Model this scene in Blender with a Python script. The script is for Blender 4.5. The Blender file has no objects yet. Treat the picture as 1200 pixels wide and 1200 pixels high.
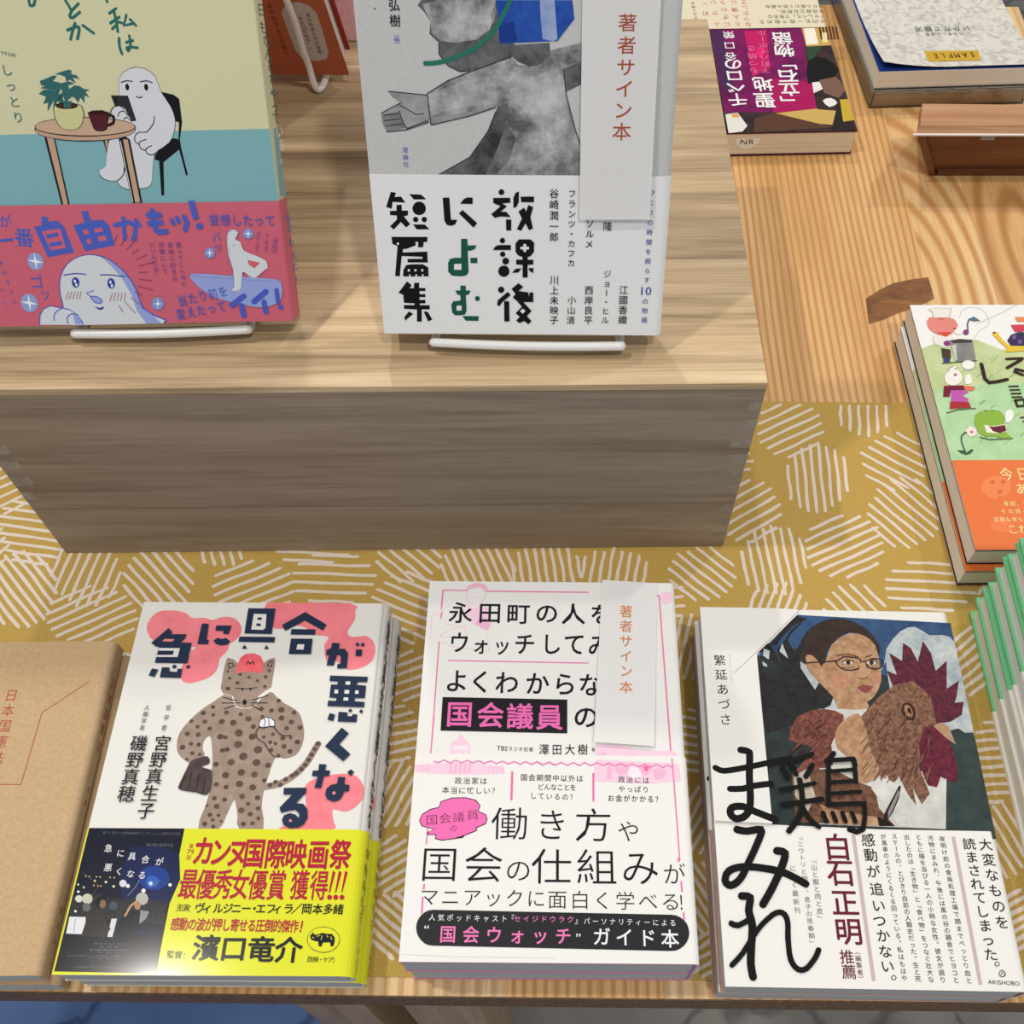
import bpy, math, random
from mathutils import Matrix, Vector
from mathutils.geometry import tessellate_polygon

# ------------------------------------------------------------------ camera, world, lights, exposure
CAM_LOC=(0.00000,0.00000,0.51112); CAM_R=(0.99994,0.00959,0.00594); CAM_U=(-0.01128,0.84998,0.52670); CAM_F=(0.00000,0.52673,-0.85003)
FOCAL=1196.45; SHX=48.883; SHY=45.999
FR={
 'A':((-0.21794,0.07583,0.03111),(0.99999,0.00541,0.00000),(-0.00541,0.99999,0.00000),0.13141,0.18684),
 'AO':((-0.21794,0.07583,0.03171),(0.99999,0.00541,0.00000),(-0.00541,0.99999,0.00000),0.13141,0.18684),
 'B':((-0.06416,0.07994,0.04763),(1.00000,0.00312,0.00000),(-0.00312,1.00000,0.00000),0.12818,0.18803),
 'BO':((-0.06416,0.07994,0.04823),(1.00000,0.00312,0.00000),(-0.00312,1.00000,0.00000),0.12818,0.18803),
 'C':((0.07677,0.07367,0.03410),(0.99998,-0.00635,0.00000),(0.00635,0.99998,0.00000),0.13204,0.18735),
 'CO':((0.07677,0.07367,0.03470),(0.99998,-0.00635,0.00000),(0.00635,0.99998,0.00000),0.13204,0.18735),
 'Y':((-0.27233,0.33896,0.15800),(0.99905,0.04349,0.00000),(-0.02401,0.55141,0.83389),0.14800,0.21000),
 'YO':((-0.27231,0.33846,0.15833),(0.99905,0.04349,0.00000),(-0.02401,0.55141,0.83389),0.14800,0.21000),
 'YS':((-0.12447,0.34540,0.15800),(-0.03627,0.83310,-0.55194),(-0.02401,0.55141,0.83389),0.01600,0.21000),
 'YSO':((-0.12388,0.34543,0.15800),(-0.03627,0.83310,-0.55194),(-0.02401,0.55141,0.83389),0.01600,0.21000),
 'G':((-0.08068,0.33911,0.15700),(0.99999,0.00470,0.00000),(-0.00184,0.39073,0.92050),0.12932,0.18800),
 'GO':((-0.08068,0.33855,0.15723),(0.99999,0.00470,0.00000),(-0.00184,0.39073,0.92050),0.12932,0.18800),
 'SG':((0.00959,0.35808,0.20839),(0.99994,0.00785,0.00742),(-0.00989,0.39068,0.92047),0.03074,0.14000),
 'SB':((0.02015,0.17910,0.05063),(0.99814,-0.06092,0.00000),(0.06092,0.99814,0.00000),0.02877,0.09063),
 'TA':((0.21837,0.87061,0.02100),(-0.99884,-0.04823,-0.00000),(0.04823,-0.99884,-0.00000),0.12800,0.18800),
 'TAO':((0.21837,0.87061,0.02160),(-0.99884,-0.04823,-0.00000),(0.04823,-0.99884,-0.00000),0.12800,0.18800),
 'SA':((0.36402,0.91551,0.03320),(-0.99776,-0.06687,-0.00000),(0.06687,-0.99776,-0.00000),0.12500,0.16500),
 'FO':((0.23356,0.30055,0.03200),(0.99981,0.01925,0.00000),(-0.01925,0.99981,-0.00000),0.14800,0.18800),
 'FOO':((0.23356,0.30055,0.03260),(0.99981,0.01925,0.00000),(-0.01925,0.99981,-0.00000),0.14800,0.18800),
 'D':((-0.33640,0.07273,0.03000),(0.99963,0.02726,0.00000),(-0.02726,0.99963,0.00000),0.11200,0.16411),
 'BR':((-0.25001,0.54631,0.15200),(1.00000,0.00000,0.00000),(0.00000,-0.42262,0.90631),0.12800,0.18800),
}
BAND={'A': 0.06477, 'B': 0.09289, 'C': 0.07012, 'Y': 0.05371, 'G': 0.07256, 'F': 0.06179, 'T': 0.05263}
BOX=(-0.28528,0.31120,0.02584,0.38521,0.29753,0.14508)
KNOT=[(0.21556,0.52681,0.00000),(0.22613,0.53530,0.00000),(0.23685,0.54220,0.00000),(0.25208,0.54668,0.00000),(0.26330,0.54857,0.00000),(0.26361,0.52757,0.00000),(0.25020,0.51913,0.00000),(0.23619,0.51322,0.00000),(0.22452,0.50659,0.00000),(0.21392,0.50243,0.00000)]
BWIRE=[(-0.13996,0.50954,0.22021),(-0.13939,0.51148,0.21604),(-0.13959,0.51999,0.19779),(-0.14119,0.52919,0.17806),(-0.14142,0.53547,0.16460),(-0.14091,0.53811,0.15894)]
TZ = 0.72                                   # height of the table top above the floor
SC = bpy.context.scene
COL = SC.collection
cam = bpy.data.cameras.new('camera')
cam.sensor_width = 36.0
cam.lens = FOCAL * 36.0 / 1200.0
cam.shift_x = -SHX / 1200.0
cam.shift_y = SHY / 1200.0
cam.clip_start = 0.01
cam_ob = bpy.data.objects.new('camera', cam)
COL.objects.link(cam_ob)
R_ = Matrix((CAM_R, CAM_U, tuple(-x for x in CAM_F))).transposed().to_4x4()
cam_ob.matrix_world = Matrix.Translation((CAM_LOC[0], CAM_LOC[1], CAM_LOC[2] + TZ)) @ R_
SC.camera = cam_ob

world = bpy.data.worlds.new('shop_light')
SC.world = world
world.use_nodes = True
world.node_tree.nodes['Background'].inputs[0].default_value = (0.90, 0.96, 1.04, 1)
world.node_tree.nodes['Background'].inputs[1].default_value = 0.38

def spot(x, y, z, tx, ty, power, radius, cone=70, color=(1, 0.94, 0.86)):
    l = bpy.data.lights.new('ceiling_or_fill_spot', 'SPOT')
    l.energy = power; l.shadow_soft_size = radius; l.spot_size = math.radians(cone); l.spot_blend = 0.5
    l.color = color
    o = bpy.data.objects.new('ceiling_or_fill_spot', l)
    COL.objects.link(o)
    o.location = (x, y, z + TZ)
    o.rotation_euler = (Vector((tx, ty, 0)) - Vector((x, y, z))).to_track_quat('-Z', 'Y').to_euler()
    return o
spot(-0.86, 0.30, 2.0, 0.0, 0.35, 52, 0.035)
spot(1.30, 1.55, 2.0, 0.05, 0.35, 44, 0.04)
spot(-0.25, 1.75, 2.0, 0.0, 0.35, 46, 0.035)
spot(0.45, -0.50, 2.1, 0.05, 0.42, 52, 0.06)  # front fill, added to brighten the covers that face the camera

SC.view_settings.view_transform = 'Standard'
SC.view_settings.look = 'None'
SC.view_settings.gamma = 1.0
SC.view_settings.use_curve_mapping = False
SC.view_settings.exposure = 0.0

# ------------------------------------------------------------------ materials
def lin(h):
    v = []
    for i in (0, 2, 4):
        c = int(h[i:i+2], 16) / 255.0
        v.append(c / 12.92 if c <= 0.04045 else ((c + 0.055) / 1.055) ** 2.4)
    return (v[0], v[1], v[2], 1.0)
MATS = {}
def node(nt, t, **kw):
    n = nt.nodes.new(t)
    for k, v in kw.items(): setattr(n, k, v)
    return n
def base_mat(name, rough=0.55, spec=0.35):
    m = bpy.data.materials.new(name)
    m.use_nodes = True
    b = m.node_tree.nodes['Principled BSDF']
    b.inputs['Roughness'].default_value = rough
    b.inputs['Specular IOR Level'].default_value = spec
    return m, m.node_tree, b
def ink(spec, rough=0.5, sp=0.14):
    """printed paper: 'rrggbb' plain or 'N:rrggbb:rrggbb:scale' mottled"""
    key = (spec, rough)
    if rough < 0.2: sp = 0.5
    if key in MATS: return MATS[key]
    m, nt, b = base_mat('paper_' + spec.replace(':', '_'), rough, sp)
    if spec.startswith('N:'):
        _, c1, c2, s = spec.split(':')
        tc = node(nt, 'ShaderNodeTexCoord')
        ns = node(nt, 'ShaderNodeTexNoise')
        ns.inputs['Scale'].default_value = float(s) * 1.6
        ns.inputs['Detail'].default_value = 7; ns.inputs['Roughness'].default_value = 0.68
        rp = node(nt, 'ShaderNodeValToRGB')
        rp.color_ramp.elements[0].position = 0.36; rp.color_ramp.elements[0].color = lin(c1)
        rp.color_ramp.elements[1].position = 0.64; rp.color_ramp.elements[1].color = lin(c2)
        nt.links.new(tc.outputs['Object'], ns.inputs['Vector'])
        nt.links.new(ns.outputs['Fac'], rp.inputs['Fac'])
        nt.links.new(rp.outputs['Color'], b.inputs['Base Color'])
    else:
        b.inputs['Base Color'].default_value = lin(spec)
    MATS[key] = m
    return m
def pages(name, c1, c2, freq=2600):
    if name in MATS: return MATS[name]
    m, nt, b = base_mat(name, 0.8, 0.15)
    tc = node(nt, 'ShaderNodeTexCoord'); mp = node(nt, 'ShaderNodeMapping')
    mp.inputs['Scale'].default_value = (3, 3, freq)
    ns = node(nt, 'ShaderNodeTexNoise'); ns.inputs['Scale'].default_value = 1.0; ns.inputs['Detail'].default_value = 2
    rp = node(nt, 'ShaderNodeValToRGB')
    rp.color_ramp.elements[0].position = 0.35; rp.color_ramp.elements[0].color = lin(c1)
    rp.color_ramp.elements[1].position = 0.6; rp.color_ramp.elements[1].color = lin(c2)
    nt.links.new(tc.outputs['Object'], mp.inputs[0]); nt.links.new(mp.outputs[0], ns.inputs['Vector'])
    nt.links.new(ns.outputs['Fac'], rp.inputs['Fac']); nt.links.new(rp.outputs['Color'], b.inputs['Base Color'])
    MATS[name] = m
    return m
def wood(name, axis, c_dark, c_mid, c_light, stretch=(3, 55), line=0.0, rough=0.5, seed=0.0, rings=None):
    """grain runs along axis (0 x, 1 y); rings=(period,warp) adds regular growth lines"""
    m, nt, b = base_mat(name, rough, 0.35)
    tc = node(nt, 'ShaderNodeTexCoord'); mp = node(nt, 'ShaderNodeMapping')
    s = [stretch[1]] * 3; s[axis] = stretch[0]
    mp.inputs['Scale'].default_value = s
    mp.inputs['Location'].default_value = (seed, seed * 1.7, seed * 0.6)
    n1 = node(nt, 'ShaderNodeTexNoise'); n1.inputs['Scale'].default_value = 1.0; n1.inputs['Detail'].default_value = 6; n1.inputs['Roughness'].default_value = 0.62
    n1.inputs['Distortion'].default_value = 0.6
    rp = node(nt, 'ShaderNodeValToRGB')
    e = rp.color_ramp.elements
    e[0].position = 0.28; e[0].color = lin(c_dark)
    e[1].position = 0.72; e[1].color = lin(c_light)
    k = e.new(0.5); k.color = lin(c_mid)
    L = nt.links.new
    L(tc.outputs['Object'], mp.inputs[0]); L(mp.outputs[0], n1.inputs['Vector']); L(n1.outputs['Fac'], rp.inputs['Fac'])
    out = rp.outputs['Color']
    # fine pores
    mp2 = node(nt, 'ShaderNodeMapping'); s2 = [900.0] * 3; s2[axis] = 14.0
    mp2.inputs['Scale'].default_value = s2
    n2 = node(nt, 'ShaderNodeTexNoise'); n2.inputs['Scale'].default_value = 1.0; n2.inputs['Detail'].default_value = 3
    r2 = node(nt, 'ShaderNodeValToRGB')
    r2.color_ramp.elements[0].position = 0.30; r2.color_ramp.elements[0].color = (0.62, 0.58, 0.54, 1)
    r2.color_ramp.elements[1].position = 0.52; r2.color_ramp.elements[1].color = (1, 1, 1, 1)
    L(tc.outputs['Object'], mp2.inputs[0]); L(mp2.outputs[0], n2.inputs['Vector']); L(n2.outputs['Fac'], r2.inputs['Fac'])
    mx = node(nt, 'ShaderNodeMix', data_type='RGBA', blend_type='MULTIPLY')
    mx.inputs['Factor'].default_value = 0.55
    L(out, mx.inputs[6]); L(r2.outputs['Color'], mx.inputs[7])
    out = mx.outputs[2]
    if rings:
        period, warp, cx, curve, dark, amt = rings
        sep = node(nt, 'ShaderNodeSeparateXYZ')
        L(tc.outputs['Object'], sep.inputs[0])
        mp3 = node(nt, 'ShaderNodeMapping'); s3 = [9.0] * 3; s3[axis] = 2.2
        mp3.inputs['Scale'].default_value = s3; mp3.inputs['Location'].default_value = (seed + 3, seed, 0)
        n3 = node(nt, 'ShaderNodeTexNoise'); n3.inputs['Scale'].default_value = 1.0; n3.inputs['Detail'].default_value = 2
        L(tc.outputs['Object'], mp3.inputs[0]); L(mp3.outputs[0], n3.inputs['Vector'])
        def mth(op, a, bb):
            q = node(nt, 'ShaderNodeMath', operation=op)
            for i, vv in enumerate((a, bb)):
                if vv is None: continue
                if isinstance(vv, (int, float)): q.inputs[i].default_value = vv
                else: L(vv, q.inputs[i])
            return q.outputs[0]
        xa = mth('SUBTRACT', sep.outputs[1 - axis], cx)
        if curve:
            ya = mth('SUBTRACT', sep.outputs[axis], curve[0])
            r_ = mth('SQRT', mth('ADD', mth('MULTIPLY', xa, xa), mth('MULTIPLY', mth('MULTIPLY', ya, ya), curve[1])), None)
        else:
            r_ = xa
        ph = mth('ADD', mth('DIVIDE', r_, period), mth('MULTIPLY', n3.outputs['Fac'], warp))
        sn = mth('SINE', mth('MULTIPLY', ph, 2 * math.pi), None)
        r3 = node(nt, 'ShaderNodeValToRGB')
        r3.color_ramp.elements[0].position = 0.30; r3.color_ramp.elements[0].color = (0, 0, 0, 1)
        r3.color_ramp.elements[1].position = 0.98; r3.color_ramp.elements[1].color = (1, 1, 1, 1)
        L(mth('ADD', mth('MULTIPLY', sn, 0.5), 0.5), r3.inputs['Fac'])
        m3 = node(nt, 'ShaderNodeMix', data_type='RGBA', blend_type='MIX')
        L(mth('MULTIPLY', r3.outputs['Color'], amt), m3.inputs[0]); L(out, m3.inputs[6]); m3.inputs[7].default_value = lin(dark)
        out = m3.outputs[2]
    L(out, b.inputs['Base Color'])
    return m

# ------------------------------------------------------------------ mesh building
class MB:
    def __init__(s): s.v = []; s.f = []; s.mi = []; s.mats = []
    def m(s, mat):
        if mat not in s.mats: s.mats.append(mat)
        return s.mats.index(mat)
    def add(s, vs, fs, mat):
        b = len(s.v); k = s.m(mat)
        s.v.extend(vs)
        for f in fs:
            s.f.append([b + i for i in f]); s.mi.append(k)
    def box(s, x0, x1, y0, y1, z0, z1, mat):
        s.add([(x, y, z) for z in (z0, z1) for y in (y0, y1) for x in (x0, x1)],
              [(0, 2, 3, 1), (4, 5, 7, 6), (0, 1, 5, 4), (2, 6, 7, 3), (0, 4, 6, 2), (1, 3, 7, 5)], mat)
    def prism(s, pts, axis_pts, mat):
        """pts: closed outline in 3d at start, axis_pts: offset vector"""
        n = len(pts); o = Vector(axis_pts)
        vs = [tuple(p) for p in pts] + [tuple(Vector(p) + o) for p in pts]
        fs = [(i, (i + 1) % n, n + (i + 1) % n, n + i) for i in range(n)]
        tri = tessellate_polygon([[Vector(p) for p in pts]])
        fs += [tuple(t) for t in tri] + [tuple(n + i for i in reversed(t)) for t in tri]
        s.add(vs, fs, mat)
    def tube(s, pts, r, mat, n=10):
        pts = [Vector(p) for p in pts]; vs = []; fs = []
        ref = Vector((0.3, 0.5, 0.8)).normalized()
        for i, p in enumerate(pts):
            t = (pts[min(i + 1, len(pts) - 1)] - pts[max(i - 1, 0)]).normalized()
            a = t.cross(ref).normalized(); b2 = t.cross(a)
            for k in range(n):
                an = 2 * math.pi * k / n
                vs.append(tuple(p + a * (r * math.cos(an)) + b2 * (r * math.sin(an))))
        for i in range(len(pts) - 1):
            for k in range(n):
                fs.append((i * n + k, i * n + (k + 1) % n, (i + 1) * n + (k + 1) % n, (i + 1) * n + k))
        fs.append(tuple(reversed(range(n)))); fs.append(tuple((len(pts) - 1) * n + k for k in range(n)))
        s.add(vs, fs, mat)
    def build(s, name, parent=None, smooth=False):
        me = bpy.data.meshes.new(name)
        me.from_pydata(s.v, [], s.f)
        for mt in s.mats: me.materials.append(mt)
        me.polygons.foreach_set('material_index', s.mi)
        if smooth: me.polygons.foreach_set('use_smooth', [True] * len(s.f))
        me.validate(); me.update()
        o = bpy.data.objects.new(name, me)
        COL.objects.link(o)
        if parent: o.parent = parent
        return o
def curve_pts(q, n=6):
    q = [Vector(p) for p in q]; out = []
    for i in range(len(q) - 1):
        p0, p1, p2, p3 = q[max(i - 1, 0)], q[i], q[i + 1], q[min(i + 2, len(q) - 1)]
        for k in range(n):
            t = k / n
            out.append(0.5 * (2 * p1 + (p2 - p0) * t + (2 * p0 - 5 * p1 + 4 * p2 - p3) * t * t + (3 * p1 - p0 - 3 * p2 + p3) * t ** 3))
    out.append(q[-1])
    return out

GL = {}
def glyph(ch, bold):
    key = (ch, bold)
    if key in GL: return GL[key]
    cu = bpy.data.curves.new('glyph', 'FONT')
    cu.body = ch; cu.size = 1.0; cu.offset = min(bold, 0) * 0.001; cu.resolution_u = 3 if ord(ch[0]) > 0x3000 and ord(ch[0]) < 0x3100 else 2
    o = bpy.data.objects.new('glyph', cu)
    COL.objects.link(o)
    dg = bpy.context.evaluated_depsgraph_get()
    me = bpy.data.meshes.new_from_object(o.evaluated_get(dg))
    vs = [(v.co.x, v.co.y) for v in me.vertices]
    fs = []
    for p in me.polygons:
        f = list(p.vertices)
        (ax, ay), (bx, by), (cx, cy) = vs[f[0]], vs[f[1]], vs[f[2]]
        if (bx - ax) * (cy - ay) - (by - ay) * (cx - ax) < 0: f.reverse()
        fs.append(f)
    bpy.data.objects.remove(o); bpy.data.curves.remove(cu); bpy.data.meshes.remove(me)
    GL[key] = (vs, fs)
    return GL[key]
TURN = 'ー（）「」『』〈〉…〜：'
CORNER = '、。'
STEP = 5e-6

def draw(mb, art, at, z0=6e-5, rough=0.5, ymax=None):
    """lay printed shapes on a mesh; at(x, y, z) maps page coordinates into the mesh's own space"""
    z = z0
    for it in art:
        k = it[0]; mat = ink(it[1], rough)
        if k == 'p':
            z += STEP
            q = it[2]; pts = [(q[i] * 1e-4, q[i + 1] * 1e-4) for i in range(0, len(q), 2)]
            tri = tessellate_polygon([[Vector((x, y, 0)) for x, y in pts]])
            fs = []
            for t in tri:
                a, b, c = (pts[i] for i in t)
                fs.append(tuple(t) if (b[0]-a[0])*(c[1]-a[1])-(b[1]-a[1])*(c[0]-a[0]) > 0 else tuple(reversed(t)))
            mb.add([at(x, y, z) for x, y in pts], fs, mat)
        elif k == 's':
            z += STEP
            w = it[2] * 0.5e-4; q = it[3]
            pts = [Vector((q[i] * 1e-4, q[i + 1] * 1e-4)) for i in range(0, len(q), 2)]
            if ymax: pts = [p for p in pts if p.y < ymax]
            if len(pts) < 2: continue
            L_, R2 = [], []
            for i, p in enumerate(pts):
                d1 = (p - pts[i - 1]).normalized() if i > 0 else None
                d2 = (pts[i + 1] - p).normalized() if i < len(pts) - 1 else None
                t = (d1 or d2) if not (d1 and d2) else (d1 + d2)
                if t.length < 1e-6: t = d1
                t = t.normalized(); nn = Vector((-t.y, t.x))
                k2 = 1.0
                if d1 and d2: k2 = min(1.5, 1.0 / max(0.3, abs(nn.dot(Vector((-d1.y, d1.x))))))
                L_.append(p + nn * w * k2); R2.append(p - nn * w * k2)
            vs = [at(p.x, p.y, z + i * 1.5e-7) for i, p in enumerate(L_)] + [at(p.x, p.y, z + i * 1.5e-7) for i, p in enumerate(R2)]
            n = len(pts)
            mb.add(vs, [(i, n + i, n + i + 1, i + 1) for i in range(n - 1)], mat)
            if w > 2e-4:
                for p in (pts[0], pts[-1]):
                    mb.add([at(p.x + w * math.cos(a * math.pi / 5), p.y + w * math.sin(a * math.pi / 5), z + 1e-6) for a in range(10)], [tuple(range(10))], mat)
        elif k == 't':
            _, _, txt, x0, y0, x1, y1, W, H, bold, rot, vert = it
            n = len(txt)
            for i, ch in enumerate(txt):
                if ch in ' 　': continue
                f = i / (n - 1) if n > 1 else 0
                cx = (x0 + (x1 - x0) * f) * 1e-4; cy = (y0 + (y1 - y0) * f) * 1e-4
                vs, fs = glyph(ch, min(bold, 0))
                r = math.radians(rot)
                if vert and ch in TURN: r -= math.pi / 2
                if vert and ch in CORNER: cx += W * 0.5e-4; cy += H * 0.5e-4
                c, s2 = math.cos(r), math.sin(r)
                nb = 1 if bold <= 0 else (4 if bold < 12 else 7)
                for q_ in range(nb):
                    ox, oy = (0, 0) if nb == 1 else (bold * 0.001 * math.cos(2 * math.pi * (q_ + 0.5) / nb), bold * 0.001 * math.sin(2 * math.pi * (q_ + 0.5) / nb))
                    ps = []
                    for x, y in vs:
                        x += ox - 0.5; y += oy - 0.38
                        x, y = x * c - y * s2, x * s2 + y * c
                        ps.append(at(cx + x * W * 1e-4, cy + y * H * 1e-4, z + STEP + q_ * 8e-7 + (i % 2) * 4e-7))
                    mb.add(ps, fs, mat)
        elif k == 'f':
            _, _, txt, x0, y0, x1, y1, H, bold = it
            vs, fs = glyph(txt, min(bold, 0))
            xa = min(v[0] for v in vs); xb = max(v[0] for v in vs); ya = min(v[1] for v in vs); yb = max(v[1] for v in vs)
            d = Vector((x1 - x0, y1 - y0)) * 1e-4; nn = Vector((-d.y, d.x)).normalized()
            ps = []
            for x, y in vs:
                p = Vector((x0, y0)) * 1e-4 + d * ((x - xa) / (xb - xa)) + nn * (((y - ya) / (yb - ya) - 0.5) * H * 1e-4)
                ps.append(at(p.x, p.y, z + STEP))
            mb.add(ps, fs, mat)

# ------------------------------------------------------------------ scene helpers
def tag(o, label=None, cat=None, group=None, kind=None):
    if label: o['label'] = label
    if cat: o['category'] = cat
    if group: o['group'] = group
    if kind: o['kind'] = kind
    return o
def empty(name, mat4, label, cat, group=None):
    o = bpy.data.objects.new(name, None)
    o.empty_display_size = 0.02
    COL.objects.link(o)
    o.matrix_world = mat4
    return tag(o, label, cat, group)
def dup(root, mat4, label, group=None):
    r = root.copy(); COL.objects.link(r); r.matrix_world = mat4
    r['label'] = label
    if group: r['group'] = group
    for ch in [c for c in COL.objects if c.parent == root]:
        c = ch.copy(); COL.objects.link(c); c.parent = r
        for g in [q for q in COL.objects if q.parent == ch]:
            q = g.copy(); COL.objects.link(q); q.parent = c
    return r
def frame(key, back=0.0):
    """pose whose local z=back plane is the printed plane"""
    o, u, v, W, L = FR[key]
    u = Vector(u).normalized(); v = Vector(v); v = (v - u * v.dot(u)).normalized(); n = u.cross(v)
    o = Vector(o) - n * back
    m = Matrix((u, v, n)).transposed().to_4x4()
    m.translation = (o.x, o.y, o.z + TZ)
    return m
def shifted(m, dx, dy, dz, rot=0.0):
    """moved along its own page axes, lifted in the world, turned about its own normal"""
    q = m @ Matrix.Translation((dx, dy, 0)) @ Matrix.Rotation(rot, 4, 'Z')
    q.translation.z += dz
    return q
def profile(w, t, r, th, out=0.0):
    """wrap-around cover section: back board, spine at x=w, front board"""
    def side(o, rr):
        pts = [(0 if o <= 0.0003 else 0, -o)]
        for k in range(7):
            a = -math.pi / 2 + (math.pi / 2) * k / 6
            pts.append((w - r + (rr) * math.cos(a), r + rr * math.sin(a)))
        for k in range(7):
            a = (math.pi / 2) * k / 6
            pts.append((w - r + rr * math.cos(a), t - r + rr * math.sin(a)))
        pts.append((0, t + o))
        return pts
    return side(out, r + out), side(out - th, max(r + out - th, 0.0002))
def wrap(mb, w, l0, l1, t, r, th, mat, out=0.0):
    A, B = profile(w, t, r, th, out)
    n = len(A)
    vs = [(x, l0, z) for x, z in A] + [(x, l0, z) for x, z in B] + [(x, l1, z) for x, z in A] + [(x, l1, z) for x, z in B]
    fs = []
    for i in range(n - 1):
        fs.append((i, i + 1, 2 * n + i + 1, 2 * n + i))
        fs.append((n + i + 1, n + i, 3 * n + i, 3 * n + i + 1))
        fs.append((i, n + i, n + i + 1, i + 1))
        fs.append((2 * n + i, 2 * n + i + 1, 3 * n + i + 1, 3 * n + i))
    fs.append((0, 2 * n, 3 * n, n)); fs.append((n - 1, 2 * n - 1, 4 * n - 1, 3 * n - 1))
    mb.add(vs, fs, mat)
WHITE_PAGES = pages('page_edges_grey', 'b4b4b2', 'c8c8c6')
CREAM_PAGES = pages('page_edges_cream', 'd6c8aa', 'f0e4cc')

def book(m4, w, l, t, r, label, jacket='e9e7e1', art=None, art_at=None, band=None, band_art=None, band_col=None,
         page=WHITE_PAGES, inset=0.0008, end=0.0003, th=0.0004, board=None, spine=None, band_spine=None, rough=0.5, band_rough=0.4, fold=0, cat='book', group=None, back=None, name='book'):
    root = empty(name, m4, label, cat, group)
    j = MB()
    wrap(j, w, 0, l, t, r, th, ink(jacket, rough))
    if art: draw(j, art, lambda x, y, z: (x, y, t + z), rough=rough)
    if spine: draw(j, spine, lambda x, y, z: (w + z, y, t - x), rough=rough)
    if back: draw(j, back, lambda x, y, z: (w - x, y, -z), rough=rough)
    j.build('dust_jacket', root)
    p = MB()
    p.box(inset, w - max(r * 0.5, 0.0015), end, l - end, th + 0.00005, t - th - 0.00005, page)
    p.build('page_block', root)
    if board:
        bcol, bt, ex = board
        bmb = MB()
        wrap(bmb, w - th, -ex + 0.0002, l + ex - 0.0002, t, r, bt, ink(bcol, 0.6), out=-th - 0.00004)
        bmb.build('cover', root)
    if band:
        b = MB()
        bm_ = ink(band_col, band_rough)
        wrap(b, w, band[0], band[1], t, r, 0.0002, bm_, out=0.0006)
        if fold:
            b.box(-0.0005, -0.0001, band[0], band[1], t - fold, t + 0.0006, bm_); b.box(-0.0005, -0.0001, band[0], band[1], -0.0006, fold, bm_)
            b.box(-0.0005, inset - 0.0001, band[0], band[1], fold + 0.00005, fold + 0.00025, bm_); b.box(-0.0005, inset - 0.0001, band[0], band[1], t - fold - 0.00025, t - fold - 0.00005, bm_)
        if band_art: draw(b, band_art, lambda x, y, z: (x, y, t + 0.0006 + z), rough=band_rough, ymax=band[1])
        if band_spine: draw(b, band_spine, lambda x, y, z: (w + 0.0006 + z, y, t - x), rough=band_rough)
        b.build('paper_band', root)
    return root

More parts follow.
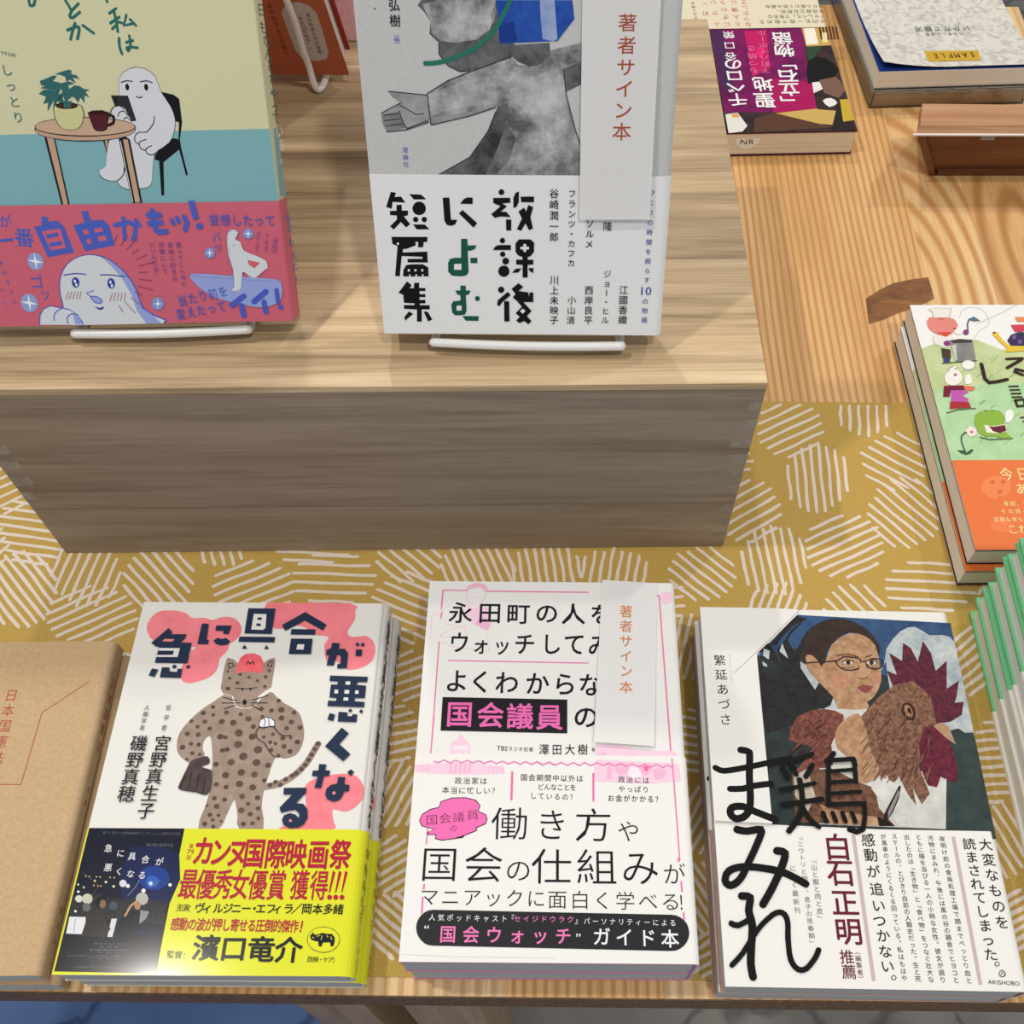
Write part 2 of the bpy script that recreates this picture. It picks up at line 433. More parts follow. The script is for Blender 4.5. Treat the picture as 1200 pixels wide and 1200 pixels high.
# ------------------------------------------------------------------ printed data (tenths of a millimetre on each page)
ART={}
ART['A']=[
('p','N:f07f88:fb8d97:60',[50,1705,46,1726,49,1747,55,1766,64,1783,77,1799,94,1810,115,1816,140,1818,165,1818,189,1815,213,1811,234,1804,249,1794,261,1783,276,1774,297,1772,321,1774,342,1774,358,1770,370,1764,384,1761,401,1766,419,1775,438,1781,456,1782,475,1781,493,1776,510,1765,527,1750,539,1735,546,1720,549,1703,550,1688,547,1674,540,1660,532,1648,522,1638,510,1630,501,1621,499,1609,499,1596,496,1581,486,1567,473,1551,463,1535,462,1518,464,1501,463,1484,458,1467,450,1452,439,1439,424,1427,405,1417,386,1410,368,1403,349,1398,331,1396,314,1399,298,1406,286,1418,279,1440,275,1467,277,1495,289,1524,306,1554,307,1580,279,1599,234,1614,192,1625,158,1629,127,1628,101,1635,79,1654,61,1680]),
('p','e9e7e1',[303,1602,330,1600,310,1581]),
('p','N:f07f88:fb8d97:60',[657,1866,701,1868,1101,1868,1104,1868,1147,1848,1134,1821,1140,1795,1138,1767,1124,1735,1110,1706,1109,1687,1116,1675,1130,1668,1150,1666,1176,1671,1203,1674,1228,1663,1248,1643,1260,1617,1265,1587,1263,1556,1253,1528,1231,1505,1204,1489,1177,1480,1153,1477,1138,1476,1123,1482,1095,1505,1065,1527,1039,1524,1018,1526,1002,1570,995,1618,1005,1643,1014,1658,1005,1667,988,1671,966,1673,940,1677,913,1697,887,1717,861,1727,837,1731,815,1725,791,1717,754,1711,719,1713,701,1731,688,1763,643,1818]),
('p','N:f07f88:fb8d97:60',[1013,882,1035,895,1060,905,1081,910,1103,914,1134,919,1169,923,1204,921,1236,912,1259,892,1274,866,1282,838,1282,810,1270,783,1252,760,1232,744,1212,735,1191,735,1173,740,1157,744,1145,745,1142,735,1144,720,1150,702,1155,682,1169,661,1152,644,1037,640,921,643,898,653,915,664,964,666,1014,670,1023,690,1018,720,1012,764,1004,808,997,835,995,853,1001,869]),
('p','N:988373:a8968a:90',[521,1334,498,1317,474,1295,447,1275,421,1252,395,1223,372,1191,350,1157,335,1123,332,1088,336,1056,344,1032,357,1012,382,991,406,976,417,968,428,969,459,984,484,1005,479,1023,467,1042,464,1065,466,1086,476,1105,489,1112,499,1096,508,1064,519,1019,528,962,535,889,539,819,535,778,529,743,517,692,519,650,566,641,617,650,633,675,640,709,651,749,661,782,667,789,672,778,683,747,694,709,697,675,712,650,772,639,826,649,821,695,802,751,799,795,800,835,804,874,812,913,819,962,830,1000,851,1003,876,997,904,1003,929,1015,944,1038,953,1067,957,1099,955,1134,945,1173,931,1209,916,1235,896,1255,866,1273,834,1289,808,1309,785,1328,769,1345,753,1351,731,1334,709,1308,690,1282,666,1261,625,1258,586,1269,571,1300,561,1330,542,1339]),
('s','N:988373:a8968a:90',34,[792,852,812,856,840,861,866,869,890,880,912,894,932,910,952,929,969,951,985,973,997,996,1007,1019,1016,1038,1022,1053,1027,1065,1031,1073]),
('s','eeebe4',5,[692,1277,665,1266,637,1261,602,1269,578,1307,569,1326,515,1341,498,1369]),
('p','N:988373:a8968a:90',[503,1542,534,1533,561,1510,624,1524,691,1511,719,1534,746,1544,754,1524,755,1434,755,1377,721,1352,696,1327,692,1277,665,1266,637,1261,602,1269,578,1307,569,1326,515,1341,498,1369,496,1433,496,1497]),
('p','N:ee5a66:f4747c:80',[559,1452,558,1497,571,1543,594,1564,635,1568,672,1553,693,1518,700,1460,670,1454,627,1465,593,1462]),
('s','1a1b20',6,[607,1504,612,1520,627,1507,639,1522,646,1503]),
('s','1a1b20',5,[514,1510,532,1510,547,1494,522,1481,514,1507]),
('s','1a1b20',5,[716,1498,724,1518,739,1521,738,1491,716,1497]),
('s','1a1b20',5,[573,1370,626,1367,682,1374]),
('p','1a1b20',[603,1367,617,1366,613,1352]),
('p','1a1b20',[643,1366,658,1368,653,1354]),
('p','1a1b20',[644,1294,643,1287,641,1282,637,1279,632,1279,627,1282,623,1287,621,1294,621,1300,623,1305,627,1308,632,1308,637,1306,641,1300]),
('s','1a1b20',5,[521,1319,591,1300]),
('s','1a1b20',5,[518,1288,613,1289]),
('s','1a1b20',5,[535,1257,594,1279]),
('s','1a1b20',5,[671,1305,747,1332]),
('s','1a1b20',5,[667,1290,748,1290]),
('s','1a1b20',5,[672,1277,722,1249]),
('p','N:55403a:6b544a:200',[392,1195,393,1188,389,1182,382,1181,375,1184,372,1190,374,1197,379,1200,386,1200]),
('p','N:55403a:6b544a:200',[446,1238,447,1230,443,1223,434,1221,426,1225,422,1232,424,1240,431,1245,440,1244]),
('p','N:55403a:6b544a:200',[488,1271,488,1263,484,1257,477,1256,470,1259,466,1266,468,1273,474,1277,482,1276]),
('p','N:55403a:6b544a:200',[495,1227,496,1221,493,1216,486,1214,480,1217,477,1223,478,1229,484,1232,490,1232]),
('p','N:55403a:6b544a:200',[430,1165,431,1158,427,1152,419,1150,412,1153,409,1160,411,1167,417,1171,424,1170]),
('p','N:55403a:6b544a:200',[463,1192,464,1184,459,1177,451,1176,443,1179,439,1187,441,1194,448,1199,457,1198]),
('p','N:55403a:6b544a:200',[492,1155,493,1148,489,1143,481,1141,474,1144,471,1151,473,1157,479,1161,486,1161]),
('p','N:55403a:6b544a:200',[388,1128,389,1119,384,1113,376,1111,367,1114,363,1122,365,1130,372,1135,381,1134]),
('p','N:55403a:6b544a:200',[443,1123,444,1114,439,1108,431,1106,423,1109,418,1117,420,1125,428,1130,437,1129]),
('p','N:55403a:6b544a:200',[379,1057,380,1049,375,1042,366,1039,357,1043,353,1051,355,1060,363,1065,372,1064]),
('p','N:55403a:6b544a:200',[414,1075,415,1068,410,1062,403,1061,396,1064,393,1070,395,1077,400,1081,408,1080]),
('p','N:55403a:6b544a:200',[453,1070,454,1063,450,1057,443,1056,436,1059,432,1065,434,1072,440,1076,448,1075]),
('p','N:55403a:6b544a:200',[429,1026,430,1019,426,1013,419,1012,412,1015,409,1021,410,1028,416,1032,424,1031]),
('p','N:55403a:6b544a:200',[466,1020,467,1014,463,1009,457,1007,451,1010,448,1015,450,1021,455,1025,461,1024]),
('p','N:55403a:6b544a:200',[408,993,408,988,405,983,399,982,394,984,391,990,392,995,397,998,403,997]),
('p','N:55403a:6b544a:200',[561,1242,562,1234,558,1228,550,1226,542,1230,539,1237,541,1244,547,1249,555,1248]),
('p','N:55403a:6b544a:200',[634,1232,634,1225,630,1219,623,1218,616,1221,612,1227,614,1234,620,1238,628,1238]),
('p','N:55403a:6b544a:200',[549,1194,551,1184,545,1176,535,1173,525,1178,520,1187,523,1196,531,1202,542,1201]),
('p','N:55403a:6b544a:200',[608,1189,610,1178,603,1170,592,1167,582,1172,577,1182,579,1192,589,1198,600,1197]),
('p','N:55403a:6b544a:200',[680,1210,682,1200,676,1192,666,1190,656,1194,651,1203,654,1213,662,1218,673,1217]),
('p','N:55403a:6b544a:200',[709,1167,710,1159,705,1152,697,1150,688,1154,684,1162,687,1170,694,1175,703,1174]),
('p','N:55403a:6b544a:200',[556,1115,557,1105,551,1097,542,1095,532,1099,527,1108,530,1117,538,1123,548,1122]),
('p','N:55403a:6b544a:200',[578,1110,578,1102,574,1097,567,1095,560,1098,557,1105,559,1112,565,1115,572,1115]),
('p','N:55403a:6b544a:200',[650,1136,651,1123,643,1112,629,1109,617,1115,610,1127,614,1140,625,1147,639,1146]),
('p','N:55403a:6b544a:200',[717,1117,718,1105,711,1096,700,1093,688,1098,683,1109,686,1120,696,1126,708,1125]),
('p','N:55403a:6b544a:200',[656,1076,657,1063,649,1053,636,1050,623,1055,617,1067,620,1080,632,1087,646,1086]),
('p','N:55403a:6b544a:200',[577,1042,578,1034,573,1028,565,1026,557,1029,553,1037,555,1044,562,1048,570,1048]),
('p','N:55403a:6b544a:200',[599,1047,600,1039,595,1033,587,1031,579,1035,575,1042,577,1049,584,1054,593,1053]),
('p','N:55403a:6b544a:200',[692,1014,693,1001,685,991,672,988,659,993,653,1005,656,1018,668,1025,682,1024]),
('p','N:55403a:6b544a:200',[758,1050,760,1037,752,1026,738,1023,725,1029,719,1041,723,1053,734,1061,748,1059]),
('p','N:55403a:6b544a:200',[634,984,635,972,628,963,617,961,606,966,600,976,603,987,613,993,625,992]),
('p','N:55403a:6b544a:200',[760,983,762,971,754,962,742,959,730,964,724,975,727,987,738,993,751,992]),
('p','N:55403a:6b544a:200',[814,968,815,958,809,951,800,948,790,953,786,961,789,970,797,976,807,975]),
('p','N:55403a:6b544a:200',[559,971,560,962,555,955,546,953,537,957,533,965,535,973,543,978,552,977]),
('p','N:55403a:6b544a:200',[619,917,620,906,613,897,602,895,591,899,585,910,588,920,598,926,610,925]),
('p','N:55403a:6b544a:200',[692,932,693,921,687,912,675,909,664,914,659,924,662,935,672,941,684,940]),
('p','N:55403a:6b544a:200',[757,921,758,911,752,903,741,900,731,905,726,914,729,924,738,930,749,928]),
('p','N:55403a:6b544a:200',[806,890,806,883,802,877,794,876,787,879,784,885,786,892,792,896,800,895]),
('p','N:55403a:6b544a:200',[577,869,578,862,573,856,565,854,558,857,554,864,556,871,563,876,571,875]),
('p','N:55403a:6b544a:200',[626,856,627,848,622,842,614,841,607,844,603,851,605,858,612,862,620,862]),
('p','N:55403a:6b544a:200',[693,875,695,864,688,855,676,852,665,857,660,867,663,878,673,884,685,883]),
('p','N:55403a:6b544a:200',[758,857,759,847,753,839,742,836,732,841,728,850,730,860,739,865,750,864]),
('p','N:55403a:6b544a:200',[579,801,580,794,576,788,568,786,561,789,557,796,559,803,566,807,573,806]),
('p','N:55403a:6b544a:200',[630,794,631,787,626,781,618,779,611,782,607,789,609,796,616,800,624,800]),
('p','N:55403a:6b544a:200',[712,811,713,803,708,796,699,794,691,798,687,806,689,814,697,818,706,817]),
('p','N:55403a:6b544a:200',[787,805,788,797,783,790,775,788,767,792,763,799,765,807,772,811,781,810]),
('p','N:55403a:6b544a:200',[599,762,600,754,595,747,587,745,578,749,574,756,576,764,584,769,593,768]),
('p','N:55403a:6b544a:200',[547,763,548,758,545,755,541,754,537,756,535,760,536,764,539,766,544,766]),
('p','N:55403a:6b544a:200',[744,774,744,768,740,763,734,761,728,764,725,770,726,776,732,779,739,778]),
('p','N:55403a:6b544a:200',[721,744,722,735,716,727,707,725,698,729,693,738,696,746,704,751,714,750]),
('p','N:55403a:6b544a:200',[796,752,797,745,792,739,785,738,778,741,775,747,777,754,783,758,791,757]),
('p','N:55403a:6b544a:200',[764,724,764,717,760,711,752,709,745,713,741,719,743,726,750,731,758,730]),
('p','N:55403a:6b544a:200',[572,719,573,713,569,708,562,706,556,709,552,715,554,721,560,725,567,724]),
('p','N:55403a:6b544a:200',[612,716,612,711,609,707,603,705,598,708,595,713,597,718,602,721,607,720]),
('p','N:55403a:6b544a:200',[587,695,588,689,585,685,579,684,574,686,571,691,572,696,577,699,583,699]),
('p','N:55403a:6b544a:200',[804,703,804,697,801,693,795,692,789,694,786,699,788,705,793,708,799,707]),
('p','N:55403a:6b544a:200',[626,687,626,684,624,681,620,680,616,681,614,685,615,688,619,690,623,690]),
('p','N:55403a:6b544a:200',[556,677,557,669,553,663,544,661,537,665,533,672,535,679,542,683,550,682]),
('p','N:55403a:6b544a:200',[739,676,740,669,735,663,727,662,720,665,717,671,719,678,725,682,733,682]),
('p','N:55403a:6b544a:200',[780,679,780,673,777,668,770,667,764,670,761,675,763,681,768,684,775,684]),
('p','N:55403a:6b544a:200',[597,663,598,656,594,651,587,650,581,653,578,658,579,665,585,668,592,667]),
('p','N:55403a:6b544a:200',[785,1253,786,1246,782,1240,774,1238,767,1242,764,1248,766,1255,772,1259,780,1259]),
('p','N:55403a:6b544a:200',[839,1259,840,1249,834,1241,823,1239,814,1243,809,1252,812,1262,821,1267,831,1266]),
('p','N:55403a:6b544a:200',[900,1243,901,1235,896,1229,889,1228,882,1231,879,1238,881,1245,887,1249,895,1248]),
('p','N:55403a:6b544a:200',[813,1307,813,1300,809,1294,802,1292,796,1296,793,1302,795,1308,801,1312,808,1312]),
('p','N:55403a:6b544a:200',[844,1214,845,1205,839,1198,830,1196,821,1200,817,1208,820,1217,828,1222,837,1221]),
('p','N:55403a:6b544a:200',[895,1193,896,1185,891,1179,883,1177,875,1180,871,1188,874,1196,881,1200,889,1199]),
('p','N:55403a:6b544a:200',[875,1159,876,1152,872,1146,864,1144,857,1147,854,1154,856,1161,862,1165,870,1164]),
('p','N:55403a:6b544a:200',[942,1163,943,1155,938,1149,929,1147,922,1151,918,1158,920,1166,927,1170,936,1169]),
('p','N:55403a:6b544a:200',[809,1126,809,1121,806,1117,800,1116,795,1118,793,1123,794,1128,799,1131,805,1130]),
('p','N:55403a:6b544a:200',[865,1108,865,1100,861,1094,852,1092,845,1095,841,1103,843,1110,850,1115,859,1114]),
('p','N:55403a:6b544a:200',[899,1110,900,1105,896,1100,891,1099,886,1101,884,1106,885,1111,890,1114,895,1114]),
('p','N:55403a:6b544a:200',[766,1111,766,1106,763,1101,757,1100,751,1102,749,1108,750,1113,755,1116,761,1116]),
('p','N:55403a:6b544a:200',[802,1084,803,1078,799,1073,793,1072,787,1075,784,1080,786,1086,791,1090,797,1089]),
('p','N:55403a:6b544a:200',[829,1077,830,1071,826,1067,820,1065,815,1068,812,1073,814,1079,819,1082,825,1081]),
('p','N:55403a:6b544a:200',[940,1088,941,1080,936,1073,927,1071,919,1075,915,1082,917,1090,925,1095,934,1094]),
('p','N:55403a:6b544a:200',[877,1064,877,1056,873,1049,864,1048,857,1051,853,1058,855,1066,862,1070,871,1069]),
('p','N:55403a:6b544a:200',[814,1044,815,1038,811,1032,804,1031,798,1034,795,1040,797,1046,802,1050,809,1049]),
('p','N:55403a:6b544a:200',[910,1038,910,1030,906,1024,897,1022,890,1026,886,1033,888,1040,895,1045,904,1044]),
('p','N:55403a:6b544a:200',[854,1014,854,1008,850,1003,844,1001,837,1004,834,1010,836,1016,842,1020,849,1019]),
('p','N:55403a:6b544a:200',[742,1219,743,1213,739,1209,733,1207,728,1210,725,1215,726,1221,731,1224,738,1224]),
('p','N:55403a:6b544a:200',[733,1262,734,1255,730,1250,723,1248,717,1251,713,1257,715,1264,721,1268,728,1267]),
('p','N:55403a:6b544a:200',[526,1464,526,1459,523,1456,519,1456,515,1458,513,1461,515,1465,519,1467,523,1467]),
('p','N:55403a:6b544a:200',[543,1427,543,1422,539,1418,533,1417,528,1420,526,1425,528,1429,534,1432,539,1431]),
('p','N:55403a:6b544a:200',[594,1449,594,1443,589,1439,583,1438,578,1441,576,1446,578,1451,584,1454,590,1453]),
('p','N:55403a:6b544a:200',[588,1401,588,1395,583,1391,577,1390,571,1393,568,1398,571,1404,577,1407,584,1406]),
('p','N:55403a:6b544a:200',[547,1370,547,1363,542,1358,534,1357,528,1360,525,1366,528,1373,534,1376,542,1375]),
('p','N:55403a:6b544a:200',[641,1433,641,1428,637,1424,631,1423,626,1426,625,1430,627,1435,632,1438,637,1437]),
('p','N:55403a:6b544a:200',[688,1414,688,1409,684,1405,678,1404,673,1407,671,1412,673,1416,678,1419,684,1418]),
('p','N:55403a:6b544a:200',[731,1383,731,1378,727,1373,721,1373,715,1375,713,1380,716,1385,721,1388,727,1387]),
('p','N:55403a:6b544a:200',[738,1472,738,1467,735,1463,729,1463,725,1465,723,1469,725,1474,730,1476,735,1475]),
('p','N:55403a:6b544a:200',[727,1437,727,1431,723,1427,716,1426,711,1429,709,1434,711,1439,717,1442,723,1441]),
('p','N:55403a:6b544a:200',[836,869,837,862,834,855,827,852,819,854,815,859,816,866,822,872,830,873]),
('p','N:55403a:6b544a:200',[859,884,861,877,857,871,850,868,843,869,839,875,840,882,846,887,853,888]),
('p','N:55403a:6b544a:200',[885,870,887,863,883,857,876,854,869,855,865,861,866,868,871,873,879,874]),
('p','N:55403a:6b544a:200',[907,898,909,891,905,884,898,881,890,882,886,888,888,895,893,901,901,902]),
('p','N:55403a:6b544a:200',[936,917,938,910,934,904,927,900,920,902,916,908,917,915,923,920,930,921]),
('p','N:55403a:6b544a:200',[955,931,957,924,953,917,946,914,938,915,934,921,935,928,941,934,949,934]),
('p','N:55403a:6b544a:200',[976,950,978,943,974,936,967,933,959,934,955,940,957,947,963,953,970,954]),
('p','N:55403a:6b544a:200',[993,971,994,964,991,958,983,954,976,956,972,962,973,969,979,974,987,975]),
('p','N:55403a:6b544a:200',[1006,997,1008,990,1004,984,997,980,989,982,985,988,986,995,992,1001,1000,1001]),
('p','N:55403a:6b544a:200',[1017,1024,1018,1017,1014,1010,1007,1007,1000,1008,996,1014,997,1022,1003,1027,1011,1028]),
('p','N:55403a:6b544a:200',[1029,1053,1030,1046,1026,1039,1019,1036,1012,1038,1008,1044,1009,1051,1015,1056,1023,1057]),
('p','N:55403a:6b544a:200',[1041,1080,1042,1073,1038,1066,1031,1063,1023,1064,1019,1070,1021,1078,1027,1083,1034,1084]),
('p','N:46393a:574a4a:120',[499,1005,513,989,515,969,494,959,477,951,499,944,528,937,535,927,537,912,543,884,546,855,542,830,533,812,516,811,498,816,487,819,477,823,464,824,449,826,427,829,406,833,393,838,386,847,388,862,393,882,400,907,407,932,413,956,420,976,433,987,451,994,476,1003]),
('s','2c2426',5,[410,904,398,840]),
('s','2c2426',5,[438,918,436,840]),
('s','2c2426',5,[476,915,476,826]),
('s','2c2426',5,[507,897,510,826]),
('s','1a1b20',4,[829,1004,818,1011,802,1026,784,1051,766,1077,747,1087,731,1095,721,1111,716,1129,720,1146,729,1159,734,1159,740,1155,749,1157,760,1159,777,1163,795,1163,810,1150,824,1133,837,1122,852,1115,875,1114,894,1115]),
('p','eeeef2',[726,1163,723,1177,727,1193,736,1203,749,1210,763,1211,778,1208,791,1201,801,1190,806,1175,806,1163,796,1161,781,1162,766,1158,750,1155,736,1157]),
('s','1a1b20',4,[726,1161,727,1193,749,1210,778,1208,801,1190,804,1163,778,1163,768,1205]),
('s','1a1b20',4,[750,1155,755,1186,746,1207]),
('s','1a1b20',4,[726,1161,750,1155,774,1163]),
('p','22304a',[166,1709,191,1685,182,1673,267,1673,264,1649,246,1625,304,1623,303,1505,135,1507,137,1540,138,1599,120,1600,93,1621]),
('p','22304a',[128,1475,162,1469,150,1427,119,1436]),
('p','22304a',[178,1482,218,1481,220,1459,260,1456,260,1474,283,1475,285,1423,178,1425]),
('p','22304a',[231,1495,250,1495,250,1477,232,1477]),
('p','22304a',[303,1494,321,1494,320,1477,303,1477]),
('p','22304a',[337,1737,372,1735,378,1643,390,1641,390,1615,335,1616,336,1727]),
('p','22304a',[414,1726,494,1725,487,1674,459,1677,456,1694,414,1695]),
('p','22304a',[414,1637,433,1652,461,1646,478,1653,502,1634,491,1614,459,1609,431,1617]),
('p','22304a',[566,1830,710,1829,713,1677,569,1680]),
('p','22304a',[547,1661,733,1660,734,1628,546,1631]),
('p','22304a',[581,1614,597,1591,571,1590]),
('p','22304a',[696,1613,711,1590,686,1589]),
('p','f08a92',[150,1630,158,1644,211,1643,202,1629]),
('p','e9e7e1',[139,1591,249,1591,247,1540,137,1540,139,1551,221,1552,222,1576,141,1576]),
('p','e9e7e1',[601,1796,668,1794,675,1712,664,1701,602,1702]),
('p','22304a',[625,1775,647,1775,648,1759,625,1760]),
('p','22304a',[624,1739,648,1738,648,1722,624,1724]),
('p','22304a',[872,1809,993,1735,979,1699,876,1759,781,1696,759,1730]),
('p','22304a',[813,1707,939,1706,940,1674,812,1675]),
('p','22304a',[818,1651,931,1651,934,1562,819,1561]),
('p','22304a',[1036,1628,1076,1625,1075,1593,1105,1594,1126,1569,1129,1482,1079,1481,1078,1507,1094,1507,1091,1546,1082,1558,1070,1558,1060,1497,1022,1499,1029,1556,1014,1556,1012,1586,1034,1597]),
('p','22304a',[1165,1591,1197,1590,1198,1552,1166,1553]),
('p','22304a',[1049,1441,1242,1435,1241,1405,1193,1406,1190,1390,1238,1386,1239,1317,1188,1318,1188,1300,1240,1296,1239,1267,1054,1273,1055,1303,1094,1301,1096,1317,1059,1320,1058,1391,1091,1391,1092,1408,1048,1411]),
('p','22304a',[1070,1235,1099,1227,1093,1192,1063,1200]),
('p','22304a',[1114,1242,1159,1239,1162,1219,1184,1219,1185,1230,1210,1228,1210,1187,1116,1190]),
('p','22304a',[1172,1260,1183,1249,1173,1238,1161,1249]),
('p','22304a',[1226,1257,1238,1245,1229,1233,1217,1245]),
('p','22304a',[1178,1619,1178,1615,1176,1611,1172,1609,1168,1609,1164,1611,1161,1615,1159,1619,1160,1624,1162,1627,1166,1629,1170,1630,1174,1628,1177,1624]),
('p','22304a',[1206,1618,1206,1614,1204,1610,1200,1608,1196,1608,1192,1610,1189,1613,1187,1618,1188,1623,1190,1626,1194,1628,1198,1628,1202,1626,1205,1623]),
('p','e9e7e1',[857,1618,893,1617,892,1587,855,1588]),
('p','e9e7e1',[1132,1408,1156,1408,1155,1389,1132,1391]),
('p','e9e7e1',[1081,1362,1099,1361,1099,1341,1081,1342]),
('p','e9e7e1',[1132,1361,1156,1360,1155,1340,1132,1341]),
('p','e9e7e1',[1186,1359,1203,1358,1204,1339,1186,1340]),
('p','e9e7e1',[1132,1320,1155,1319,1156,1302,1131,1303]),
('p','22304a',[1140,1158,1179,1127,1138,1071,1198,1020,1167,982,1068,1059]),
('p','22304a',[1051,968,1087,966,1085,937,1109,935,1107,908,1082,906,1076,847,1043,849,1052,905,1024,907,1024,934,1052,936]),
('p','22304a',[1208,943,1227,928,1212,909,1192,926]),
('p','22304a',[1151,904,1186,902,1185,867,1211,863,1211,831,1189,832,1182,807,1168,787,1141,780,1112,792,1099,814,1101,843,1120,863,1150,870]),
('p','22304a',[896,847,1004,849,1007,825,965,772,1001,769,1024,742,1030,703,1017,670,989,655,952,651,920,667,909,692,916,714,942,724,970,717,988,700,989,719,967,739,940,736,901,725,889,749,940,814,899,814]),
('p','f08a92',[1149,823,1148,820,1146,817,1143,815,1140,815,1136,817,1133,819,1132,823,1133,827,1135,830,1138,831,1141,831,1145,830,1147,827]),
('p','f08a92',[957,687,957,684,955,682,953,681,950,681,947,682,944,684,943,687,943,690,945,693,948,694,951,694,954,693,956,691]),
('t','1c1c20','人類学者',149,1258,148,1151,27,30,0,0,1),
('t','1c1c20','哲学者',257,1259,257,1152,28,31,0,0,1),
('t','1c1c20','宮野真生子',265,1070,257,732,84,86,10,0,1),
('t','1c1c20','磯野真穂',150,1069,146,813,85,87,10,0,1),
]
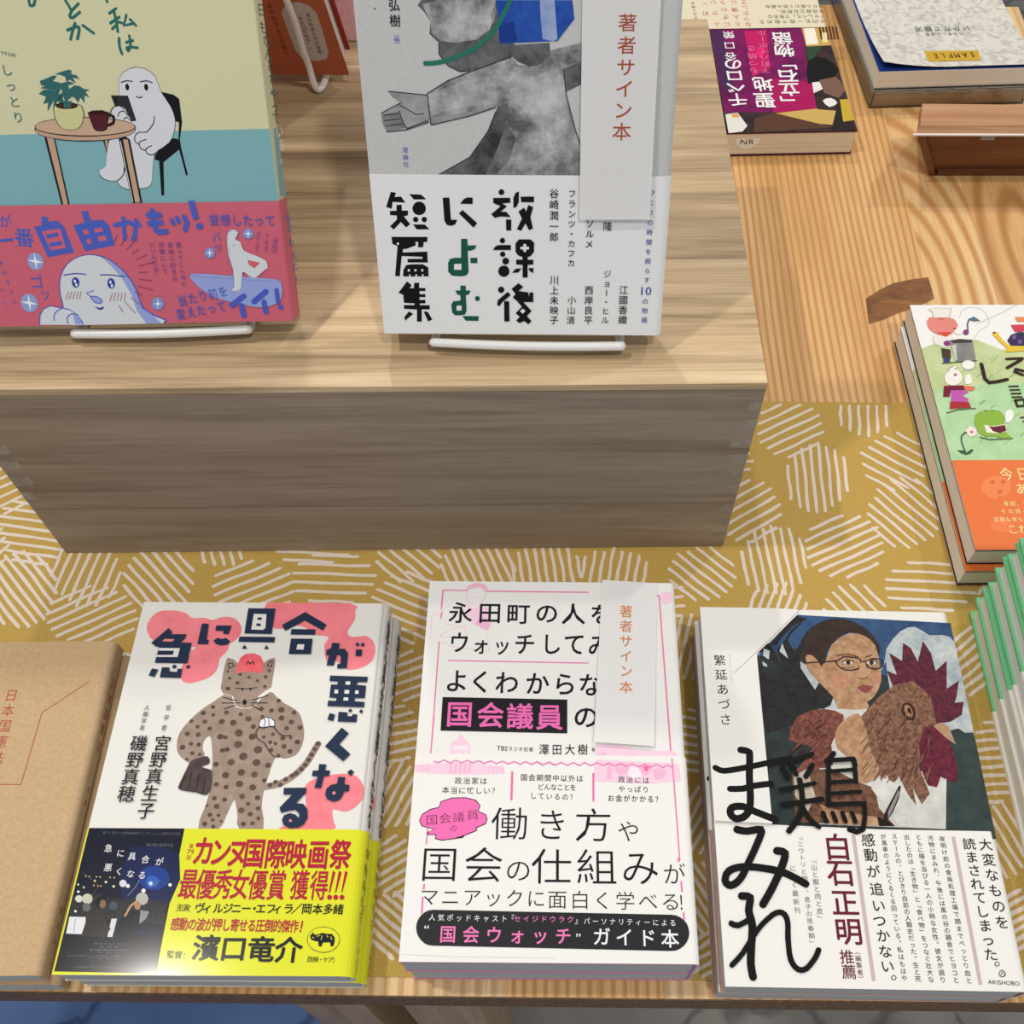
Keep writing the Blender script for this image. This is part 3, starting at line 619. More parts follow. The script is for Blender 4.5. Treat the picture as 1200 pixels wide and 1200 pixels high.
ART['AO']=[
('p','15172a',[7,648,456,648,454,8,8,14]),
('p','16204a',[223,557,338,573,454,532,482,413,454,301,346,283,236,324,202,444]),
('p','1c3d8c',[327,472,351,473,379,469,402,459,419,443,431,421,434,402,424,385,404,371,383,363,360,364,334,371,314,382,300,397,292,416,290,433,296,449,310,463]),
('p','2f62b8',[337,427,348,428,363,426,374,421,382,410,386,396,385,385,376,379,361,375,348,376,338,381,330,391,326,401,326,411,330,421]),
('p','N:3a3a36:1c1e26:500',[13,336,114,349,184,324,249,324,326,325,446,307,446,214,11,242]),
('p','d8d8d0',[56,323,55,314,48,308,38,308,28,314,22,323,23,333,30,339,40,339,50,333]),
('p','c8c8b0',[102,324,101,310,91,301,76,301,61,309,53,323,54,337,65,346,80,346,94,338]),
('p','d8dce4',[241,393,240,383,232,377,222,377,212,383,207,393,208,402,215,409,225,409,235,403]),
('p','e8ecf0',[258,381,258,376,254,373,248,373,243,376,240,381,241,387,244,390,250,390,255,387]),
('p','cfe4ff',[360,394,359,388,355,385,350,385,344,388,341,393,342,399,346,402,352,402,357,399]),
('p','f0f0ec',[335,361,334,355,330,352,324,352,318,355,315,361,316,366,320,370,326,370,332,367]),
('p','f4f4f0',[448,388,448,383,444,380,439,380,435,383,433,388,433,392,437,395,441,395,446,392]),
('p','efe6c0',[190,380,190,376,187,374,184,374,180,376,179,380,179,383,181,385,185,385,188,383]),
('p','efe6c0',[151,398,150,395,148,393,144,393,141,395,139,398,139,401,142,404,145,404,149,401]),
('p','d8c890',[98,404,98,401,95,399,92,399,89,401,87,404,88,407,90,409,93,409,96,407]),
('p','efe6c0',[25,387,24,384,23,382,20,382,17,384,16,386,16,389,18,391,20,391,23,389]),
('p','eeeeee',[35,355,35,351,32,349,29,349,25,351,23,355,24,358,26,360,30,360,33,358]),
('p','d8c890',[54,374,54,371,52,369,49,369,46,371,44,374,44,377,46,379,50,379,53,377]),
('p','d8a850',[96,383,96,381,95,379,92,379,90,381,89,383,89,385,90,387,93,387,95,385]),
('p','d8a850',[130,381,129,378,128,377,125,377,123,378,122,381,122,383,124,384,126,384,128,383]),
('p','eeeeee',[44,268,43,265,41,263,38,263,34,265,32,268,32,272,35,274,38,274,42,272]),
('p','b9b9ac',[355,325,353,308,341,298,323,298,306,308,297,325,299,341,312,352,330,352,346,342]),
('p','6a6a62',[103,286,102,275,94,268,82,268,71,275,64,286,65,297,73,304,85,304,97,297]),
('p','4a5058',[224,293,223,282,214,275,203,275,191,282,185,293,186,304,194,311,206,311,218,304]),
('p','d8a850',[117,381,116,378,115,377,112,377,110,378,109,381,109,383,111,384,113,384,115,383]),
('p','c8b080',[50,425,50,423,49,421,46,421,44,423,43,425,43,427,44,429,47,429,49,427]),
('p','c8b080',[67,423,67,420,65,419,63,419,61,420,59,423,60,425,61,426,64,426,66,425]),
('p','c8b080',[100,422,100,419,98,418,96,418,94,419,92,421,93,424,94,425,97,425,99,424]),
('p','c8b080',[117,420,117,418,115,417,113,417,110,418,109,420,109,423,111,424,113,424,116,423]),
('p','c8b080',[163,419,163,417,161,416,159,416,156,417,155,419,155,422,157,423,159,423,162,422]),
('p','c8b080',[183,418,182,416,181,414,178,414,176,416,175,418,175,420,177,422,179,422,181,420]),
('p','e4e4e8',[17,245,91,243,103,169,20,172]),
('s','9a9aa4',3,[46,236,54,175]),
('p','dcdcda',[208,237,233,237,230,155,207,158]),
('p','8a9298',[328,275,371,269,364,238,338,213]),
('p','17161f',[11,169,454,147,454,8,8,14]),
('p','35302c',[130,280,164,274,197,212,214,194,198,158,89,160,99,249]),
('p','8a6a56',[167,302,168,293,165,286,160,283,153,283,146,286,140,293,137,302,136,311,139,318,144,321,151,322,158,318,164,311]),
('p','161214',[119,305,119,319,125,330,140,334,156,333,165,326,166,318,154,319,141,318,140,297,140,280,129,289]),
('p','121118',[260,275,305,275,332,269,337,189,392,141,238,146,246,225]),
('p','b08868',[326,295,327,287,324,280,319,277,313,277,307,280,301,287,298,295,298,303,300,309,305,313,311,313,318,309,323,303]),
('s','c09a70',10,[303,312,282,293,266,250]),
('s','1a2a5a',9,[332,183,372,171]),
('s','7a7a70',1,[33,438,74,412,113,381,107,355,91,336]),
('s','9fb4d8',2,[259,337,273,358,288,382,294,397,295,407]),
('s','9fb4d8',1,[343,369,393,408]),
('t','f0f0f0','急',121,553,121,553,38,39,8,0,0),
('t','f0f0f0','に',183,530,183,530,38,39,8,0,0),
('t','f0f0f0','具',239,516,239,516,38,39,8,0,0),
('t','f0f0f0','合',304,502,304,502,38,39,8,0,0),
('t','f0f0f0','が',371,492,371,492,38,39,8,0,0),
('t','f0f0f0','悪',140,464,140,464,38,39,8,0,0),
('t','f0f0f0','く',195,447,195,447,38,38,8,0,0),
('t','f0f0f0','な',250,436,250,436,38,38,8,0,0),
('t','f0f0f0','る',304,430,304,430,38,38,8,0,0),
('t','6f7078','第79回カンヌ国際映画祭コンペティション部門正式出品',84,625,436,622,13,14,0,0,0),
('t','7a7a80','濱口竜介監督作品',300,570,413,568,14,14,0,0,0),
('t','8d8d92','岡本多緒\u3000ヴィルジニー・エフィラ',160,130,296,129,8,8,0,0,0),
('t','8d8d92','脚本\u3000音楽\u3000撮影',188,117,264,115,8,8,0,0,0),
('t','8d8d92','監督\u3000濱口竜介\u3000共同脚本\u3000原作\u3000急に具合が悪くなる',147,104,311,103,8,8,0,0,0),
('t','8d8d92','製作\u3000配給\u3000協力',188,93,270,91,8,8,0,0,0),
('t','8d8d92','二〇二六年日本フランス合作映画\u3000上映時間\u3000文化庁助成\u3000全国公開',50,79,411,78,8,8,0,0,0),
('t','8d8d92','写真\u3000宣伝\u3000美術\u3000衣装',149,70,281,69,8,8,0,0,0),
('t','8d8d92','全国の劇場にて順次公開\u3000公式サイトをご覧ください',93,32,359,31,8,8,0,0,0),
('t','b81f3c','第',504,565,504,565,22,23,0,0,0),
('t','b81f3c','回',502,512,502,512,22,23,0,0,0),
('f','b81f3c','79',490,538,522,539,22,0),
('t','b81f3c','カ',566,544,566,544,101,144,26,0,0),
('t','b81f3c','ン',646,540,646,540,101,144,26,0,0),
('t','b81f3c','ヌ',725,537,725,537,101,144,26,0,0),
('t','b81f3c','国',804,535,804,535,101,143,26,0,0),
('t','b81f3c','際',904,532,904,532,101,143,26,0,0),
('t','b81f3c','映',999,531,999,531,101,143,26,0,0),
('t','b81f3c','画',1103,530,1103,530,101,143,26,0,0),
('t','b81f3c','祭',1206,531,1206,531,101,142,26,0,0),
('t','b81f3c','最',525,393,525,393,86,143,13,0,0),
('t','b81f3c','優',604,392,604,392,86,143,13,0,0),
('t','b81f3c','秀',684,392,684,392,86,142,13,0,0),
('t','b81f3c','女',761,392,761,392,86,142,13,0,0),
('t','b81f3c','優',843,391,843,391,86,142,13,0,0),
('t','b81f3c','賞',929,390,929,390,86,142,13,0,0),
('t','b81f3c','、',978,387,978,387,86,142,13,0,0),
('t','b81f3c','獲',1035,391,1035,391,86,142,13,0,0),
('t','b81f3c','得',1124,390,1124,390,86,141,13,0,0),
('p','b81f3c',[1178,456,1191,448,1177,356,1171,358]),
('p','b81f3c',[1189,336,1188,331,1185,327,1181,325,1176,325,1171,327,1168,331,1166,336,1167,341,1169,345,1173,347,1179,347,1183,345,1187,341]),
('p','b81f3c',[1206,456,1220,448,1205,356,1200,358]),
('p','b81f3c',[1217,336,1216,331,1214,328,1209,325,1204,325,1200,327,1196,331,1194,336,1195,341,1198,345,1202,347,1207,347,1212,345,1215,341]),
('p','b81f3c',[1235,456,1248,448,1233,356,1228,358]),
('p','b81f3c',[1245,336,1245,332,1242,328,1238,326,1233,325,1228,328,1224,331,1223,336,1223,341,1226,345,1230,347,1235,347,1240,345,1244,341]),
('t','1c1c20','主演：',505,288,560,285,35,35,0,0,0),
('t','1a1b20','ヴ',596,286,596,286,48,49,16,0,0),
('t','1a1b20','ィ',630,286,630,286,48,49,16,0,0),
('t','1a1b20','ル',679,285,679,285,48,49,16,0,0),
('t','1a1b20','ジ',723,285,723,285,48,49,16,0,0),
('t','1a1b20','ニ',763,285,763,285,48,49,16,0,0),
('t','1a1b20','ー',807,285,807,285,48,49,16,0,0),
('t','1a1b20','・',844,285,844,285,48,49,16,0,0),
('t','1a1b20','エ',873,285,873,285,48,49,16,0,0),
('t','1a1b20','フ',918,285,918,285,48,49,16,0,0),
('t','1a1b20','ィ',948,285,948,285,48,49,16,0,0),
('t','1a1b20','ラ',998,285,998,285,48,49,16,0,0),
('t','1a1b20','／',1035,285,1035,285,48,49,16,0,0),
('t','1a1b20','岡',1081,285,1081,285,48,49,16,0,0),
('t','1a1b20','本',1130,284,1130,284,48,49,16,0,0),
('t','1a1b20','多',1178,284,1178,284,48,49,16,0,0),
('t','1a1b20','緒',1224,284,1224,284,48,49,16,0,0),
('t','b81f3c','感動の波が押し寄せる圧倒的傑作',499,216,1035,209,41,59,16,0,0),
('s','b81f3c',7,[1068,230,1067,200]),
('p','b81f3c',[1070,188,1070,186,1069,185,1067,184,1065,184,1063,185,1061,186,1060,188,1061,190,1062,192,1064,193,1066,193,1068,192,1069,190]),
('t','1c1c20','監督：',504,87,573,82,36,35,0,0,0),
('t','1a1b20','濱口竜介',657,116,1023,109,125,114,22,0,0),
('t','1c1c20','［医療・ケア］',1107,70,1235,67,26,25,0,0,0),
('p','1a1b20',[1245,153,1245,140,1241,129,1233,118,1223,110,1210,103,1195,99,1179,97,1163,99,1147,103,1132,109,1120,118,1110,128,1103,140,1099,152,1100,164,1104,176,1111,186,1121,195,1134,202,1149,206,1166,208,1182,206,1198,202,1213,196,1225,187,1235,177,1242,165]),
('p','e6e62c',[1243,153,1242,141,1239,130,1231,120,1221,111,1209,105,1194,101,1179,100,1163,101,1148,105,1134,111,1121,119,1112,129,1105,140,1102,152,1102,164,1106,175,1113,185,1123,194,1136,200,1150,204,1166,205,1182,204,1197,200,1211,194,1224,186,1233,176,1240,164]),
('p','1a1b20',[1110,169,1119,177,1122,185,1130,173,1147,175,1162,181,1187,177,1207,177,1222,162,1224,143,1221,125,1209,122,1203,140,1172,139,1168,122,1154,124,1150,143,1127,147,1115,154]),
('s','d8d830',3,[1140,166,1156,170]),
('s','d8d830',3,[1164,170,1162,151]),
('s','d8d830',3,[1184,170,1193,162]),
('s','d8d830',3,[1204,166,1210,151]),
('s','d8d830',3,[1121,164,1130,157]),
]
ART['B']=[
('p','f2b9d4',[194,1836,199,1846,208,1857,225,1866,245,1872,264,1872,282,1866,296,1855,304,1841,304,1823,299,1811,292,1817,284,1828,277,1837,268,1843,255,1843,239,1840,219,1835,202,1831,195,1832]),
('s','f6cfe2',5,[195,1827,196,1811,197,1788,202,1768,210,1754,221,1744,232,1739,246,1739,260,1744,272,1752,281,1761,288,1773,293,1786,295,1801,295,1817,295,1828]),
('s','f6cfe2',4,[215,1785,234,1787]),
('s','f6cfe2',4,[241,1785,260,1789]),
('p','f6cfe2',[202,1755,230,1718,280,1739,318,1719,332,1628,316,1591,241,1627,203,1659]),
('p','f2b9d4',[275,1685,328,1636,316,1591,249,1625]),
('s','f6cfe2',4,[79,1675,79,1695,83,1716,99,1729,119,1733,140,1725,157,1709,167,1685,167,1659,149,1634,126,1618,104,1627,88,1642]),
('s','f6cfe2',4,[76,1552,78,1568,134,1601,198,1618,217,1529]),
('s','f6cfe2',4,[26,1544,24,1674,63,1691]),
('s','f6cfe2',4,[64,1560,195,1545]),
('s','f6cfe2',4,[74,1528,154,1497,327,1475]),
('s','f6cfe2',3,[309,1579,327,1475]),
('s','ea7fb2',7,[199,1825,73,1826,71,1715]),
('s','ea7fb2',7,[74,1695,72,1662]),
('s','ea7fb2',6,[72,1526,72,1128,71,989]),
('s','ea7fb2',7,[303,1822,829,1820]),
('s','ea7fb2',6,[125,1422,824,1414]),
('p','1d1d20',[109,1224,720,1216,720,1040,110,1049]),
('t','1a1b20','永',172,1694,172,1694,126,129,12,0,0),
('t','1a1b20','田',322,1694,322,1694,126,129,12,0,0),
('t','1a1b20','町',469,1691,469,1691,126,129,12,0,0),
('t','1a1b20','の',615,1695,615,1695,126,129,12,0,0),
('t','1a1b20','人',751,1692,751,1692,126,129,12,0,0),
('t','1a1b20','を',897,1691,897,1691,126,129,12,0,0),
('t','1a1b20','ウ',174,1523,174,1523,108,128,12,0,0),
('t','1a1b20','ォ',283,1510,283,1510,92,110,12,0,0),
('t','1a1b20','ッ',391,1507,391,1507,92,110,12,0,0),
('t','1a1b20','チ',505,1518,505,1518,111,132,12,0,0),
('t','1a1b20','し',639,1519,639,1519,108,128,12,0,0),
('t','1a1b20','て',757,1519,757,1519,115,136,12,0,0),
('t','1a1b20','み',879,1512,879,1512,115,136,12,0,0),
('t','1a1b20','た',1009,1513,1009,1513,115,136,12,0,0),
('t','1a1b20','よ',174,1312,174,1312,123,132,12,0,0),
('t','1a1b20','く',292,1308,292,1308,123,132,12,0,0),
('t','1a1b20','わ',422,1304,422,1304,123,132,12,0,0),
('t','1a1b20','か',572,1301,572,1301,123,132,12,0,0),
('t','1a1b20','ら',707,1299,707,1299,123,132,12,0,0),
('t','1a1b20','な',834,1296,834,1296,123,132,12,0,0),
('t','1a1b20','い',960,1294,960,1294,123,132,12,0,0),
('t','ee6fb4','国',197,1136,197,1136,135,139,18,0,0),
('t','ee6fb4','会',347,1132,347,1132,135,139,18,0,0),
('t','ee6fb4','議',490,1128,490,1128,135,139,18,0,0),
('t','ee6fb4','員',633,1124,633,1124,135,139,18,0,0),
('t','1a1b20','の',811,1127,811,1127,131,129,14,0,0),
('t','1a1b20','仕',956,1121,956,1121,131,129,14,0,0),
('t','1a1b20','事',1079,1113,1079,1113,131,129,14,0,0),
('s','ea7fb2',7,[1099,1804,1198,1804,1214,918]),
('s','ea7fb2',7,[1143,1402,1155,1402]),
('p','f6cfe2',[1268,1794,1264,1778,1254,1765,1242,1757,1228,1757,1216,1764,1208,1777,1206,1793,1210,1809,1219,1823,1232,1830,1246,1830,1258,1823,1265,1810]),
('s','ea7fb2',6,[74,1120,71,935]),
('p','f6cfe2',[162,920,164,984,193,1010,207,1036,224,1013,253,985,259,921]),
('p','f9e6f0',[177,926,177,974,244,975,250,927]),
('s','f2b9d4',5,[181,951,181,936]),
('s','f2b9d4',5,[193,951,193,936]),
('s','f2b9d4',5,[205,951,204,936]),
('s','f2b9d4',5,[216,951,216,936]),
('s','f2b9d4',5,[228,951,227,936]),
('s','f2b9d4',5,[239,951,239,936]),
('s','f2b9d4',3,[185,987,185,979]),
('s','f2b9d4',3,[198,987,197,979]),
('s','f2b9d4',3,[210,987,210,979]),
('s','f2b9d4',3,[222,988,222,979]),
('s','f2b9d4',3,[234,988,234,979]),
('f','1c1c20','TBS',384,963,435,961,23,0),
('t','1c1c20','ラジオ記者',449,960,547,958,22,24,0,0,0),
('t','1a1b20','澤田大樹',609,958,794,960,50,57,6,0,0),
('t','3a3a3e','著',844,959,844,959,18,21,0,0,0),
('p','f6cfe2',[850,953,871,989,959,983,1067,955,1162,956,1223,957,1248,936,1247,914,849,918]),
('p','f2b9d4',[863,939,904,943,903,897,862,897]),
('p','f2b9d4',[978,930,1039,937,1065,923,1011,916]),
]
ART['BO']=[
('p','f6cfe2',[0,858,0,875,158,885,273,887,419,872,429,835,300,828,168,830,5,838]),
('p','f2b9d4',[167,885,178,885,179,836,164,836]),
('p','f2b9d4',[189,885,200,885,201,836,186,836]),
('p','f2b9d4',[211,885,222,885,223,836,208,836]),
('p','f2b9d4',[233,885,244,885,244,837,229,836]),
('p','f2b9d4',[255,886,265,886,266,837,251,837]),
('s','f2b9d4',5,[23,872,22,847]),
('s','f2b9d4',5,[353,869,352,844]),
('s','f2b9d4',5,[38,872,37,847]),
('s','f2b9d4',5,[374,869,373,844]),
('s','f2b9d4',5,[54,872,52,847]),
('s','f2b9d4',5,[395,869,394,844]),
('s','f2b9d4',5,[69,873,67,847]),
('s','f2b9d4',5,[416,869,415,844]),
('p','f6cfe2',[862,909,1245,891,1254,808,1113,793,847,801,848,888]),
('p','f2b9d4',[956,889,982,894,1006,889,1009,869,1002,847,986,836,968,833,954,840,945,854,946,872]),
('p','f2b9d4',[1060,883,1088,885,1117,880,1122,867,1116,852,1103,838,1088,831,1074,838,1062,851,1056,868]),
('p','f2b9d4',[1123,862,1153,868,1183,863,1185,842,1174,821,1154,812,1134,814,1122,837]),
('p','fbeaf3',[1016,868,1036,874,1056,869,1066,844,1064,820,1036,814,1008,820,1006,844]),
('p','f2b9d4',[909,892,933,892,927,812,904,812]),
('p','ee6fb4',[1077,879,1110,877,1096,851,1082,856]),
('s','ea7fb2',6,[90,892,111,886,136,900,167,885,193,899,222,886,245,899,273,886,300,898,328,885,357,897,385,884,413,896,441,883,469,895,497,882,524,895,551,881,578,895,606,880,633,893,660,879,684,889]),
('s','ea7fb2',6,[81,933,80,676]),
('s','ea7fb2',6,[83,575,82,502]),
('t','1c1c20','政治家は',210,799,328,799,35,36,0,0,0),
('t','1c1c20','本当に忙しい？',154,754,384,752,35,36,0,0,0),
('s','ec72ae',10,[461,843,461,712]),
('t','1a1b20','国会期間中以外は',517,818,778,814,34,35,4,0,0),
('s','ea7fb2',6,[580,891,603,879,633,894,664,879,690,893,721,878,748,892,778,878,801,893,831,878,859,893,889,878,916,892,942,877,973,890,999,875,1027,889,1056,874,1087,888,1113,873,1141,887,1170,871,1194,884,1216,873]),
('s','ea7fb2',6,[1216,915,1219,808,1225,438]),
('t','1c1c20','どんなことを',596,773,747,771,32,34,0,0,0),
('t','1c1c20','しているの？',562,730,747,724,32,34,0,0,0),
('s','ec72ae',9,[842,838,841,709]),
('t','1a1b20','政治には',974,812,1088,808,33,34,6,0,0),
('t','1c1c20','やっぱり',974,766,1085,764,32,33,0,0,0),
('t','1a1b20','お金がかかる？',922,722,1143,718,33,35,4,0,0),
('p','2a1a24',[41,610,53,640,89,664,127,673,134,700,186,718,246,720,297,708,319,681,311,657,347,639,354,618,346,595,306,577,309,565,289,556,252,541,247,532,209,526,152,518,119,525,121,543,86,543,79,554,113,569,54,583]),
('p','f272b4',[45,610,56,637,91,660,130,670,137,697,188,714,246,716,294,704,315,680,307,655,344,636,350,618,343,598,301,579,305,567,286,559,243,542,209,530,153,522,123,528,125,546,91,546,85,554,119,570,57,586]),
('t','3a1a2c','国',99,613,99,613,59,51,-8,5,0),
('t','3a1a2c','会',160,621,160,621,59,51,-8,5,0),
('t','3a1a2c','議',221,627,221,627,59,51,-8,5,0),
('t','3a1a2c','員',285,637,285,637,59,51,-8,5,0),
('t','3a1a2c','の',201,575,201,575,37,34,-8,0,0),
('t','1a1b20','働',456,600,456,600,176,163,-6,0,0),
('t','1a1b20','き',649,596,649,596,156,158,-6,0,0),
('t','1a1b20','方',839,596,839,596,182,167,-6,0,0),
('t','1a1b20','や',999,568,999,568,107,108,-8,0,0),
('t','1a1b20','国',147,414,147,414,177,165,-6,0,0),
('t','1a1b20','会',344,413,344,413,185,170,-6,0,0),
('t','1a1b20','の',501,389,501,389,124,113,-8,0,0),
('t','1a1b20','仕',649,408,649,408,191,170,-6,0,0),
('t','1a1b20','組',851,407,851,407,191,170,-6,0,0),
('t','1a1b20','み',1045,405,1045,405,178,170,-6,0,0),
('t','1a1b20','が',1197,378,1197,378,105,103,-8,0,0),
('t','1a1b20','マニアックに',111,271,582,267,88,84,-8,0,0),
('t','1a1b20','面白く学べる',676,263,1174,258,91,85,-8,0,0),
('t','1a1b20','！',1235,255,1235,255,56,82,4,0,0),
('s','ee6fb4',6,[1218,447,1220,432]),
('s','ee6fb4',7,[1226,344,1227,304]),
('s','ee6fb4',7,[1228,210,1229,183]),
('s','ee6fb4',7,[85,323,85,303]),
('s','ee6fb4',7,[83,267,84,201]),
('p','2a2a2d',[132,215,113,212,96,204,82,192,71,176,65,158,64,139,68,120,77,102,90,87,105,75,123,68,142,66,1165,52,1185,54,1205,62,1222,74,1235,89,1244,107,1248,127,1246,146,1240,165,1228,180,1212,192,1193,200,1173,202]),
('t','f0f0f0','人気ポッドキャスト',130,183,444,180,30,31,0,0,0),
('t','f0f0f0','『',475,183,475,183,30,30,0,0,0),
('t','f07fbc','セイジドウラク',502,180,733,179,31,29,4,0,0),
('t','f0f0f0','“',125,133,125,133,55,53,8,0,0),
('t','f07fbc','国会ウォッチ',203,114,702,110,74,75,14,0,0),
('t','f0f0f0','』パーソナリティーによる',767,173,1179,168,29,30,2,0,0),
('t','f0f0f0','”',783,103,783,103,55,53,8,0,0),
('t','f0f0f0','ガイド本',868,109,1163,103,80,79,12,0,0),
('s','e4e4e0',3,[8,31,215,23,665,21]),
]
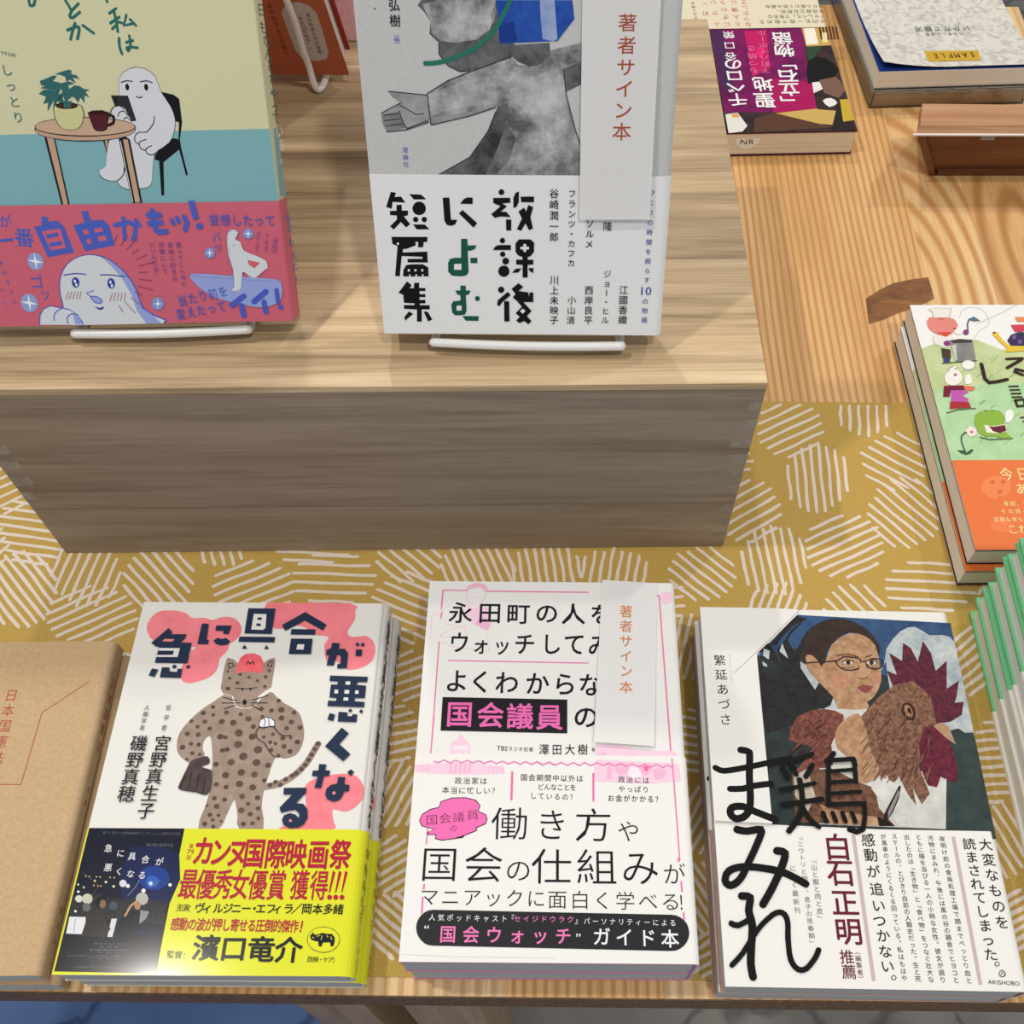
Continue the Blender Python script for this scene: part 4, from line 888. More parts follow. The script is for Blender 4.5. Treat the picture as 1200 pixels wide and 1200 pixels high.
ART['C']=[
('p','N:343f3f:242c2c:90',[513,1843,1320,1808,1320,688,272,717,276,1592]),
('p','N:294365:3b5a84:70',[513,1843,1320,1809,1320,1585,930,1497,521,1655,276,1592]),
('p','N:93a2ac:c9cdcb:60',[502,1571,572,1508,665,1452,786,1463,895,1507,935,1577,958,1652,1001,1710,1046,1754,1088,1778,1127,1783,1162,1761,1195,1735,1234,1736,1271,1737,1302,1727,1320,1696,1320,1180,1292,1181,1247,1217,1218,1209,1170,1191,1054,1139,947,1145,938,1372,943,1579,901,1509,838,1375,754,1317,662,1293,567,1313,489,1369,459,1474,456,1570,467,1591]),
('p','N:3c4a48:2e3a3a:70',[1170,1187,1316,1197,1320,1171,1320,667,1039,662]),
('p','N:1f1f20:2e2d2d:200',[275,1599,300,1511,370,1480,406,1553,385,1634,427,1684,471,1752,545,1812,519,1778,469,1727,450,1693,479,1619,543,1728,570,1766,537,1678,502,1595,499,1531,558,1413,594,1469,642,1454,647,1375,627,1329,565,1297,414,1218,290,1171,272,1368]),
('p','N:1f1f20:2e2d2d:200',[276,1612,336,1666,359,1675,425,1743,507,1837,569,1821,489,1777,422,1709,387,1659,358,1666,382,1609,391,1553,350,1576,325,1625]),
('p','N:9fb0b8:c4cac8:30',[319,1641,349,1627,339,1578,312,1600]),
('p','N:9fb0b8:c4cac8:30',[305,1567,325,1552,328,1536,306,1543]),
('p','c0c6c4',[418,1674,440,1586,399,1626]),
('p','N:d8d6d0:bcbab4:40',[567,1309,808,1313,775,961,1150,1008,1090,709,496,722]),
('p','N:9c7454:c39c7a:160',[629,1564,646,1611,672,1667,721,1711,776,1739,825,1736,866,1718,894,1693,910,1660,912,1617,908,1569,909,1518,903,1468,880,1419,852,1379,830,1362,813,1351,819,1331,813,1314,741,1306,667,1311,652,1337,645,1375,607,1425,566,1473,545,1503,532,1528,523,1558,523,1584,537,1602,557,1608,577,1587,598,1563,613,1554]),
('p','N:30241f:3d302a:120',[521,1562,512,1602,521,1653,544,1714,581,1771,634,1803,692,1820,746,1823,796,1813,843,1787,882,1753,908,1713,922,1672,920,1628,911,1603,908,1630,901,1672,883,1700,857,1723,818,1740,776,1745,741,1730,708,1703,675,1669,647,1632,631,1602,620,1575,609,1546,594,1529,555,1537]),
('p','N:9c7454:c39c7a:160',[530,1596,542,1610,562,1608,581,1590,598,1563,609,1529,615,1496,613,1475,601,1468,576,1480,550,1506,535,1553]),
('p','N:b07a64:c48f74:300',[646,1502,667,1509,698,1506,722,1498,734,1482,739,1460,735,1443,718,1431,693,1423,672,1425,657,1447,646,1479]),
('p','N:b07a64:c48f74:300',[866,1503,879,1508,896,1508,907,1504,907,1490,900,1472,892,1459,879,1457,865,1460,855,1467,854,1478,858,1493]),
('p','8a4a44',[773,1427,787,1438,811,1444,838,1442,855,1434,840,1414,815,1398,789,1409]),
('s','7a5048',5,[819,1567,826,1529,828,1489,810,1481,791,1483]),
('s','3a2226',8,[531,1562,606,1568,687,1576,711,1589,726,1600,763,1600,797,1595,812,1586,814,1573,809,1552,793,1533,761,1525,726,1526,703,1538,689,1554,685,1567,687,1576]),
('s','3a2226',8,[814,1573,828,1574,846,1577,862,1586,879,1593,904,1593,924,1586,929,1570,922,1552,903,1539,880,1532,861,1536,846,1545,841,1560,840,1573]),
('s','5a4030',7,[695,1605,718,1611,748,1615,779,1609,803,1601]),
('s','5a4030',7,[844,1602,877,1614]),
('p','5a3e30',[779,1571,775,1564,766,1558,752,1555,738,1555,726,1558,718,1563,716,1570,720,1577,729,1583,742,1586,757,1586,769,1583,777,1578]),
('p','cdbfa8',[774,1568,770,1563,762,1559,751,1556,740,1556,729,1558,722,1562,720,1567,724,1572,731,1576,743,1578,754,1578,765,1576,772,1572]),
('p','33241c',[758,1568,757,1563,753,1559,748,1556,743,1556,739,1558,736,1563,736,1568,738,1573,741,1578,746,1580,751,1580,756,1578,758,1574]),
('s','6a4a38',4,[711,1540,725,1538,743,1537,761,1541,775,1546]),
('p','5a3e30',[900,1573,896,1566,886,1561,873,1557,858,1557,846,1560,838,1565,836,1572,840,1579,850,1585,863,1588,877,1588,890,1586,898,1580]),
('p','cdbfa8',[894,1570,891,1565,883,1561,872,1558,860,1558,849,1560,843,1564,841,1569,844,1574,852,1578,863,1580,875,1581,885,1579,892,1575]),
('p','33241c',[879,1571,877,1565,873,1561,868,1558,863,1558,859,1561,857,1565,856,1570,858,1576,862,1580,867,1583,872,1583,876,1580,879,1576]),
('s','6a4a38',4,[831,1543,845,1540,863,1539,881,1543,895,1548]),
('s','7a5444',4,[838,1489,823,1481,806,1475,792,1481,782,1488]),
('p','N:b58a6a:c39a78:200',[809,1567,821,1573,831,1562,836,1529,834,1495,821,1482,806,1480,797,1481,793,1494,799,1532]),
('p','N:44192a:6a2c3a:240',[957,1436,940,1525,988,1503,967,1627,1027,1583,1049,1686,1085,1658,1108,1578,1155,1700,1184,1631,1191,1529,1258,1587,1229,1430,1299,1475,1271,1387,1255,1354,1302,1360,1278,1290,1216,1252,1113,1234,995,1360]),
('p','N:54302e:92584a:260',[512,1098,460,1118,399,1137,410,1200,452,1264,517,1297,587,1309,644,1300,683,1279,684,1257,666,1226,634,1176,603,1120,602,1064,600,1018,573,1003,529,996,447,965,389,954,449,1021]),
('p','N:55382e:9a7058:300',[771,1270,878,1380,969,1447,1064,1471,1140,1385,1143,1234,1072,1170,1016,1015,1048,867,1029,866,1001,817,968,905,971,807,936,884,911,963,875,923,846,982,830,942,802,1011,783,1144]),
('p','N:50182a:742c3e:260',[1070,1212,1113,1234,1181,1172,1199,1110,1204,1009,1185,938,1139,947,1114,967,1085,912,1043,921,1024,1005,1036,1128]),
('p','N:a88468:c09a7c:60',[1126,1224,1165,1247,1201,1225,1218,1131,1179,1162]),
('p','3a241e',[1047,1317,1049,1295,1044,1275,1033,1260,1018,1253,1002,1255,989,1267,980,1285,978,1307,983,1328,994,1343,1009,1350,1025,1348,1038,1336]),
('p','a87c5c',[1032,1313,1034,1298,1032,1284,1027,1274,1019,1271,1010,1273,1002,1283,996,1296,994,1311,996,1325,1001,1335,1009,1338,1018,1335,1026,1326]),
('p','241614',[1027,1311,1028,1304,1027,1297,1024,1292,1020,1291,1016,1292,1012,1296,1009,1302,1009,1310,1010,1316,1012,1321,1016,1323,1021,1321,1025,1317]),
('p','N:9c7454:c39c7a:160',[631,1183,651,1218,679,1247,712,1271,744,1285,760,1287,771,1270,783,1222,791,1165,792,1122,793,1082,809,1041,820,1002,807,967,782,941,746,925,713,930,706,975,698,1030,663,1066,630,1100,623,1142]),
('p','N:4e3428:86604a:240',[391,974,587,997,713,930,786,901,790,804,852,719,384,730]),
('p','N:d0c8b8:b8aa98:60',[399,954,471,995,493,857,446,778,398,855]),
('p','N:9c7454:c39c7a:160',[508,818,617,781,811,756,805,718,552,723]),
('p','N:dcdad4:c0beb8:50',[814,961,904,923,980,807,1051,886,1139,957,1090,709,871,719,767,901]),
('p','2a2220',[801,761,834,814,904,918,912,913,893,854,854,786,813,737]),
('p','8d8884',[831,790,898,898,899,879,859,805,825,755]),
('p','1c1816',[775,765,819,747,852,719,777,718]),
('s','9a745e',3,[964,1053,940,1014]),
('s','4a2f28',3,[1005,984,985,946]),
('s','7a5444',3,[989,991,968,953]),
('s','9a745e',3,[792,1146,758,1106]),
('s','4a2f28',3,[1069,1087,1052,1048]),
('s','7a5444',3,[1089,1277,1070,1237]),
('s','9a745e',3,[944,1227,917,1186]),
('s','4a2f28',3,[948,1111,923,1071]),
('s','7a5444',3,[800,1235,765,1194]),
('s','9a745e',3,[847,990,818,952]),
('s','4a2f28',3,[1043,1260,1022,1219]),
('s','7a5444',3,[1055,1268,1034,1227]),
('s','9a745e',3,[998,1271,974,1230]),
('s','4a2f28',3,[763,1004,729,966]),
('s','7a5444',3,[863,1236,831,1196]),
('s','9a745e',3,[1068,1009,1051,971]),
('s','4a2f28',3,[848,975,818,937]),
('s','7a5444',3,[941,1074,916,1035]),
('s','9a745e',3,[823,982,792,943]),
('s','4a2f28',3,[972,976,950,937]),
('s','7a5444',3,[1075,1210,1056,1170]),
('s','9a745e',3,[914,1255,885,1214]),
('s','4a2f28',3,[851,1291,818,1249]),
('s','7a5444',3,[871,1099,841,1060]),
('s','9a745e',3,[773,1071,739,1032]),
('s','4a2f28',3,[898,1203,869,1163]),
('s','7a5444',3,[1040,1145,1020,1106]),
('s','9a745e',3,[882,1142,852,1102]),
('s','4a2f28',3,[1030,1297,1007,1256]),
('s','7a5444',3,[1119,1311,1101,1270]),
('s','9a745e',3,[997,1018,976,979]),
('s','4a2f28',3,[772,1033,738,994]),
('s','7a5444',3,[892,1108,864,1069]),
('s','9a745e',3,[808,1296,772,1255]),
('s','4a2f28',3,[814,977,783,938]),
('s','7a5444',3,[830,1045,798,1006]),
('s','9a745e',3,[1047,985,1029,947]),
('s','4a2f28',3,[898,1187,869,1147]),
('s','7a5444',3,[931,1040,906,1001]),
('s','9a745e',3,[802,1047,770,1008]),
('s','4a2f28',3,[1011,1013,991,974]),
('s','7a5444',3,[770,979,736,940]),
('s','9a745e',3,[818,1191,785,1150]),
('s','4a2f28',3,[950,992,926,953]),
('s','7a5444',3,[865,988,837,950]),
('s','9a745e',3,[964,1203,939,1163]),
('s','4a2f28',3,[899,1251,869,1210]),
('s','7a5444',3,[825,1260,790,1219]),
('s','9a745e',3,[969,965,947,927]),
('s','4a2f28',3,[857,1297,824,1256]),
('s','7a5444',3,[1090,1127,1073,1088]),
('s','9a745e',3,[924,1230,896,1189]),
('s','4a2f28',3,[950,1023,926,984]),
('s','7a5444',3,[929,1164,902,1124]),
('s','9a745e',3,[778,989,744,951]),
('s','4a2f28',3,[792,1136,757,1096]),
('s','7a5444',3,[1068,1271,1048,1230]),
('s','9a745e',3,[985,982,964,943]),
('s','4a2f28',3,[963,1037,940,998]),
('s','7a5444',3,[818,1157,785,1117]),
('s','9a745e',3,[810,1014,778,975]),
('s','4a2f28',3,[877,1152,847,1112]),
('s','7a5444',3,[1074,1016,1058,978]),
('s','9a745e',3,[1092,1156,1074,1116]),
('s','4a2f28',3,[922,1056,896,1017]),
('s','7a5444',3,[944,1211,918,1170]),
('s','9a745e',3,[929,1262,900,1222]),
('s','4a2f28',3,[873,966,846,928]),
('s','7a5444',3,[1076,1094,1058,1055]),
('s','9a745e',3,[948,1194,922,1154]),
('s','4a2f28',3,[821,1215,788,1175]),
('s','7a5444',3,[1006,1010,985,972]),
('s','9a745e',3,[879,1036,851,997]),
('s','4a2f28',3,[1014,1070,993,1031]),
('s','7a5444',3,[975,1047,953,1008]),
('s','9a745e',3,[885,1064,856,1025]),
('s','4a2f28',3,[871,1140,841,1101]),
('s','7a5444',3,[1012,1071,992,1032]),
('s','9a745e',3,[850,981,821,942]),
('s','4a2f28',3,[981,1109,958,1070]),
('s','7a5444',3,[783,1117,748,1077]),
('s','9a745e',3,[851,1075,821,1036]),
('s','4a2f28',3,[909,1026,883,987]),
('s','7a5444',3,[968,1033,945,995]),
('s','9a745e',3,[883,1085,854,1046]),
('s','4a2f28',3,[994,1023,973,985]),
('s','7a5444',3,[873,1016,845,977]),
('s','9a745e',3,[1044,1073,1025,1034]),
('s','4a2f28',3,[1061,981,1044,942]),
('s','7a5444',3,[943,1126,917,1087]),
('s','9a745e',3,[816,1017,784,978]),
('s','4a2f28',3,[1078,1147,1060,1107]),
('s','7a5444',3,[986,1061,964,1022]),
('s','9a745e',3,[1031,1255,1009,1215]),
('s','4a2f28',3,[1022,1110,1002,1070]),
('s','7a5444',3,[996,1166,973,1126]),
('s','9a745e',3,[962,1041,938,1002]),
('s','4a2f28',3,[969,1060,946,1021]),
('s','7a5444',3,[808,1255,773,1215]),
('s','9a745e',3,[912,1083,885,1044]),
('s','4a2f28',3,[840,1070,810,1030]),
('s','7a5444',3,[1007,1302,983,1261]),
('s','9a745e',3,[946,1234,919,1194]),
('s','4a2f28',3,[818,1265,783,1224]),
('s','7a5444',3,[899,1249,869,1209]),
('s','9a745e',3,[868,1302,835,1260]),
('s','4a2f28',3,[935,1179,908,1139]),
('s','7a5444',3,[969,1105,945,1066]),
('s','9a745e',3,[835,995,805,956]),
('s','4a2f28',3,[786,1167,751,1127]),
('s','7a5444',3,[874,1167,844,1127]),
('s','9a745e',3,[800,1019,768,980]),
('s','4a2f28',3,[925,1302,897,1261]),
('s','7a5444',3,[999,1282,974,1242]),
('s','9a745e',3,[962,1194,937,1154]),
('s','4a2f28',3,[938,978,914,939]),
('s','7a5444',3,[1044,1167,1024,1127]),
('s','9a745e',3,[1029,1088,1009,1049]),
('s','4a2f28',3,[918,1264,889,1223]),
('s','7a5444',3,[965,1115,941,1075]),
('s','9a745e',3,[1054,977,1037,938]),
('s','4a2f28',3,[982,1190,958,1150]),
('s','7a5444',3,[1094,1318,1075,1277]),
('s','9a745e',3,[812,1111,779,1071]),
('s','4a2f28',3,[996,1266,972,1225]),
('s','7a5444',3,[957,1001,934,962]),
('s','9a745e',3,[904,1160,875,1120]),
('s','4a2f28',3,[864,1209,833,1169]),
('s','7a5444',3,[1095,1182,1078,1142]),
('s','9a745e',3,[1059,995,1041,957]),
('s','4a2f28',3,[983,1223,959,1182]),
('s','7a5444',3,[1091,1141,1073,1101]),
('s','9a745e',3,[922,1200,895,1160]),
('s','4a2f28',3,[1092,1142,1075,1103]),
('s','7a5444',3,[873,1143,843,1104]),
('s','9a745e',3,[813,1092,781,1052]),
('s','4a2f28',3,[933,1210,906,1170]),
('s','7a5444',3,[1008,1024,988,985]),
('s','9a745e',3,[784,1122,749,1082]),
('s','4a2f28',3,[844,984,815,945]),
('s','7a5444',3,[1043,1229,1022,1188]),
('s','9a745e',3,[885,1259,854,1218]),
('s','4a2f28',3,[1106,1213,1089,1173]),
('s','7a5444',3,[974,1146,950,1106]),
('s','9a745e',3,[978,1101,955,1061]),
('s','4a2f28',3,[1039,1275,1017,1234]),
('s','7a5444',3,[1033,1209,1012,1169]),
('s','9a745e',3,[959,1195,933,1155]),
('s','4a2f28',3,[873,1125,844,1085]),
('s','7a5444',3,[936,1186,909,1146]),
('s','9a6458',3,[552,1131,524,1108]),
('s','4e2c2c',3,[441,1200,413,1176]),
('s','74463e',3,[496,1063,468,1040]),
('s','9a6458',3,[577,1141,549,1118]),
('s','4e2c2c',3,[426,1090,398,1067]),
('s','74463e',3,[499,1134,471,1110]),
('s','9a6458',3,[545,1123,517,1099]),
('s','4e2c2c',3,[500,1064,472,1041]),
('s','74463e',3,[497,1172,468,1148]),
('s','9a6458',3,[580,1214,551,1191]),
('s','4e2c2c',3,[471,1081,443,1058]),
('s','74463e',3,[433,1079,405,1056]),
('s','9a6458',3,[548,1164,519,1141]),
('s','4e2c2c',3,[471,1091,443,1068]),
('s','74463e',3,[591,1226,563,1202]),
('s','9a6458',3,[508,1139,480,1116]),
('s','4e2c2c',3,[517,1185,489,1161]),
('s','74463e',3,[453,1131,425,1107]),
('s','9a6458',3,[577,1241,548,1217]),
('s','4e2c2c',3,[461,1083,433,1060]),
('s','74463e',3,[558,1116,530,1093]),
('s','9a6458',3,[429,1102,401,1079]),
('s','4e2c2c',3,[581,1048,552,1025]),
('s','74463e',3,[558,1245,530,1221]),
('s','9a6458',3,[578,1209,549,1186]),
('s','4e2c2c',3,[526,1057,498,1034]),
('s','74463e',3,[558,1227,530,1203]),
('s','9a6458',3,[469,1063,441,1040]),
('s','4e2c2c',3,[452,1125,424,1102]),
('s','74463e',3,[507,1220,479,1197]),
('s','9a6458',3,[545,1246,517,1222]),
('s','4e2c2c',3,[450,1174,422,1150]),
('s','74463e',3,[452,1241,423,1217]),
('s','9a6458',3,[520,1099,492,1076]),
('s','4e2c2c',3,[586,1227,558,1204]),
('s','74463e',3,[506,1188,478,1165]),
('s','9a6458',3,[530,1152,502,1129]),
('s','4e2c2c',3,[590,1177,562,1154]),
('s','74463e',3,[434,1107,406,1084]),
('s','9a6458',3,[452,1121,424,1098]),
('s','4e2c2c',3,[504,1065,476,1042]),
('s','74463e',3,[519,1125,491,1101]),
('s','9a6458',3,[472,1138,444,1115]),
('s','4e2c2c',3,[466,1097,438,1074]),
('s','74463e',3,[525,1226,497,1203]),
('s','9a6458',3,[472,1176,444,1152]),
('s','4e2c2c',3,[561,1218,533,1194]),
('s','74463e',3,[545,1118,517,1095]),
('s','9a6458',3,[440,1113,412,1090]),
('s','4e2c2c',3,[453,1227,425,1203]),
('s','74463e',3,[536,1205,507,1181]),
('s','9a6458',3,[577,1155,548,1131]),
('s','4e2c2c',3,[477,1088,449,1065]),
('s','74463e',3,[429,1101,401,1078]),
('s','9a6458',3,[446,1221,418,1198]),
('s','4e2c2c',3,[584,1113,556,1090]),
('s','74463e',3,[476,1229,448,1206]),
('s','9a6458',3,[588,1117,560,1093]),
('s','4e2c2c',3,[576,1226,548,1202]),
('s','74463e',3,[538,1180,509,1157]),
('s','9a6458',3,[473,1184,445,1160]),
('s','4e2c2c',3,[536,1181,508,1158]),
('s','74463e',3,[503,1225,474,1202]),
('s','9a6458',3,[565,1120,537,1097]),
('s','4e2c2c',3,[566,1164,538,1141]),
('s','74463e',3,[572,1147,543,1124]),
('s','9a6458',3,[527,1135,499,1111]),
('s','4e2c2c',3,[556,1172,528,1149]),
('s','74463e',3,[457,1247,428,1223]),
('s','9a6458',3,[474,1246,446,1222]),
('s','4e2c2c',3,[579,1155,551,1131]),
('s','74463e',3,[570,1256,541,1232]),
('s','9a6458',3,[499,1069,471,1046]),
('s','4e2c2c',3,[535,1165,507,1141]),
('s','74463e',3,[517,1234,489,1210]),
('s','9a6458',3,[463,1220,435,1196]),
('s','4e2c2c',3,[495,1173,467,1150]),
('s','74463e',3,[586,1224,557,1200]),
('s','9a6458',3,[477,1195,449,1172]),
('s','4e2c2c',3,[462,1193,433,1169]),
('p','e9e7e2',[0,1873,362,1873,511,1869,519,1843,277,1604,272,717,0,727]),
('s','303036',2,[152,1492,272,1609,529,1866]),
('t','1a1b20','繁延あづさ',83,1563,89,1238,64,64,6,0,1),
('t','50505a','A',134,1593,134,1593,11,12,0,90,0),
('t','50505a','z',134,1582,134,1582,11,12,0,90,0),
('t','50505a','u',134,1571,134,1571,11,12,0,90,0),
('t','50505a','s',134,1559,134,1559,11,12,0,90,0),
('t','50505a','a',134,1548,134,1548,11,12,0,90,0),
('t','50505a','S',134,1537,134,1537,11,12,0,90,0),
('t','50505a','h',134,1525,134,1525,11,12,0,90,0),
('t','50505a','i',134,1514,134,1514,11,12,0,90,0),
('t','50505a','g',134,1503,134,1503,11,12,0,90,0),
('t','50505a','e',134,1492,134,1492,11,12,0,90,0),
('t','50505a','n',134,1481,134,1481,11,12,0,90,0),
('t','50505a','o',134,1470,134,1470,11,12,0,90,0),
('t','50505a','b',134,1458,134,1458,11,12,0,90,0),
('t','50505a','u',134,1447,134,1447,11,12,0,90,0),
('s','0d0d0e',30,[22,986,31,981,44,974,63,971,88,974,120,980,155,987,196,996,240,1006,282,1016,323,1026,362,1034,389,1040]),
('s','0d0d0e',31,[85,882,113,882,147,884,172,891,199,899,244,906,282,911]),
('s','0d0d0e',35,[152,1079,163,1078,177,1076,188,1071,193,1067,194,1061,193,1047,191,1022,187,988,183,950,181,904,180,854,176,813,170,786,162,769,151,756,137,745,119,739,104,737,93,742,83,750,78,760,77,770,80,782,88,791,102,796,120,798,140,797,157,791,176,782,198,772,229,760,262,747,286,738]),
('s','0d0d0e',31,[103,689,114,686,131,683,150,681,174,685,199,690,216,689,219,679,212,662,202,640,186,610,167,574,148,540,132,511,118,484,103,462,86,446,70,435,56,431,45,433,35,441,31,451,33,465,39,481,51,495,68,504,91,511,117,515,147,516,181,514,215,510,247,506,279,499,311,490,344,474,376,456,399,443]),
('s','0d0d0e',33,[282,592,293,591,309,588,318,581,317,567,310,547,300,524,284,493,265,459,246,426,227,396,208,369,195,350]),
('s','0d0d0e',32,[101,384,113,384,129,383,139,377,138,362,132,342,128,321,131,301,136,280,139,256,136,227,131,195,126,165,123,139,120,116,118,94,119,73,121,54,123,41]),
('s','0d0d0e',23,[44,264,57,258,76,255,106,269,131,284]),
('s','0d0d0e',22,[35,88,47,99,65,116,86,138,109,169,135,205,161,238,186,265,212,287,234,304,252,313,266,316,278,314,288,307,295,294,298,277,298,256,295,231,293,204,292,174,292,141,296,115,303,96,313,83,324,75,336,72,349,74,362,80,377,93,392,110,405,125,413,138,419,149,423,157]),
('s','0d0d0e',23,[333,1023,365,1025,409,1032,460,1049,501,1066]),
('s','0d0d0e',27,[347,991,369,948]),
('s','0d0d0e',23,[396,1008,411,959]),
('s','0d0d0e',25,[494,1009,456,950]),
('s','0d0d0e',21,[331,884,404,896,494,918]),
('s','0d0d0e',25,[329,810,417,822,520,840]),
('s','0d0d0e',27,[424,933,427,886,427,828,416,784,398,745,370,709,346,683]),
('s','0d0d0e',24,[420,807,432,779,448,746,470,722,489,706]),
('s','0d0d0e',24,[606,1071,575,1033]),
('s','0d0d0e',24,[565,1032,696,1043,703,1013]),
('s','0d0d0e',23,[575,1033,547,809]),
('s','0d0d0e',19,[579,979,694,989]),
('s','0d0d0e',23,[701,1040,694,927]),
('s','0d0d0e',19,[572,923,694,933]),
('s','0d0d0e',19,[565,867,710,880]),
('s','0d0d0e',22,[548,814,720,823,711,750,696,699,667,687,634,698]),
('s','0d0d0e',22,[517,773,527,732]),
('s','0d0d0e',22,[563,773,573,733]),
('s','0d0d0e',22,[609,774,618,733]),
('s','0d0d0e',22,[654,775,664,734]),
]
ART['CO']=[
('s','0d0d0e',30,[21,984,30,979,43,972,62,969,87,972,119,978,154,985,194,994,239,1004,281,1014,322,1023,360,1032,387,1038]),
('s','0d0d0e',31,[84,880,111,880,145,881,170,889,198,897,243,904,281,909]),
('s','0d0d0e',35,[151,1077,161,1076,176,1073,187,1069,191,1065,193,1059,192,1045,190,1020,186,986,182,948,180,902,179,852,175,811,169,785,161,767,150,754,135,743,118,737,103,736,92,740,82,748,77,758,76,768,79,780,87,789,101,794,119,796,138,795,156,789,175,780,197,770,227,758,261,745,285,736]),
('s','0d0d0e',31,[102,687,113,684,130,681,149,680,173,683,198,688,215,687,217,677,211,660,200,638,185,608,166,572,147,539,131,509,116,482,101,461,85,445,69,434,55,429,44,431,34,439,30,450,32,463,38,480,50,493,67,503,90,510,116,514,146,515,180,513,213,509,246,504,278,498,310,488,343,473,375,455,397,442]),
('s','0d0d0e',33,[280,590,292,589,307,587,317,579,316,565,309,546,298,522,283,492,264,457,245,425,226,395,207,367,194,348]),
('s','0d0d0e',32,[100,383,112,383,128,382,138,376,137,361,131,341,127,319,129,299,135,279,137,255,135,226,130,194,125,164,121,138,118,114,117,93,118,72,120,53,122,40]),
('s','0d0d0e',22,[43,262,55,256,75,254,105,268,130,282]),
('s','0d0d0e',22,[34,87,46,98,64,114,85,137,108,168,134,204,160,237,185,264,211,286,233,303,251,312,265,315,277,313,286,305,293,293,297,276,297,255,294,230,291,203,291,172,291,140,294,113,302,95,312,82,323,74,335,71,347,73,361,79,376,92,391,109,404,124,412,137,418,148,421,156]),
('s','0d0d0e',23,[331,1020,363,1023,407,1029,458,1047,499,1064]),
('s','0d0d0e',27,[346,988,367,946]),
('s','0d0d0e',23,[394,1005,410,957]),
('s','0d0d0e',25,[493,1007,455,947]),
('s','0d0d0e',21,[330,882,403,893,492,916]),
('s','0d0d0e',25,[327,808,415,820,519,838]),
('s','0d0d0e',26,[422,931,426,884,426,826,415,782,396,743,369,707,344,681]),
('s','0d0d0e',24,[418,805,430,777,447,744,469,720,487,704]),
('s','0d0d0e',23,[604,1069,573,1030]),
('s','0d0d0e',24,[563,1030,695,1041,701,1011]),
('s','0d0d0e',23,[573,1030,546,807]),
('s','0d0d0e',19,[577,976,692,987]),
('s','0d0d0e',23,[699,1038,692,925]),
('s','0d0d0e',19,[570,921,693,930]),
('s','0d0d0e',19,[563,865,708,878]),
('s','0d0d0e',22,[546,812,718,821,710,748,694,697,665,685,632,696]),
('s','0d0d0e',22,[516,771,526,730]),
('s','0d0d0e',22,[561,771,571,731]),
('s','0d0d0e',22,[607,772,617,732]),
('s','0d0d0e',22,[652,773,662,732]),
('t','6a1c34','白',566,615,566,615,132,132,14,0,0),
('t','6a1c34','石',566,498,566,498,130,129,14,0,0),
('t','6a1c34','正',567,364,567,364,128,125,14,0,0),
('t','6a1c34','明',567,239,567,239,126,122,14,0,0),
('t','6a1c34','推薦',545,131,546,69,66,64,6,0,1),
('t','6a1c34','（編集者）',594,154,594,40,28,27,0,0,1),
('p','c9b4ba',[640,676,657,677,657,34,641,34]),
('t','1a1b20','感',714,650,714,650,67,65,8,0,0),
('t','1a1b20','動',716,580,716,580,66,64,8,0,0),
('t','1a1b20','が',717,505,717,505,65,63,8,0,0),
('t','1a1b20','追',720,426,720,426,65,62,8,0,0),
('t','1a1b20','い',718,353,718,353,64,61,8,0,0),
('t','1a1b20','つ',712,287,712,287,64,60,8,0,0),
('t','1a1b20','か',719,223,719,223,63,59,8,0,0),
('t','1a1b20','な',718,157,718,157,63,58,8,0,0),
('t','1a1b20','い',718,95,718,95,62,58,8,0,0),
('p','1a1b20',[750,48,748,43,744,40,739,38,734,38,730,39,728,43,727,48,729,52,733,56,738,58,743,58,747,56,749,52]),
('p','efede8',[746,48,745,45,742,43,739,41,736,41,733,42,732,45,731,48,732,51,735,53,738,54,741,54,744,53,745,51]),
('t','77777c','『山と獣と肉と皮』',446,551,449,292,31,30,0,0,1),
('t','77777c','『ニワトリと卵と、息子の思春期』',395,656,400,186,30,27,0,0,1),
('t','77777c','に続く最新刊',347,512,347,326,30,29,0,0,1),
('t','1c1c20','が風車のようにくるくる回っている。私はもはや',788,667,784,47,27,27,0,0,1),
('t','1c1c20','夜明け前の食鳥処理工場で顔までべっとり血と',1062,661,1065,42,28,27,0,0,1),
('t','1c1c20','汚物にまみれ、午後には風の谷の鶏舎でヒヨコと',1008,663,1009,43,28,27,0,0,1),
('t','1c1c20','ともに陽を浴びる一人の小柄な女性。彼女が語り',953,668,951,43,28,27,0,0,1),
('t','1c1c20','出したのは「生き物」と「食べ物」をつなぐ壮大な',897,667,900,44,28,27,0,0,1),
('t','1c1c20','スケールの、とびきり自前の人類史だった。生と死',840,669,844,45,28,27,0,0,1),
('p','c9b4ba',[1109,672,1125,672,1120,26,1105,26]),
('t','1a1b20','読まされてしまった',1184,640,1183,152,63,57,8,0,1),
('p','1a1b20',[1214,112,1212,108,1208,104,1203,102,1198,102,1194,104,1191,107,1191,112,1193,116,1197,120,1202,122,1207,122,1211,120,1213,117]),
('p','efede8',[1210,112,1208,109,1206,107,1203,105,1199,105,1197,107,1195,109,1195,112,1196,115,1199,117,1202,119,1205,119,1208,117,1210,115]),
('t','1a1b20','大変なものを',1260,638,1262,290,64,60,6,0,1),
('f','303036','AKISHOBO',1147,38,1284,33,17,0),
('s','44444a',3,[1202,72,1211,84,1222,87,1232,76,1228,65,1215,59,1203,63,1202,72]),
('s','44444a',3,[1207,64,1220,80,1225,65]),
]
